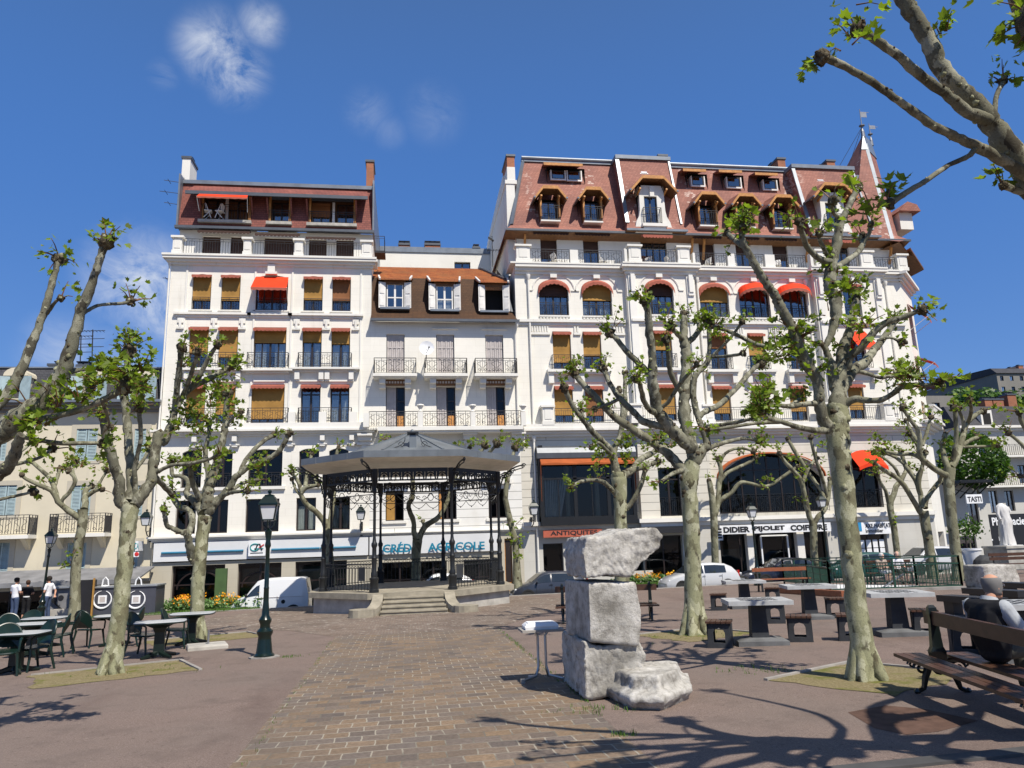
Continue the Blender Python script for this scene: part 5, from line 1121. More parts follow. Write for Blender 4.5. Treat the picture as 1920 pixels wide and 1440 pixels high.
for a,y0,y1,Y in ((1198,313,330,RY+.95),(1527,327,344,RY+.95)):
    p=MB(); q=rc(a,y0,a+15,y1,Y); p.prism([(q[0],Y-.18,q[2]),(q[1],Y-.18,q[2]),(q[1],Y+.15,q[3]),(q[0],Y+.15,q[3])],(0,-.06,.03),0); p.prism([(q[0]+.08,Y-.22,q[2]+.08),(q[1]-.08,Y-.22,q[2]+.08),(q[1]-.08,Y+.09,q[3]-.05),(q[0]+.08,Y+.09,q[3]-.05)],(0,-.03,.015),1); p.build('skylight',['window_frame_white','lamp_clear'],B3)
# left party wall with parapet and chimney
p=MB(); y=RY+.9; p.box(xat(950,380,y),xat(966,380,y),y,y+11,zC,zat(958,340,y)); p.box(xat(947,345,y),xat(969,345,y),y-.05,y+11,zat(958,345,y),zat(958,338,y)); p.box(xat(951,330,y),xat(966,330,y),y,y+2.4,zat(958,340,y),zat(958,313,y)); p.prism([(xat(950,380,y)-.02,y+1.2,zC),(xat(950,380,y)-.02,y+11,zC),(xat(950,380,y)-.02,y+11,zat(958,330,y)),(xat(950,380,y)-.02,y+4,zat(958,315,y)),(xat(950,380,y)-.02,y+1.2,zat(958,313,y))],(.25,0,0)); p.build('party_wall','white_plaster_plain',B3)
chimney(B3,xat(951,300,y),xat(965,300,y),y+.1,y+2.3,zat(958,313,y),zat(958,292,y))
for a,b,t_ in ((1236,1252,289),(1459,1473,295),(1551,1566,299)): y=RY+3; chimney(B3,xat(a,310,y),xat(b,310,y),y,y+2.6,mzt-.8,zat((a+b)/2,t_+4,y))
# corner pavilion roof and spire
T=MB(); Yb=RY-.1; c0=Vector((xat(1600,445,Yb),Yb,mzb)); c1=Vector((rx1+.3,RY-.3,mzb)); c2=Vector((chx+.0,chY+.2,mzb)); c3=Vector((chx+.0,RY+9,mzb)); c4=Vector((c0.x,RY+9,mzb))
A1=P(1618,252,RY+3.2); A2=P(1634,268,RY+5.2)
T.face([c0,c1,A1]); T.face([c1,c2,A2,A1]); T.face([c2,c3,A2]); T.face([c3,c4,A1,A2]); T.face([c4,c0,A1])
f0=Vector((c1.x+.1,c1.y-.5,mzb-.3)); f1=Vector((c2.x+.35,c2.y-.4,mzb-.3)); f2=Vector((c3.x+.4,c3.y,mzb-.3)); fm_=Vector((lx1,RY-.4,mzb-.05))
T.face([fm_,f0,c1,c1-Vector((.6,0,0))]); T.face([f0,f1,c2,c1]); T.face([f1,f2,c3,c2])
T.bar(c1,A1.lerp(c1,.1),.22,.1,1); T.face([f0-Vector((0,0,.05)),f1-Vector((0,0,.05)),f1+Vector((-1.2,1.2,-.1)),f0+Vector((-.6,1.4,-.1))],2)

for Ax,cs in ((A1,(c0,c1,c2)),(A2,(c2,c3,c4))):
    f_=.17; q=[Ax+(c-Ax)*f_*(1.0) for c in (c0,c1,c2,c3,c4)]
q=[A1+(c-A1)*.16+Vector((0,0,.02)) for c in (c0,c1,c2)]; q2=[A2+(c-A2)*.16+Vector((0,0,.02)) for c in (c2,c3)]
T.face([q[0]+Vector((-.03,-.04,0)),q[1]+Vector((0,-.06,0)),A1+Vector((0,-.03,.05))],1); T.face([q[1]+Vector((0,-.06,0)),q2[0]+Vector((.06,-.03,0)),A2+Vector((0,0,.05)),A1+Vector((0,-.03,.05))],1); T.face([q2[0]+Vector((.06,-.03,0)),q2[1]+Vector((.06,0,0)),A2+Vector((0,0,.05))],1)
T.build('corner_roof',['red_roof_tile','zinc_sheet','brown_wood'],B3)
for A,top,top2,rr in ((A1,238,205,.16),(A2,254,232,.14)):
    s=MB(); tz=P(A.x and (960+FPX*((A-Vector((0,0,CZ))).dot(CR)/depth(A))),top,A.y).z; t2=P(960+FPX*((A-Vector((0,0,CZ))).dot(CR)/depth(A)),top2,A.y).z
    h=tz-A.z; s.lathe([(rr*1.0,-.25),(rr*.8,.35*h),(rr*.28,h*.85),(rr*.2,h),(rr*1.3,h+.06),(rr*1.3,h+.12),(.04,h+.2),(.025,t2-A.z)],A,8)
    s.box(A.x,A.x+.5,A.y-.01,A.y+.01,A.z+h+(t2-tz)*.55,A.z+h+(t2-tz)*.85); s.bar((A.x,A.y,t2-.3),(A.x+.7,A.y,t2-.25),.03); s.build('spire_finial','flagpole_metal',B3)
for e in ((1570,318),(1590,316)): s=MB(); s.bar(tuple(A1+Vector((0,0,.6))),tuple(P(e[0],e[1],RY+2.3)),.025); s.build('stay_wire','iron_railing',B3)
d=MB(); p=P(1688,412,RY+3.2); d.box(p.x-.5,p.x+.5,p.y-.6,p.y+1.5,p.z-1.0,p.z+.3); d.prism([(p.x-.7,p.y-1,p.z+.25),(p.x+.95,p.y-1,p.z+.25),(p.x+.7,p.y-1,p.z+.75),(p.x,p.y-1,p.z+.95)],(0,2.5,0),1); d.build('side_dormer',['moulding_plaster','red_roof_tile'],B3)
d=MB(); a=P(1690,478,RY+2); d.prism([(a.x,a.y-1,a.z),(a.x+2.2,a.y+.8,a.z-.75),(a.x+2.2,a.y+2.5,a.z-.75),(a.x,a.y+2.5,a.z)],(0,0,.14)); d.build('side_eave','brown_wood',B3)
# terrace chairs
def garden_chair(name,label,p,s=1,rz=0,m='window_frame_white',grp='white chairs on the roof terraces'):
    c=MB()
    for x in (-.22,.22):
        c.bar((x,-.2,0),(x,.12,.85),.03); c.bar((x,.2,0),(x,-.18,.46),.03)
    c.box(-.24,.24,-.22,.2,.44,.47); c.prism([(-.22,.1,.55),(.22,.1,.55),(.22,.16,.9),(-.22,.16,.9)],(0,.02,0))
    o=c.build(name,m); tag(o,label,'chair',grp); place(o,p,rz); return o
z=dh[0][2]+.04
garden_chair('garden_chair','left one of two white folding chairs under the top orange awning',(xat(389,415,FY+.6),FY+.6,z),1,R(100)); garden_chair('garden_chair','right one of two white folding chairs under the top orange awning',(xat(412,415,FY+.6),FY+.6,z),1,R(-100))
for px,l in ((1040,'white chair on the roof terrace beside the first stone pier of the corner block'),(1130,'white chair at a half open terrace door of the corner block'),(1215,'left white chair on the terrace below the first stone dormer'),(1253,'right white chair on the terrace below the first stone dormer'),(1327,'white chair on the terrace between two stone piers under a row of dormers'),(1457,'grey-white chair on the terrace below the third hooded dormer of the row')):
    garden_chair('garden_chair',l,(xat(px,495,FY+.5),FY+.5,zC+.1),1,R(random.uniform(-120,120)))
# ------------------------------------------------------------ left cream building
B0=thing('cream_house','cream rendered house with pale blue shutters and slate mansard at the left edge','building',(-20,42.4,-1.9)); YC=42.4
cx0,cx1=-34,bx0-.02
W=MB(); zt=zat(150,768,YC); g0=-2.1
sh1=[rc(a,804,b,864,YC) for a,b in ((-10,13),(142,182),(251,273))]; sh2=[rc(a,910,b,967,YC) for a,b in ((-8,30),(133,170),(250,268))]; sh3=[rc(a,1018,b,1088,YC) for a,b in ((-20,16),(124,160),(243,258))]
sg=[rc(-20,1108,110,1185,YC),rc(135,1104,275,1175,YC)]
for q in sg: q[2]=g0+.1
wall(W,cx0,cx1,g0,zt,YC,sh1+sh2+sh3+sg,.2); W.box(cx0,cx1,YC+1.6,YC+9,g0,zt); W.build('wall','cream_plaster',B0)
Mo=MB(); 
for q in sh1+sh2+sh3:
    for (a,b,c,d) in ((q[0]-.25,q[0],q[2],q[3]+.25),(q[1],q[1]+.25,q[2],q[3]+.25),(q[0],q[1],q[3],q[3]+.25),(q[0]-.2,q[1]+.2,q[2]-.15,q[2])): Mo.box(a,b,YC-.03,YC,c,d)
Mo.build('window_surround','beige_stone',B0)
Mo=MB(); moulding(Mo,cx0,cx1,YC,zat(150,774,YC),zat(150,757,YC),.6,0,3,False); Mo.build('eaves_cornice','dark_grey_wall',B0)
Mo=MB(); moulding(Mo,cx0,cx1,YC,zat(150,1098,YC),zat(150,1088,YC),.5,0,2,False); Mo.build('shop_cornice','grey_render',B0)
for q in sh1+sh2+sh3:
    w_=window(B0,q,YC,2,opening=1,dep=.19)
    for a,b in ((q[0],(q[0]+q[1])/2-.02),((q[0]+q[1])/2+.02,q[1])):
        s=MB(); s.box(a,a+.07,YC+.02,YC+.07,q[2],q[3]); s.box(b-.07,b,YC+.02,YC+.07,q[2],q[3]); n=22
        for k in range(n): z=q[2]+(q[3]-q[2])*k/n; s.prism([(a+.07,YC+.02,z),(b-.07,YC+.02,z),(b-.07,YC+.06,z+.06),(a+.07,YC+.06,z+.06)],(0,.012,.012))
        s.box(a,b,YC+.065,YC+.075,q[2],q[3]); s.build('shutter','shutter_blue',w_)
for q in sg: window(B0,q,YC,4,0,dep=.19,gl='shop_glass')
for a,b in ((-40,52),(91,195)):
    xa,xb=xat(a,998,YC-.9),xat(b,998,YC-.9); z=zat(150,1000,YC-.9); s=MB(); s.box(xa-.05,xb+.05,YC-.95,YC,z-.18,z); s.build('balcony_slab','moulding_plaster',B0)
    s=MB()
    for x in (xa+.3,xb-.3): s.prism([(x-.12,YC,z-.18),(x-.12,YC-.75,z-.18),(x-.12,YC,z-.75)],(.24,0,0))
    s.build('balcony_bracket','cream_plaster',B0)
    r=MB(); rail(r,(xa,YC-.88,z),(xb,YC-.88,z),1.0,.13,1,.014); rail(r,(xa,YC-.88,z),(xa,YC,z),1.0,.1,0,.02); rail(r,(xb,YC-.88,z),(xb,YC,z),1.0,.1,0,.02); r.build('balcony_railing','iron_railing',B0)
zb=zat(150,757,YC); zt2=zat(150,691,YC+1.2); Rf=MB(); Rf.face([(cx0,YC-.1,zb),(cx1,YC-.1,zb),(cx1,YC+1.2,zt2),(cx0,YC+1.2,zt2)]); Rf.face([(cx0,YC+1.2,zt2),(cx1,YC+1.2,zt2),(cx1,YC+6,zt2+.8),(cx0,YC+6,zt2+.8)]); rf0=Rf.build('roof','grey_slate',B0)
s=MB(); s.box(cx0,cx1,YC-.75,YC-.05,zb-.04,zb+.1); s.box(cx0,cx1,YC+1.1,YC+1.3,zt2,zt2+.08); s.build('gutter','zinc_sheet',rf0)
for a,b in ((22,42),(158,184),(250,276)):
    q=rc(a,710,b,749,YC+.1); s=MB(); x0,x1=q[0]-.25,q[1]+.25; s.box(x0,q[0],YC-.15,YC+1.4,q[2]-.1,q[3]+.2); s.box(q[1],x1,YC-.15,YC+1.4,q[2]-.1,q[3]+.2); s.box(q[0]-.1,q[1]+.1,YC-.2,YC+.2,q[2]-.3,q[2]); s.box(q[0],q[1],YC+.5,YC+.52,q[2],q[3],1)
    m=(x0+x1)/2; n=8; pr=[(x0-.1,YC-.22,q[3]+.1)]+[(m-(x1-x0+.2)/2*cos(pi*k/n),YC-.22,q[3]+.1+.45*sin(pi*k/n)) for k in range(n+1)]; s.prism(pr[1:],(0,1.6,0))
    d=s.build('dormer',['cream_plaster','dark_interior'],B0)
    for sg_,x in ((-1,q[0]),(1,q[1])): t_=MB(); t_.prism([(x,YC-.2,q[2]-.1),(x+sg_*.62,YC-.42,q[2]-.1),(x+sg_*.62,YC-.42,q[3]+.05),(x,YC-.2,q[3]+.05)],(0,.05,0)); t_.build('shutter','shutter_blue',d)
chimney(B0,xat(90,690,YC+4),xat(118,690,YC+4),YC+4,YC+5,zt2,zat(100,686,YC+4),'cream_plaster',1); chimney(B0,xat(144,690,YC+1.3),xat(162,690,YC+1.3),YC+1.3,YC+2,zt2-.8,zat(150,688,YC+1.3),'chimney_brick',2)
for a,t_ in ((152,628),(174,618)):
    p=P(a,690,YC+4); q=P(a,t_,YC+4); s=MB(); s.bar((p.x,p.y,p.z-1),q,.05); 
    for k in range(3): s.bar((q.x-.7,q.y,q.z-.1-k*.5),(q.x+.7,q.y,q.z-.05-k*.5),.03)
    for k in range(7): s.bar((q.x-.6+k*.2,q.y-.2,q.z-.1),(q.x-.6+k*.2,q.y+.2,q.z-.1),.02)
    o=s.build('roof_aerial','iron_railing'); tag(o,'taller roof aerial above the slate roof' if a>160 else 'shorter roof aerial standing left of the taller one on the slate roof','aerial')
# ------------------------------------------------------------ far right
def block(name,label,cat,x0,x1,y,dep,z0,z1,m,rects_,roofh=0,rm='grey_slate',fr='window_frame_dark'):
    b=thing(name,label,cat or 'building',((x0+x1)/2,y,z0)); W=MB(); wall(W,x0,x1,z0,z1,y,rects_,.25); W.face([(x0,y,z0),(x0,y+dep,z0),(x0,y+dep,z1),(x0,y,z1)]); W.box(x0+.05,x1-.05,y+1.6,y+dep,z0,z1-.02); W.build('wall',m,b)
    for q in rects_: window(b,q,y,2,0,0,dep=.23,fm=fr)
    if roofh:
        Rm=MB(); Rm.face([(x0-.2,y-.3,z1),(x1+.2,y-.3,z1),(x1,y+1.2,z1+roofh),(x0,y+1.2,z1+roofh)]); Rm.face([(x0-.2,y-.3,z1),(x0,y+1.2,z1+roofh),(x0,y+dep,z1+roofh),(x0-.2,y+dep,z1)]); Rm.face([(x0,y+1.2,z1+roofh),(x1,y+1.2,z1+roofh),(x1,y+dep,z1+roofh+.5),(x0,y+dep,z1+roofh+.5)]); Rm.build('roof',rm,b)
    return b
YR=62; q=lambda a,y0,b,y1:rc(a,y0,b,y1,YR)
wins=[q(1836,828,1852,860),q(1860,828,1876,858),q(1864,872,1882,906),q(1910,872,1926,906),q(1856,920,1872,962),q(1885,920,1902,958),q(1825,950,1834,985)]
x0,x1=xat(1800,850,YR),xat(1990,850,YR); Bf=block('stone_house','grey stone town house with slate mansard roof above the black pharmacy front','',x0,x1,YR,12,-2.5,zat(1850,800,YR),'grey_render',wins,zat(1850,758,YR)-zat(1850,800,YR)); Bf['category']='building'
s=MB(); moulding(s,x0,x1,YR,zat(1850,808,YR),zat(1850,799,YR),.5,0,2,False); 
for y in (856,912): s.box(xat(1836,y,YR),xat(1930,y,YR),YR-.9,YR,zat(1860,y+3,YR),zat(1860,y,YR))
s.build('balcony_slab','moulding_plaster',Bf)
for y in (856,912): r=MB(); rail(r,(xat(1836,y,YR),YR-.85,zat(1860,y,YR)),(xat(1930,y,YR),YR-.85,zat(1860,y,YR)),1.0,.2,0,.02); r.build('balcony_railing','iron_railing',Bf)
d=MB(); k=rc(1842,775,1856,796,YR-.1); d.box(k[0]-.2,k[1]+.2,YR-.2,YR+1.5,k[2]-.1,k[3]+.3); d.box(k[0],k[1],YR-.22,YR-.19,k[2],k[3],1); d.build('dormer',['moulding_plaster','dark_interior'],Bf)
for a,b in ((1846,1860),(1862,1881),(1890,1906)): chimney(Bf,xat(a,750,YR+3),xat(b,750,YR+3),YR+3,YR+4,zat(1850,775,YR+3),zat(1850,750 if a<1885 else 741,YR+3),'chimney_brick',2)
s=MB(); a,b=xat(1841,1000,YR-.5),xat(1990,1000,YR-.5); s.box(a,b,YR-.5,YR,-2.5,zat(1880,964,YR-.5)); text_into(s,'Pharmacie',xat(1859,975,YR-.5),xat(1921,975,YR-.5),zat(1880,985,YR-.5),zat(1880,970,YR-.5),YR-.53,1,.01,.03)
for x_,y_,w_,h_ in ((1872,1006,8,8),(1858,1010,3,3),(1876,1014,6,3)): s.box(xat(x_,y_,YR-.5),xat(x_+w_,y_,YR-.5),YR-.53,YR-.5,zat(1880,y_+h_,YR-.5),zat(1880,y_,YR-.5),1)
s.box(xat(1845,990,YR-.5),xat(1856,990,YR-.5),YR-.53,YR-.5,zat(1850,994,YR-.5),zat(1850,988,YR-.5),1); tag(s.build('pharmacy_front',['sign_black','sign_white']),'black pharmacy shop front with white lettering behind the statue','shop front')
YP=56; wins=[rc(1758,1004,1772,1040,YP),rc(1816,940,1836,985,YP),rc(1800,1005,1832,1042,YP)]
Bp=block('corner_house','grey house with roof terrace hedge and dark pergola between the corner block and the pharmacy','building',xat(1752,900,YP),xat(1842,900,YP),YP,10,-2.4,zat(1800,905,YP),'grey_render',wins)
s=MB(); zz_=zat(1800,906,YP); s.box(xat(1790,905,YP-1.5),xat(1848,905,YP-1.5),YP-2.2,YP,zz_-.1,zz_+.12)
for k in range(5): x=xat(1790,905,YP-1.5)+k*.7; s.bar((x,YP-2.2,zz_+.05),(x,YP-.1,zz_-1.2),.07)
s.build('pergola','black_iron',Bp)
s=MB(); text_into(s,'TASTI',xat(1813,935,YP-2),xat(1839,935,YP-2),zat(1825,941,YP-2),zat(1825,931,YP-2),YP-2.06,1,.01,.03); s.box(xat(1811,935,YP-2),xat(1841,935,YP-2),YP-2.05,YP-1.95,zat(1825,944,YP-2),zat(1825,927,YP-2),0); s.bar((xat(1826,925,YP-2),YP-2,zat(1825,928,YP-2)),(xat(1826,925,YP-2),YP-.1,zat(1825,915,YP-2)),.05,m=1); tag(s.build('hanging_sign',['sign_white','letter_black']),'white hanging sign with black capitals under the dark pergola','sign')
random.seed(3); hgm=MB()
for k in range(2600):
    a=random.uniform(0,2*pi); u=random.uniform(-1,1); rr=random.uniform(.75,1)**.5; c=P(1826,868,YP-.5); pnt=Vector((c.x+3.0*rr*cos(a)*math.sqrt(1-u*u),c.y+1.6*rr*sin(a)*math.sqrt(1-u*u),c.z+2.35*rr*u*(1 if u>0 else .8)+.3*sin(a*3)))
    leaf_pts(hgm,pnt,(random.gauss(0,1),random.gauss(0,1)-.5,random.gauss(.4,1)),(random.gauss(0,1),random.gauss(0,1),1),random.uniform(.18,.34))
hd=thing('terrace_bush','large rounded bright green bush growing on the roof terrace above the pergola','bush',P(1826,900,YP-.5)); hgm.build('foliage','hedge_leaf',hd)
t_=MB(); c=P(1826,868,YP-.5); t_.tube([c-Vector((0,0,2.6)),c-Vector((.1,0,1.2)),c],[.12,.1,.06],6); t_.build('stem','plane_bark_far',hd)
bq=block('dark_house','dark grey house with flat roof between the corner block and the slate mansard','building',xat(1741,800,66),xat(1796,800,66),66,8,-2,zat(1760,742,66),'dark_grey_wall',[rc(1748,755,1763,772,66)],0)
# hillside
hm=MB(); YH=140
pts=[P(x,y,YH) for x,y in ((1700,800),(1735,775),(1790,756),(1860,744),(1950,730),(2100,705),(2400,640),(2800,600))]
for a,b in zip(pts,pts[1:]):
    hm.face([(a.x*.62,88,-8),(b.x*.62,88,-8),b,a]); hm.face([a,b,(b.x*1.5,YH+90,b.z*1.2),(a.x*1.5,YH+90,a.z*1.2)])
hl=hm.build('hill','hill_green',None,True); hl['kind']='structure'
def hb(a,b,y0,y1,Y,lab,n,mm,rm,r2):
    x0,x1=xat(a,y0,Y),xat(b,y0,Y); z0,z1=zat((a+b)/2,y1,Y),zat((a+b)/2,y0,Y); ws=[]
    for r_ in range(r2):
        for k in range(n): xx=x0+(x1-x0)*(k+.3)/n; zc=z0+(z1-z0)*(r_+.3)/r2; ws.append([xx,xx+(x1-x0)/n*.35,zc,zc+(z1-z0)/r2*.45])
    bl_=block('hillside_house',lab,'building',x0,x1,Y,14,z0-14,z1,mm,ws,(z1-z0)*.3,rm); bl_['category']='building'; return bl_
h1=hb(1795,1872,716,742,130,'long dark apartment house on the hillside with reddish roof',7,'dark_grey_wall','plum_roof_tile',3)
h2=hb(1868,1960,700,740,118,'pale grey villa at the hillside edge with brick chimneys',5,'dark_grey_wall','grey_slate',2)
for h_,a,b,t_,Y in ((h1,1866,1873,697,132),(h2,1896,1906,690,122),(h2,1913,1922,686,122)): chimney(h_,xat(a,705,Y),xat(b,705,Y),Y,Y+1.5,zat(1880,716,Y),zat(1880,t_,Y),'chimney_brick',1)
random.seed(8); fw_=MB()
for k in range(34):
    c=P(random.uniform(1770,1960),random.uniform(748,772),random.uniform(108,122)); rr=random.uniform(1.3,2.6)
    for j in range(60):
        d=Vector((random.gauss(0,1),random.gauss(0,1),random.gauss(.2,1))).normalized()*rr*random.uniform(.6,1); leaf_pts(fw_,c+d,d+Vector((0,0,.5)),(random.gauss(0,1),random.gauss(0,1),1),random.uniform(.5,.95))
tag(fw_.build('hillside_wood','hedge_leaf'),'dark green trees on the hillside below the far houses','trees',None,'stuff')
random.seed(21)

# ------------------------------------------------------------ bandstand
gs=P(775,1152,26.2); GC=Vector((.28,31.15,gz(.28,26.5)))
GZ=thing('bandstand','octagonal cast iron bandstand with grey zinc roof and stone steps','bandstand',(GC.x,GC.y,gz(GC.x,GC.y)))
def octp(ap,z,k,off=0):
    """corner k of an octagon with flat face towards -Y"""
    r=ap/cos(pi/8); t=-pi/2-pi/8+k*pi/4; return Vector((GC.x+r*cos(t),GC.y+r*sin(t),z))
zfl=P(775,1109,27.6).z
zg=gz(GC.x,GC.y)-.35
b=MB(); A=[octp(3.68,zg,k) for k in range(8)]; b.prism(A,(0,0,zfl-.2-zg),0)
for k in range(8):
    p,q=octp(3.685,0,k),octp(3.685,0,k+1); 
b2=[octp(3.86,zfl-.2,k) for k in range(8)]; b.prism(b2,(0,0,.2),1)
b.build('stone_base',['concrete','step_stone'],GZ)
# steps
fy=GC.y-3.68; n=5; h=(zfl-gz(GC.x,fy-1.3))/n; st=MB()
for k in range(n):
    y1=fy-.02; y0=fy-.06-(n-1-k)*.30; z1=zfl-h*(n-1-k) if k<n else zfl
    w=1.02 + (.14*((n-1-k)/n)**1.5)
    st.box(GC.x-w,GC.x+w,y0,y1-.001*k,z1-h+(.0 if k else -.3),z1-.045); st.box(GC.x-w-.0,GC.x+w+.0,y0-.035,y1-.001*k,z1-.045,z1)
st.build('steps','step_stone',GZ)
for s in (-1,1):
    ck=MB(); ins=[]; out=[]
    for k in range(11):
        t=k/10; y=fy-1.55*t; ctr=1.06+.55*max(0,t-.35)**2*1.6; z=zfl-.02-(zfl-gz(GC.x,fy)-.24)*(t*t*(3-2*t))
        ins.append((GC.x+s*ctr,y,z)); out.append((GC.x+s*(ctr+.36),y,z))
    rings=[]
    for p,q in zip(ins,out):
        g=gz(p[0],p[1])-.2; rings.append([(p[0],p[1],g),(q[0],q[1],g),(q[0],q[1],q[2]),(p[0],p[1],p[2])])
    ck.loft(rings); ck.lathe([(.42,-.1),(.42,.24)],(GC.x+s*1.72,fy-1.45,gz(GC.x,fy-1.45)),14); ck.build('stair_cheek','step_stone',GZ)
zsof_i=P(775,878,27.8).z; zfas0=P(775,856,GC.y-4.24).z; zfas1=P(775,843.5,GC.y-4.24).z
ztop=zsof_i
# roof
r=MB(); o_=[octp(4.24,zfas0,k) for k in range(8)]; o2=[octp(4.24,zfas1,k) for k in range(8)]; i_=[octp(3.25,zsof_i+.25,k) for k in range(8)]
apex=P(771,811,GC.y); zpy=zfas1+.03; pyr=[octp(2.75,zpy+.16,k) for k in range(8)]
for k in range(8):
    k2=(k+1)%8; r.face([o_[k],o_[k2],o2[k2],o2[k]],0); r.face([o_[k],o_[k2],i_[k2],i_[k]],1); r.face([o2[k],o2[k2],pyr[k2],pyr[k]],0)
    r.face([pyr[k],pyr[k2],(GC.x,GC.y,apex.z)],0); r.face([i_[k],i_[k2],(GC.x,GC.y,zsof_i+.3)],1); r.bar(pyr[k],(GC.x,GC.y,apex.z+.02),.10,.06,0)
    for f in (.25,.5,.75): p=o_[k].lerp(o_[k2],f); q=o2[k].lerp(o2[k2],f); r.bar(p,q,.02,.03,0)
r.ball((GC.x,GC.y,apex.z+.05),.09,0)
rf=r.build('roof',['gazebo_zinc','soffit_board'],GZ)
# roof vent with scrolls
v=MB(); c=octp(0,0,0); yv=GC.y-2.35; zv=zpy+.2; v.box(GC.x-.13,GC.x+.13,yv-.1,yv+.8,zv-.1,zv+.55); v.box(GC.x-.22,GC.x+.22,yv-.18,yv+.4,zv+.62,zv+.68,1); v.box(GC.x-.1,GC.x+.1,yv-.05,yv+.3,zv+.55,zv+.62,1)
for s in (-1,1):
    pts=[(GC.x+s*(.3+.5*t-.12*sin(t*4)),yv-.06,zv+.42*(1-t)**1.5+.05) for t in [i/12 for i in range(13)]]; v.tube(pts,.015,5,1)
    v.tube([(GC.x+s*(.42+.13*cos(q)*(1-q/9)),yv-.06,zv+.2+.13*sin(q)*(1-q/9)) for q in [i*.5 for i in range(14)]],.013,5,1)
v.build('roof_vent',['gazebo_zinc','gazebo_iron'],rf)
# columns, brackets
colp=[octp(3.36,zfl,k) for k in range(8)]; Hc=zsof_i-zfl
for k in range(8):
    c=MB(); p=colp[k]
    c.lathe([(q_[0]*.72,q_[1]) for q_ in [(.24,0),(.24,.1),(.2,.12),(.2,.42),(.22,.44),(.22,.5),(.15,.54),(.17,.62),(.12,.72),(.125,1.15),(.15,1.2),(.11,1.28),(.105,1.55),(.15,1.62),(.15,1.7),(.1,1.76),(.075,1.9),(.07,Hc-.9),(.11,Hc-.85),(.11,Hc-.75),(.08,Hc-.7),(.13,Hc-.5),(.15,Hc-.48),(.15,Hc)]],p,10)
    dv=Vector((p.x-GC.x,p.y-GC.y,0)).normalized(); col=c.build('column','gazebo_iron',GZ,True,35)
    br=MB(); pts=[]
    for t in [i/14 for i in range(15)]:
        a=t*pi/2; pts.append(p+dv*(.1+1.0*(1-cos(a)))+Vector((0,0,Hc-.75+.95*sin(a))))
    br.tube(pts,.03,6); br.tube([p+dv*(.12+.95*t)+Vector((0,0,Hc-.12+.22*t)) for t in (0,.5,1)],.022,5)
    for (ox,oz,rr) in ((.3,-.18,.17),(.62,-.02,.12)): br.tube([p+dv*(ox+rr*cos(q)*(1-q/10))+Vector((0,0,Hc+oz+rr*sin(q)*(1-q/10))) for q in [i*.55 for i in range(14)]],.017,5)
    br.tube([p+dv*(1.08+.1*cos(q)*(1-q/10))+Vector((0,0,Hc+.18+.1*sin(q)*(1-q/10))) for q in [i*.55 for i in range(14)]],.02,5)
    br.build('bracket','gazebo_iron',col)
# friezes and railings per side
for k in range(8):
    p,q=colp[k],colp[(k+1)%8]; L=(q-p).length; d=(q-p)/L; up=Vector((0,0,1)); f=MB()
    a,b_=p+d*.12,q-d*.12
    f.bar(a+up*(Hc-.06),b_+up*(Hc-.06),.06,.14); f.bar(a+up*(Hc-.42),b_+up*(Hc-.42),.045,.06); f.bar(a+up*(Hc-.92),b_+up*(Hc-.92),.03,.03)
    n=6
    for j in range(n):
        c=a.lerp(b_,(j+.5)/n); w=(b_-a).length/n/2
        f.tube([c+d*(w*.82*cos(t))+up*(Hc-.39+.23*sin(t)) for t in [pi*i/8 for i in range(9)]],.03,5)
        f.tube([c+up*(Hc-.39),c+up*(Hc-.26)],.02,5); f.ball(c+up*(Hc-.25),.055,0,6,4)
        # spandrels between arcs
        f.prism([c+d*(w*.96)+up*(Hc-.13),c+d*(w*.45)+up*(Hc-.13),c+d*(w*.9)+up*(Hc-.36)],d.cross(up)*.02); f.prism([c-d*(w*.96)+up*(Hc-.13),c-d*(w*.45)+up*(Hc-.13),c-d*(w*.9)+up*(Hc-.36)],d.cross(up)*.02)
    for j in range(3):
        c=a.lerp(b_,(j+.5)/3); f.tube([c+d*(.13*cos(t))+up*(Hc-.67+.16*sin(t)) for t in [2*pi*i/12 for i in range(12)]],.017,5,0,False,True)
        for s in (-1,1): f.tube([c+d*(s*(.27+.1*cos(t)*(1-t/9)))+up*(Hc-.7+.1*sin(t)*(1-t/9)) for t in [i*.6 for i in range(12)]],.013,4)
    for j in range(4):
        c0,c1=a.lerp(b_,j/4),a.lerp(b_,(j+1)/4); f.tube([c0.lerp(c1,t)+up*(Hc-.93-.24*sin(pi*t)) for t in [i/8 for i in range(9)]],.012,4); f.ball(c0.lerp(c1,.5)+up*(Hc-1.19),.03,0,6,4)
    f.build('frieze','gazebo_iron',GZ)
    if k==0: continue
    rl=MB(); a,b_=p+d*.16,q-d*.16; up_=up*.0
    rl.bar(a+up*.98,b_+up*.98,.05,.035); rl.bar(a+up*.84,b_+up*.84,.025,.02); rl.bar(a+up*.1,b_+up*.1,.03,.025)
    n=15
    for j in range(n+1):
        c=a.lerp(b_,j/n); rl.bar(c+up*.06,c+up*.84,.022,.022)
        if j<n: m=a.lerp(b_,(j+.5)/n); rl.tube([m+d*(.065*cos(t))+up*(.91+.055*sin(t)) for t in [2*pi*i/8 for i in range(8)]],.009,4,0,False,True)
    rl.build('railing','gazebo_iron',GZ)
for (k,f,nm) in ((7,.78,'notice'),(1,.12,'notice')):
    p,q=colp[k],colp[(k+1)%8]; c=p.lerp(q,f); d=(q-p).normalized(); nn=d.cross(Vector((0,0,1))); s=MB(); s.prism([c-d*.17+nn*.03+Vector((0,0,.4)),c+d*.17+nn*.03+Vector((0,0,.4)),c+d*.17+nn*.03+Vector((0,0,.88)),c-d*.17+nn*.03+Vector((0,0,.88))],nn*.02); s.build('notice_plate','dark_concrete',GZ)
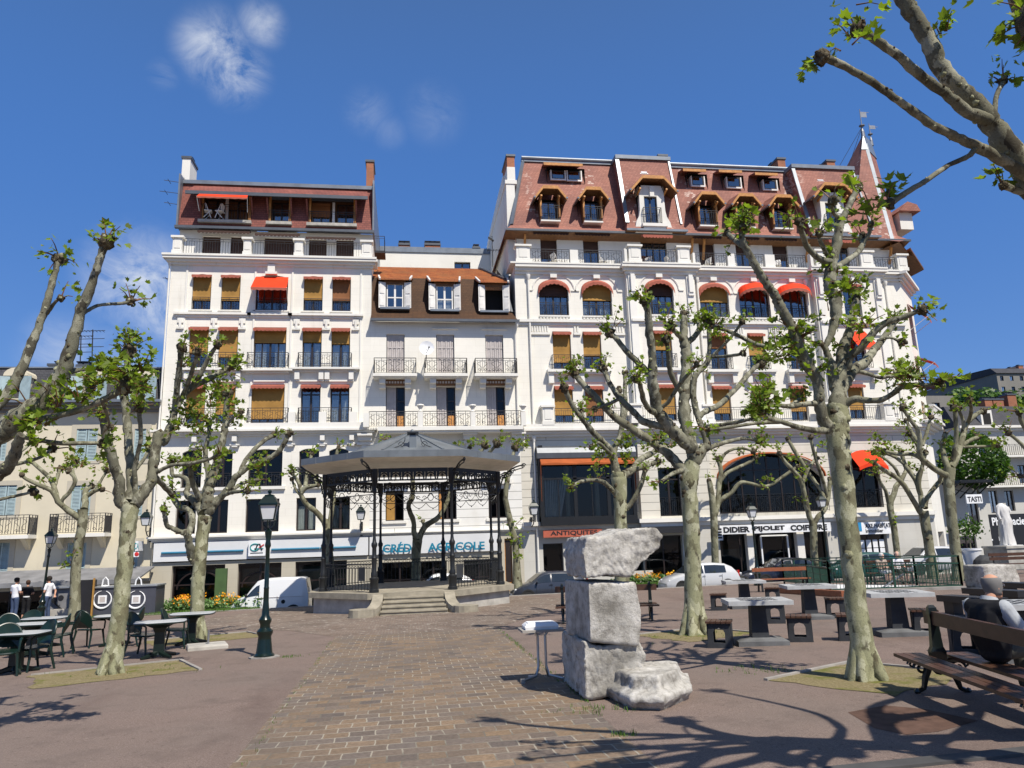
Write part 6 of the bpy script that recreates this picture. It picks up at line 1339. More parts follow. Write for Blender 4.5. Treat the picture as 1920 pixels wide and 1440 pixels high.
# ------------------------------------------------------------ pollarded plane trees
def cr(p0,p1,p2,p3,t):
    return .5*((2*p1)+(p2-p0)*t+(2*p0-5*p1+4*p2-p3)*t*t+(3*p1-p0-3*p2+p3)*t**3)
def plane_tree(label,Y0,br,ls=.11,spread=1.0,far=False,seed=1,base=None,sc=1.0,lm=1.0,xtra=None):
    random.seed(seed)
    T=MB(); Cn=MB(); nodes=[]   # nodes: (px,py,dy,Vector)
    bp=None; tips=[]
    for bi,b in enumerate(br):
        d1,txt,fist,lv=b[0],b[1],b[2],b[3]
        pts=[]
        if isinstance(txt,list):
            P4=[Vector(q) for q in txt]; L=len(P4); sm=[]
            for i in range(L-1):
                a=P4[max(i-1,0)];c=P4[i];e=P4[i+1];g=P4[min(i+2,L-1)]
                for k in range(4): sm.append(cr(a,c,e,g,k/4))
            sm.append(P4[-1]); T.tube([q.to_3d() for q in sm],[q.w*random.uniform(.93,1.07) for q in sm],8,2); tip=sm[-1].to_3d(); dr=(tip-sm[-3].to_3d()).normalized(); T.ball(tip,fist,1,8,5,(1,1,1),.3); tips.append((tip,fist,lv,dr)); continue
        for tk in txt.split():
            v=[float(q) for q in tk.split(',')]; pts.append([v[0],v[1],v[2] if len(v)>2 else None])
        ks=[i for i,p in enumerate(pts) if p[2] is not None]
        for i,p in enumerate(pts):
            if p[2] is None:
                a=max([k for k in ks if k<i],default=ks[0]); c=min([k for k in ks if k>i],default=ks[-1]); p[2]=pts[a][2] if a==c else pts[a][2]+(pts[c][2]-pts[a][2])*(i-a)/(c-a)
        d0=0.
        if nodes and bi:
            q=min(nodes,key=lambda n:(n[0]-pts[0][0])**2+(n[1]-pts[0][1])**2); d0=q[2]
        if d1 is None: d1=d0+random.uniform(-1,1)*spread
        P4=[]; L=len(pts); tot=[0]
        for i in range(1,L): tot.append(tot[-1]+math.hypot(pts[i][0]-pts[i-1][0],pts[i][1]-pts[i-1][1]))
        for i,p in enumerate(pts):
            dy=d0+(d1-d0)*(tot[i]/max(tot[-1],1)); w=P(p[0],p[1],Y0+dy); r=p[2]/2*depth(w)/FPX*(FW.dot(ray(p[0],p[1]).normalized())**1.15); P4.append(Vector((w.x,w.y,w.z,r))); 
        sm=[]
        sub=3 if far else 5
        for i in range(L-1):
            a=P4[max(i-1,0)];c=P4[i];e=P4[i+1];g=P4[min(i+2,L-1)]
            for k in range(sub): sm.append(cr(a,c,e,g,k/sub)); nodes.append((pts[i][0]+(pts[i+1][0]-pts[i][0])*k/sub,pts[i][1]+(pts[i+1][1]-pts[i][1])*k/sub,d0+(d1-d0)*((tot[i]+(tot[i+1]-tot[i])*k/sub)/max(tot[-1],1)),None))
        sm.append(P4[-1]); nodes.append((pts[-1][0],pts[-1][1],d1,None))
        if bi==0:
            bp=sm[0].to_3d().copy(); g=gz(bp.x,bp.y) if base is None else base; f=sm[0]; 
            r0=f.w; sm=[Vector((f.x+(f.x-sm[1].x)*.2,f.y,min(g,f.z)-.15,r0*1.28)),Vector((f.x,f.y,f.z+.05,r0*1.12))]+sm[1:]
        path=[];rad=[]
        for i,q in enumerate(sm):
            j=min(q.w*.14,.012 if bi==0 else .02) if 0<i<len(sm)-1 else 0
            path.append((q.x+random.uniform(-j,j),q.y+random.uniform(-j,j),q.z+random.uniform(-j,j)*.5)); rad.append(max(.012,q.w*random.uniform(.965,1.035) if bi==0 else q.w*random.uniform(.92,1.1)))
        T.tube(path,rad,7 if far else 10,0 if bi==0 or far else 2)
        # knots and stubs
        for i in range(1,len(sm)-1):
            if random.random()<(.2 if far else (.16 if bi==0 and sm[i].z<2.2 else .55)):
                q=sm[i].to_3d(); w_=sm[i].w; dd=(sm[i+1].to_3d()-sm[i-1].to_3d()).normalized(); e=Vector((random.gauss(0,1),random.gauss(0,1)-.5,random.gauss(0,1))); e=(e-dd*e.dot(dd)).normalized()
                kr=min(.075,w_*random.uniform(.25,.5)); T.ball(q+e*(w_*.92-kr*.35),kr,1 if random.random()<.45 else 0,6,4,(1,1,1),.25)
        if bi==0 and not far:
            f0=sm[1]
            for k in range(6):
                a=2*pi*k/6+random.uniform(-.3,.3); r_=f0.w; T.tube([(f0.x+cos(a)*r_*.30,f0.y+sin(a)*r_*.30,g+r_*2.6),(f0.x+cos(a)*r_*.78,f0.y+sin(a)*r_*.78,g+r_*.55),(f0.x+cos(a)*r_*1.18,f0.y+sin(a)*r_*1.18,g-.03)],[r_*.28,r_*.42,r_*.26],8)
        tip=sm[-1].to_3d(); dr=(sm[-1].to_3d()-sm[-3].to_3d()).normalized() if len(sm)>3 else Vector((0,0,1))
        if fist:
            fr=fist/2*depth(tip)/FPX
            T.ball(tip+dr*fr*.3,fr*.75,1,7,5,(1,1,1),.3)
            for k in range(6 if far else 16):
                o=Vector((random.gauss(0,1),random.gauss(0,1),random.gauss(0,1))).normalized()*fr*random.uniform(.35,.75); T.ball(tip+dr*fr*.35+o,fr*random.uniform(.16,.4),1 if random.random()<.75 else 0,6,4,(1,1,random.uniform(.7,1.3)),.35)
            tips.append((tip+dr*fr*.4,fr,lv,dr))
        elif lv: tips.append((tip,.12,lv,dr))
    for L_ in (xtra or []):   # leaf tufts sprouting along limbs: px,py,count,radius px
        q=min(nodes,key=lambda n:(n[0]-L_[0])**2+(n[1]-L_[1])**2); w=P(L_[0],L_[1],Y0+q[2]); tips.append((w,L_[3]/2*depth(w)/FPX if len(L_)>3 else .14,L_[2],Vector((0,-.3,.6))))
    for c,fr,lv,dr in tips:
        n=int(lv*lm*.8); tw=max(2,n//5)
        for k in range(tw):
            d=Vector((random.gauss(0,1),random.gauss(0,1),random.gauss(.45,.8)))+dr*.5
            d.normalize(); l=fr*.7+random.uniform(.04,.24)*sc; p0=c+d*fr*.4; p1=c+d*l+Vector((0,0,random.uniform(-.03,.06)))
            Cn.tube([p0,(p0+p1)/2+Vector((0,0,.02)),p1],[.010*sc,.007*sc,.004*sc],4,1)
            for j in range(max(1,n//tw)):
                t=random.uniform(.35,1.08); q=p0.lerp(p1,t)+Vector((random.gauss(0,.05),random.gauss(0,.05),random.gauss(0,.045)))*sc
                nn=Vector((random.gauss(0,.7),random.gauss(-.15,.7),random.gauss(.8,.5))); up=d+Vector((random.gauss(0,.7),random.gauss(0,.7),random.gauss(-.35,.5)))
                leaf_pts(Cn,q,nn,up,ls*.95*random.choice([random.uniform(.35,.7),random.uniform(.6,1.15)]))
    g=gz(bp.x,bp.y) if base is None else base
    root=thing('plane_tree',label,'tree',(bp.x,bp.y,g)); m='plane_bark_far' if far else 'plane_bark'
    T.build('trunk',[m,'burl_bark','limb_bark'],root,True,70); Cn.build('crown',['plane_leaf','brown_wood'],root)
    return root
N_=None
# big tree right of centre
plane_tree('tall knobbly plane tree with thick pale trunk left of the foreground bench, tallest of all',9.35,[
(0,"1625,1278,64 1612,1180,47 1600,1080,43 1589,980,42 1581,900,42 1574,850,44 1570,800,46 1570,765,44",0,0),
(-.5,"1563,805,30 1546,790,24 1536,750,23 1534,724,20 1527,702 1511,680,24 1502,662 1493,633,20 1484,613 1471,589 1458,567,19 1452,551 1436,530 1421,507 1410,486 1400,468 1392,450 1391,430,12",24,40),
(.2,"1397,462,12 1380,452 1365,438,9",20,25),
(-.7,"1550,806,16 1529,807,13 1493,800,11 1467,791,10 1440,782,9",0,0),
(-.9,"1467,791,10 1440,784 1428,772,9",26,90),
(N_,"1467,791,8 1415,794,7 1375,800,6 1330,806,5",14,25),
(-.3,"1536,757,12 1515,757,11 1480,762,10 1455,759,8 1435,757,8",26,80),
(.2,"1480,762,9 1490,755 1500,748,7",16,40),
(.3,"1570,770,40 1574,715,28 1578,689,24 1580,658,22 1591,627,19 1599,593,16 1606,560,12",18,45),
(.1,"1567,730,26 1560,693,22 1553,667,13 1547,652,12 1553,640,13 1562,615,16 1567,593,22 1566,560,25 1557,543,25 1556,517,24 1561,491,23 1569,457,20 1574,426,18 1579,408,17",0,0),
(.0,"1547,655,9 1540,645,8",14,14),
(.4,"1579,410,14 1590,390,13 1600,369,12 1606,356,11",24,26),
(-.3,"1579,410,11 1566,403,9 1560,392,9 1561,378,8",24,18),
(-.6,"1561,491,14 1545,489 1530,481,13 1514,463 1504,439,11 1499,418,10",22,40),
(-.2,"1552,480,9 1538,452,8 1536,440,7",20,26),
(.7,"1566,503,13 1587,489,12 1605,476 1617,460,11 1618,448,10",24,22),
(.5,"1616,460,8 1629,440,8 1632,424,7",16,20),
(-.7,"1561,526,9 1575,534 1590,541,5",12,70),
(.9,"1573,735,30 1587,712,25 1602,691,22 1620,682,20 1635,660,16 1649,644 1667,620,12 1677,604,10",18,45),
(-.5,"1587,690,20 1595,668,17 1613,653 1638,624,15 1664,604,14 1693,595,12 1724,582,10",26,26),
(.4,"1604,694,10 1631,702,8 1651,708 1680,703,7",22,70),
(-.9,"1575,765,22 1600,749,15 1627,751,13 1655,749 1678,735,12 1693,724 1715,722,11 1740,722,9 1758,718,8",24,30),
(.5,"1645,640,8 1667,633,6 1687,640,6",22,16),
],.105,.7,False,5,None,1,1.4,[(1385,436,30,20),(1484,615,22),(1527,700,45,22),(1493,640,55,26),(1475,668,45,24),(1455,655,30,20),(1555,590,20),(1563,515,22,20),(1605,615,30),(1625,617,26),(1585,655,25),(1710,712,60,26),(1740,720,40),(1436,750,50),(1700,720,40),(1560,503,30,24),(1405,418,40),(1622,612,26)])
# second tree: centre right
plane_tree('plane tree with many forked limbs standing between the stone sculpture and the chess tables',15.45,[
(0,"1305,1190,50 1300,1100,36 1297,1000,33 1293,930,32 1292,900,35 1300,868,32",0,0),
(-1.0,"1304,868,26 1300,845,24 1280,825,25 1256,802,24 1238,778,22 1229,751,21 1223,716,20 1224,693,18 1222,660,15 1218,627,15 1216,593,14 1211,570,14",26,70),
(-.4,"1222,706,14 1200,684,12 1178,662,11 1156,636,10 1146,626,9",24,34),
(-1.3,"1232,775,13 1218,768 1207,751,10 1200,720,9 1194,712,8",24,60),
(.9,"1292,890,22 1271,871,20 1249,847,18 1216,824,16 1182,802,15 1149,778,14 1116,744,13 1093,720,12 1079,703,11",22,75),
(.4,"1245,800,14 1207,791,13 1189,773,12 1164,749 1144,720,10 1133,694,9",22,36),
(.3,"1160,748,7 1140,758,6 1118,766,5",16,16),
(.5,"1302,862,26 1298,845,26 1289,816,24 1284,782,23 1283,749,22 1285,716,22 1287,682,21 1286,656,20 1282,635,17 1282,609,14 1282,593,13",22,20),
(.1,"1283,640,11 1271,627,10 1260,615,9",24,30),
(.9,"1286,645,13 1300,633,11 1311,616,10 1309,602,9",22,30),
(-.5,"1283,735,11 1276,733 1264,716,10 1256,693 1253,662,9 1250,640,9",22,30),
(-1.2,"1236,765,8 1251,756,8 1269,729,8 1282,711 1304,686,7",16,40),
(.2,"1305,862,20 1318,842,18 1326,832,16 1318,804,14 1309,782,13 1300,738 1305,702,11 1324,684,11 1330,660,9 1330,627,9 1330,608,9",32,110),
(-.6,"1330,612,9 1358,618,8 1393,633 1422,647,8 1456,647,7 1472,638,6",20,60),
(-.3,"1330,672,7 1351,653,6 1373,629,6 1390,606,5",16,40),
(-.8,"1332,670,6 1371,667,6 1392,663,6",16,16),
(1.2,"1310,782,12 1322,772,11 1347,760,11 1380,729,10 1411,693,10 1424,683,9",26,80),
(-.9,"1316,800,9 1340,798,8 1380,792,8 1410,785,6",14,30),
(.6,"1311,850,12 1335,838,9 1365,828,8 1395,822,7 1420,826,6",18,60),
(-.4,"1285,880,11 1262,888,8 1240,902,6",0,20),
],.115,1.,False,9,None,1.1,1.4,[(1150,615,20),(1203,700,40,20),(1150,770,25),(1080,690,30),(1340,610,50,28),(1345,640,40,26),(1250,600,30),(1440,660,50,24),(1460,672,40,22),(1235,825,45,24),(1255,840,35),(1300,590,26),(1316,695,20),(1436,680,40,20)])
# tree behind the sculpture
plane_tree('stout plane tree rising directly behind the stacked stone sculpture',20.5,[
(0,"1168,1150,34 1166,1050,28 1164,990,26 1163,940,25 1161,905,30 1160,890,30",0,0),
(-.8,"1155,893,16 1150,865,13 1146,846,12 1130,828 1116,814,11 1093,787,10 1071,756,10 1059,730,10",22,24),
(.6,"1158,888,16 1152,860,13 1153,838,11 1162,820,11 1167,793,11 1167,760,9 1160,735,9",20,10),
(1.0,"1167,795,9 1173,770 1172,738,8 1172,702,8",16,8),
(1.,"1168,890,15 1185,880,13 1200,862,12 1216,853,11 1229,845 1238,824,9",16,40),
(.3,"1170,892,14 1190,880,12 1215,872,11 1231,866,9",18,40),
(-1.,"1154,925,11 1144,915,9 1131,904,9 1115,900,8 1090,903,7 1072,912,6",14,34),
(-.3,"1170,955,12 1180,948,10 1193,929,9 1203,905,9 1209,884,8",12,26),
(-.9,"1150,860,9 1138,845 1122,830,6 1110,838,5",14,40),
(.5,"1112,812,7 1100,800,6 1092,772,5",16,22),
],.12,1.,False,13,None,1.1,1.3,[(1170,845,80,30),(1180,865,60,26),(1130,860,60,24),(1120,878,40),(1085,775,30),(1090,760,26),(1210,840,30),(1120,900,20),(1175,825,50)])
# left main tree
plane_tree('leaning plane tree with forked crown among the green café chairs',14.9,[
(0,"207,1265,46 213,1230,42 218,1190,38 225,1145,36 230,1096,35 235,1047,34 239,1005,34 242,970,36 244,945,36",0,0),
(-.6,"238,952,26 225,936,24 223,902,22 212,864,20 201,824,20 196,796,18 194,775,16",26,55),
(.4,"244,940,26 246,902,20 243,858,19 240,813,18 236,769,18 233,735,17 238,700,15 241,665,13",36,75),
(-.5,"250,930,12 254,918 252,880,10 258,853,9 264,822,9 262,787,9 261,770,8",22,75),
(.3,"252,948,26 268,924,24 283,902,22 288,869,21 293,836,20 299,812,20 305,830,18 318,802,16 326,780,15 329,758,14",0,0),
(-.2,"329,762,13 331,735,13 336,691,12 341,655,12",24,10),
(.7,"326,775,13 344,742,12 364,724 393,709,12 420,695,11 432,688,10",22,50),
(.1,"358,727,10 375,704,10 389,675,9 398,660,9 407,648,8",20,30),
(-.5,"340,748,10 351,722,9 360,695 367,675,9 369,662,8",20,40),
(-.6,"290,888,9 320,873,8 355,869,8 389,862,7 410,852,6",14,50),
(.9,"292,895,11 311,916,10 322,925,9",16,30),
(.2,"255,880,8 270,860 280,842,6",14,40),
],.115,1.,False,17,None,1.1,1.35,[(240,640,60,30),(255,745,60,30),(232,720,40),(350,770,70,30),(370,790,60),(340,800,60),(405,720,50,24),(428,700,40),(360,720,40),(395,745,45,24),(340,690,30),(270,720,50,26)])
# tree right of it, by the white van
plane_tree('plane tree with straight pale trunk beside the flower bed and the white van',20.9,[
(0,"371,1203,32 371,1100,28 376,1040,27 380,1000,27 385,968,28",0,0),
(-.8,"368,1055,16 360,1046,18 354,1015,16 350,1000,15 340,998,11 324,991,10 313,985,10 309,968,9 307,956,8",16,26),
(.4,"353,1003,14 361,976,13 353,956,12 335,949,12 322,927,12 309,913,11 297,900,10",14,30),
(.8,"380,962,20 364,938,16 350,926,12 353,904,10 340,893 324,891,8 322,870,7",14,50),
(-.5,"390,962,20 402,944,17 415,932,15 431,913,14 441,896,13 457,882,12 475,869,11 500,861,10 522,847,10 534,829,10 541,815,9",20,10),
(.6,"452,884,11 460,864,9 489,831,9 512,816,8",16,26),
(.2,"387,955,24 392,920,22 396,900,20 407,869,17 415,835,15 422,802,14 425,769,13 427,742,12",24,45),
(N_,"423,800,7 438,782,6 451,773,5",12,10),
(-.6,"376,940,14 365,915,12 358,893,11 355,873,9",16,60),
(.9,"378,940,14 387,912,12 390,885,11 385,850,10 392,815,9 392,795,8",18,60),
(-.9,"418,928,10 440,922,8 464,922,7",14,26),
(.8,"436,918,8 458,905,7 482,900,6",10,20),
],.125,1.,False,19,None,1.2,1.3,[(410,735,60,26),(440,760,50),(395,760,60,28),(440,785,50),(380,850,60,26),(400,880,40),(375,815,70,30),(425,800,50),(480,880,40),(455,920,30),(330,870,60),(360,880,40),(497,872,50,24)])
# big limbs entering at the left edge, trunk outside
plane_tree('huge plane tree at the left edge with bare leaning limbs against the sky',8.6,[
(0,"-330,1330,95 -290,1150,75 -240,1000,70 -170,900,66 -90,850,64 -30,822,62",0,0),
(-.3,"-40,824,62 5,805,58 42,783,50 83,748,40 111,709,34 125,676,30 139,631,24 150,587,22 164,553,20 178,514,17 189,481,16 198,458,16",36,42),
(.4,"152,590,9 167,581,8 183,573,7 206,570,7 228,569,7 243,566,7",22,36),
(.5,"-120,860,40 -60,810,32 0,755,27 22,726,25 42,687,22 61,642,19 78,598,16 92,551,15 103,512,13 110,488,13",28,42),
(.2,"88,588,9 97,575,8 104,566,7 112,560,7",18,14),
(.3,"120,706,13 131,698,10 156,693,9 185,690,8",18,75),
(-.4,"0,822,20 28,812,15 69,789,13 111,779,13 153,768,13 189,752,14 217,738,14 232,728,15",40,60),
(.6,"10,820,12 29,818,11 67,824,10 111,831,10 156,831,9 189,831,8",26,24),
(-.6,"-90,900,34 -40,905,30 0,887,30 20,866,28 32,838,24 40,815,20",0,0),
(.5,"22,872,9 56,864,8 78,856,7 97,842,6",22,22),
(-.2,"30,852,7 45,842,6 60,830,5",0,0),
(.3,"-60,945,9 0,936,7 33,929,7 60,923,6",20,14),
(.4,"190,752,7 200,775,6 206,800,5",18,18),
],.10,.6,False,23,-.25,.9,1.2,[(80,800,60,24),(55,760,30),(110,770,40),(240,705,70,34),(205,690,40),(100,745,40,22),(60,838,30),(150,758,50,26),(185,722,60,26),(265,700,40,26)])
# tree behind the three standing people
plane_tree('plane tree with low forked limbs behind the three standing people',34.0,[
(0,"139,1163,28 141,1120,24 142,1072,22 148,1023,21 154,985,21 156,955,22",0,0),
(-1.,"150,972,14 142,967,14 122,953,13 109,940,12 96,920,11 76,911,10 49,898,8 42,892,8",14,12),
(.7,"108,936,10 104,920,10 93,896,9 76,880,9 60,866,8",14,14),
(-.5,"112,944,9 121,932,9 131,922,9 141,900,9 130,885,8",16,22),
(.8,"158,955,15 160,935,13 160,920,12 170,913,12",16,30),
(.3,"163,930,10 178,920,9 190,918,8",14,14),
(1.3,"100,915,9 106,900,8 112,880,7",16,50),
(1.5,"140,900,8 136,880,7 140,866,6",18,60),
(.4,"180,918,7 190,900,6 200,885,5",14,50),
],.19,1.2,True,29,None,1.9,.8,[(125,862,60,30),(150,880,50,26),(180,870,50,26),(150,1030,26),(135,1060,26),(205,880,40),(90,905,30)])
# trees around the bandstand
def far(label,Y,br,seed,x=None,lm=.8,base=None): return plane_tree(label,Y,br,.19,1.2,True,seed,base,1.9,lm,x)
far('small plane tree seen through the bandstand between its columns',36.4,[
(0,"779,1098,20 780,1052,18 781,1024,19 782,1012,20",0,0),
(-.3,"780,1012,13 776,997,11 775,978,10 767,956,10 766,945,10 773,932,9 774,905,9 765,870,8 745,845,6 728,828,5",14,36),
(.5,"785,1012,13 796,988,12 812,977,11 828,962,9 845,920,8 852,870,7 856,842,6",14,40),
(.2,"848,905,7 868,870,6 880,840,5",12,30),(.8,"846,915,7 885,870,6 908,838,6",20,60),(.0,"885,870,6 915,850,6 930,835,6",20,60),(N_,"797,990,7 793,978,6",10,20)],31,None,.8,sz(0,36.4))
far('slim plane tree with leafy trunk at the right end of the bandstand',37.2,[
(0,"970,1098,18 968,1044,14 965,1010,13 958,985,12 953,960,11 948,935,10 950,905,10",14,20),
(.3,"950,905,9 958,870,8 965,842,7",20,80)],37,[(965,985,40,22),(968,1010,40,20),(969,1030,34,18),(967,1050,20),(975,840,40,24)],.9,sz(6,37))
far('plane tree with drooping twisted limbs at the left end of the bandstand',35.9,[
(0,"622,1110,20 618,1050,16 614,1000,15 608,975,14",0,0),
(-.6,"608,977,12 590,958,11 572,942,10 565,927,9 574,914,9 595,910,7",12,30),
(-.3,"567,925,9 560,905,8 548,888,7",16,40),(.5,"572,912,8 578,880,7 584,852,6",14,40),(.6,"616,1000,10 625,930,9 630,860,7 634,842,6",14,40),(-.2,"566,930,6 556,920,5 548,900,5",12,30),(.3,"595,910,6 590,895,6 592,880,5",12,40)],41,None,.8,sz(-4,35.9))
far('thin plane tree in front of the arched shop window with two stems',39.4,[
(0,"1341,1085,17 1341,1049,15 1340,1003,15 1338,958,15 1334,923,12 1330,903,11",12,16),
(.5,"1341,965,12 1347,935,11 1349,907,10 1352,882,9 1347,863,8",16,50),
(-.8,"1347,945,9 1358,933,9 1373,923,8 1385,907,8 1401,905,7 1438,912,7 1472,891,7 1494,876,6",12,20),
(.4,"1352,900,8 1362,888,7 1376,880,7 1403,868,7 1415,860,6",14,40),
(.2,"1350,870,7 1360,850,6 1385,840,6 1410,845,5",16,60)],43,[(1420,908,30,16),(1445,905,26,14),(1430,835,60,26),(1390,850,40),(1350,840,30)],.8,sz(17,39.4)+.1)
far('plane tree with a forked trunk in front of the hairdresser doorway',35.2,[
(0,"1536,1088,18 1533,1060,16 1527,1045,16 1526,1003,15 1524,982,15",0,0),
(-.5,"1523,984,12 1515,958,11 1509,930,11 1504,907,10 1495,891,10 1474,868,8 1462,852,6",14,30),
(.4,"1527,982,11 1535,968,10 1545,957,10 1553,932,9 1556,900,8",12,20),
(.8,"1547,945,9 1541,923,8 1518,889,8 1495,854,8 1478,825,7",12,14),
(-.6,"1550,930,8 1545,905,7 1529,860,7 1520,822,6",14,20),
(.2,"1505,905,8 1515,880,7 1530,860,6",14,40)],47,[(1512,945,40,18),(1480,868,30,18),(1500,895,36,18),(1540,840,30)],.8,None)
far('plane tree behind the elderly couple on the bench with pruned fork',39.2,[
(0,"1685,1088,15 1681,1026,14 1674,980,14 1669,948,14 1674,930,13",0,0),
(.5,"1674,932,12 1681,912,11 1691,897,10 1700,880,8",14,40),(-.5,"1667,945,9 1660,920,8 1651,905,7 1645,890,6",14,40),(.2,"1688,900,8 1680,880,7 1662,862,6 1640,850,5",14,50)],53,[(1679,975,20,14),(1650,890,40,22),(1720,850,30)],.8,sz(24,39.2)+.1)
far('slender plane tree left of the pair by the green railing',31.3,[
(0,"1751,1090,26 1744,1039,22 1738,996,21 1731,958,22",0,0),
(-.8,"1726,960,14 1714,941,12 1695,911,11 1680,895,10 1655,880,9 1640,868,7",14,30),
(.3,"1728,952,13 1726,929,11 1717,899,11 1698,874,9 1690,850,8",16,30),
(.8,"1734,952,13 1738,935,11 1750,917,10 1763,902,10 1775,890,8",12,26),
(-.3,"1727,930,10 1723,905,9 1728,880,8 1735,850,8",14,26),(.5,"1698,872,8 1680,858,7 1660,850,6",14,50),(.2,"1716,900,8 1730,870,7 1722,840,7 1706,815,6",16,40),(-.4,"1760,905,8 1772,880,7 1785,860,6",12,26)],59,[(1640,830,50,26),(1660,850,50,26),(1705,835,40,22),(1735,880,30)],.8,None)
far('stouter plane tree of the pair by the green railing with upright pruned limbs',28.5,[
(0,"1799,1090,32 1793,1040,23 1788,1000,23 1783,960,23 1779,910,23 1780,878,24",0,0),
(-.9,"1776,892,16 1763,886,14 1741,871,13 1725,855,12 1725,830,11 1722,810,10 1710,790,9 1698,774,8 1694,766,8",20,26),
(.6,"1732,862,10 1710,852,9 1685,852,8 1660,846,7",14,40),
(.4,"1778,880,14 1771,860,12 1768,835,10 1772,815,10",12,8),
(.9,"1783,876,16 1793,860,14 1802,831,13 1811,798,12 1827,779,10 1842,771,9",18,22),
(-.5,"1786,868,12 1790,843,11 1793,798,10 1790,768,9",20,36),
(.2,"1806,812,9 1806,790,8 1797,767,7",16,20),(-.6,"1814,795,9 1821,772,8 1818,752,8",18,26),(1.0,"1800,838,10 1815,828,9 1832,820,9",16,14),(.3,"1802,838,7 1839,837,6 1868,836,5",12,40),(-.3,"1730,835,8 1738,810,7 1745,785,6",14,30),(.8,"1724,832,8 1712,815,7 1700,790,6",14,40)],61,[(1700,770,40,22),(1720,780,40,22),(1790,765,30),(1860,832,30),(1765,835,40),(1650,835,40)],.85,None)
far('plane tree mostly beyond the right edge with short leafy limbs',24.5,[
(0,"1990,1120,34 1985,1000,28 1975,920,26 1960,880,24",0,0),(.2,"1960,885,14 1935,855,10 1920,838,9 1903,822,8 1893,814,8",16,44),(-.4,"1960,880,14 1935,830,11 1918,795,10 1911,775,9",18,50),(.5,"1968,905,10 1940,900,8 1915,893,7",12,40),(.7,"1965,880,12 1970,800,10 1965,760,9",16,30)],67,None,.85,None)
# near tree at the right: limbs hang over the upper right corner; trunk out of frame
plane_tree('nearest plane tree, its pale limbs reaching into the upper right corner of the view',4.3,[
(0,"2560,2300,150 2470,1600,130 2330,1000,118 2180,640,100 2060,480,84 1990,400,70",0,0),
(-.2,"2000,412,62 1939,352,58 1908,300,54 1875,255,50 1841,208,43 1801,168,41 1764,128,39 1740,76,37 1719,37,36 1694,0,35 1660,-70,32 1610,-180,30 1580,-300,26",60,60),
(-.3,"1880,256,34 1856,228,30 1816,211,27 1771,174,23 1725,141,22 1679,101,20 1639,73,19 1612,56,19",38,18),
(-.5,"2010,420,36 1960,352,33 1923,326,30 1878,300,27 1826,272,25 1786,254,21 1740,229,19 1694,196,18 1648,162,18 1602,135,17 1566,116,17 1545,109,18",36,16),
(-.4,"1830,276,14 1815,293,12 1780,309,11 1740,336,12 1700,361,13 1672,379,15",26,20),
(.1,"1872,240,12 1866,222,11 1868,183,11 1880,155,11",24,26),
(.0,"1990,410,24 1940,372,20 1910,358,18 1885,349,17",22,22),
(.3,"2080,500,40 2150,380,34 2180,200,28 2150,0,24 2100,-200,20",40,60),
(-.6,"2100,540,40 2010,620,30 1990,760,26 2040,900,22",30,30),
(.6,"2200,680,44 2380,500,34 2480,300,28 2500,50,24",40,50),
(-1.1,"2060,480,44 2000,300,34 1985,120,28 1960,-100,24 1900,-300,20",40,60),
(-1.5,"1990,250,28 1940,60,24 1860,-150,20 1760,-330,16",36,50),
(0,[(4.9, 4.3, 3.3, 0.13), (4.2, 3.8, 4.2, 0.1), (3.4, 3.2, 4.8, 0.075), (2.9, 2.8, 5.2, 0.06)],.15,95),  # world-space limbs, unseen: added out of frame to thicken the foreground shadows
(0,[(4.5, 4.0, 3.9, 0.1), (4.4, 3.4, 4.4, 0.09), (4.0, 2.6, 5.2, 0.06)],.15,95),
(0,[(4.7, 4.2, 3.5, 0.12), (4.5, 4.0, 4.6, 0.09), (4.6, 4.1, 5.6, 0.07)],.15,95),
(0,[(5.0, 4.2, 3.3, 0.12), (5.2, 3.6, 4.6, 0.09), (5.4, 2.9, 5.4, 0.07), (5.5, 2.4, 5.8, 0.06)],.15,95),
(0,[(5.1, 4.3, 3.0, 0.13), (6, 4.2, 4.4, 0.1), (6.9, 4.0, 5, 0.08), (7.6, 3.8, 5.3, 0.06)],.15,95),
(0,[(5.2, 4.2, 3.2, 0.12), (5.8, 3.6, 4.4, 0.09), (6.6, 3.0, 5.2, 0.07), (7.2, 2.8, 5.4, 0.06)],.15,95),
(0,[(4.4, 3.9, 4.1, 0.08), (3.9, 3.6, 4.3, 0.07), (3.2, 2.9, 4.2, 0.05)],.15,95),
(0,[(3.8, 3.5, 4.5, 0.06), (3.6, 2.9, 5.3, 0.05)],.15,95),
(0,[(5.3, 3.4, 4.8, 0.06), (4.8, 2.7, 5.2, 0.05)],.15,95),
(0,[(6.4, 4.1, 4.7, 0.07), (6.6, 3.6, 5.6, 0.05)],.15,95),
(0,[(6.2, 3.3, 4.8, 0.06), (5.9, 2.6, 5.0, 0.05)],.15,95),
(0,[(6.9, 4.0, 5, 0.06), (7.9, 4.4, 4.9, 0.05)],.15,95),
(0,[(5.6, 4.2, 3.8, 0.09), (6.4, 4.7, 4.6, 0.07), (7.2, 4.9, 4.9, 0.06)],.15,95),
(0,[(4.2, 3.8, 4.2, 0.06), (3.7, 3.3, 5.6, 0.05)],.15,95),
(0,[(5.6, 3.7, 4.2, 0.07), (6.9, 3.4, 4.2, 0.05)],.15,95),
(-.9,"2230,760,40 2230,560,32 2300,350,26 2290,100,22",36,50),
],.085,.6,False,71,-.13,.62,1.1,[(1765,68,12,14),(1585,95,16),(1605,75,16),(1660,385,16,24),(1640,398,18),(1590,10,20),(1665,365,8),(1770,75,16)])
simple('fascia_grey',(.20,.20,.205),.7,0,.3,.25,1.5)
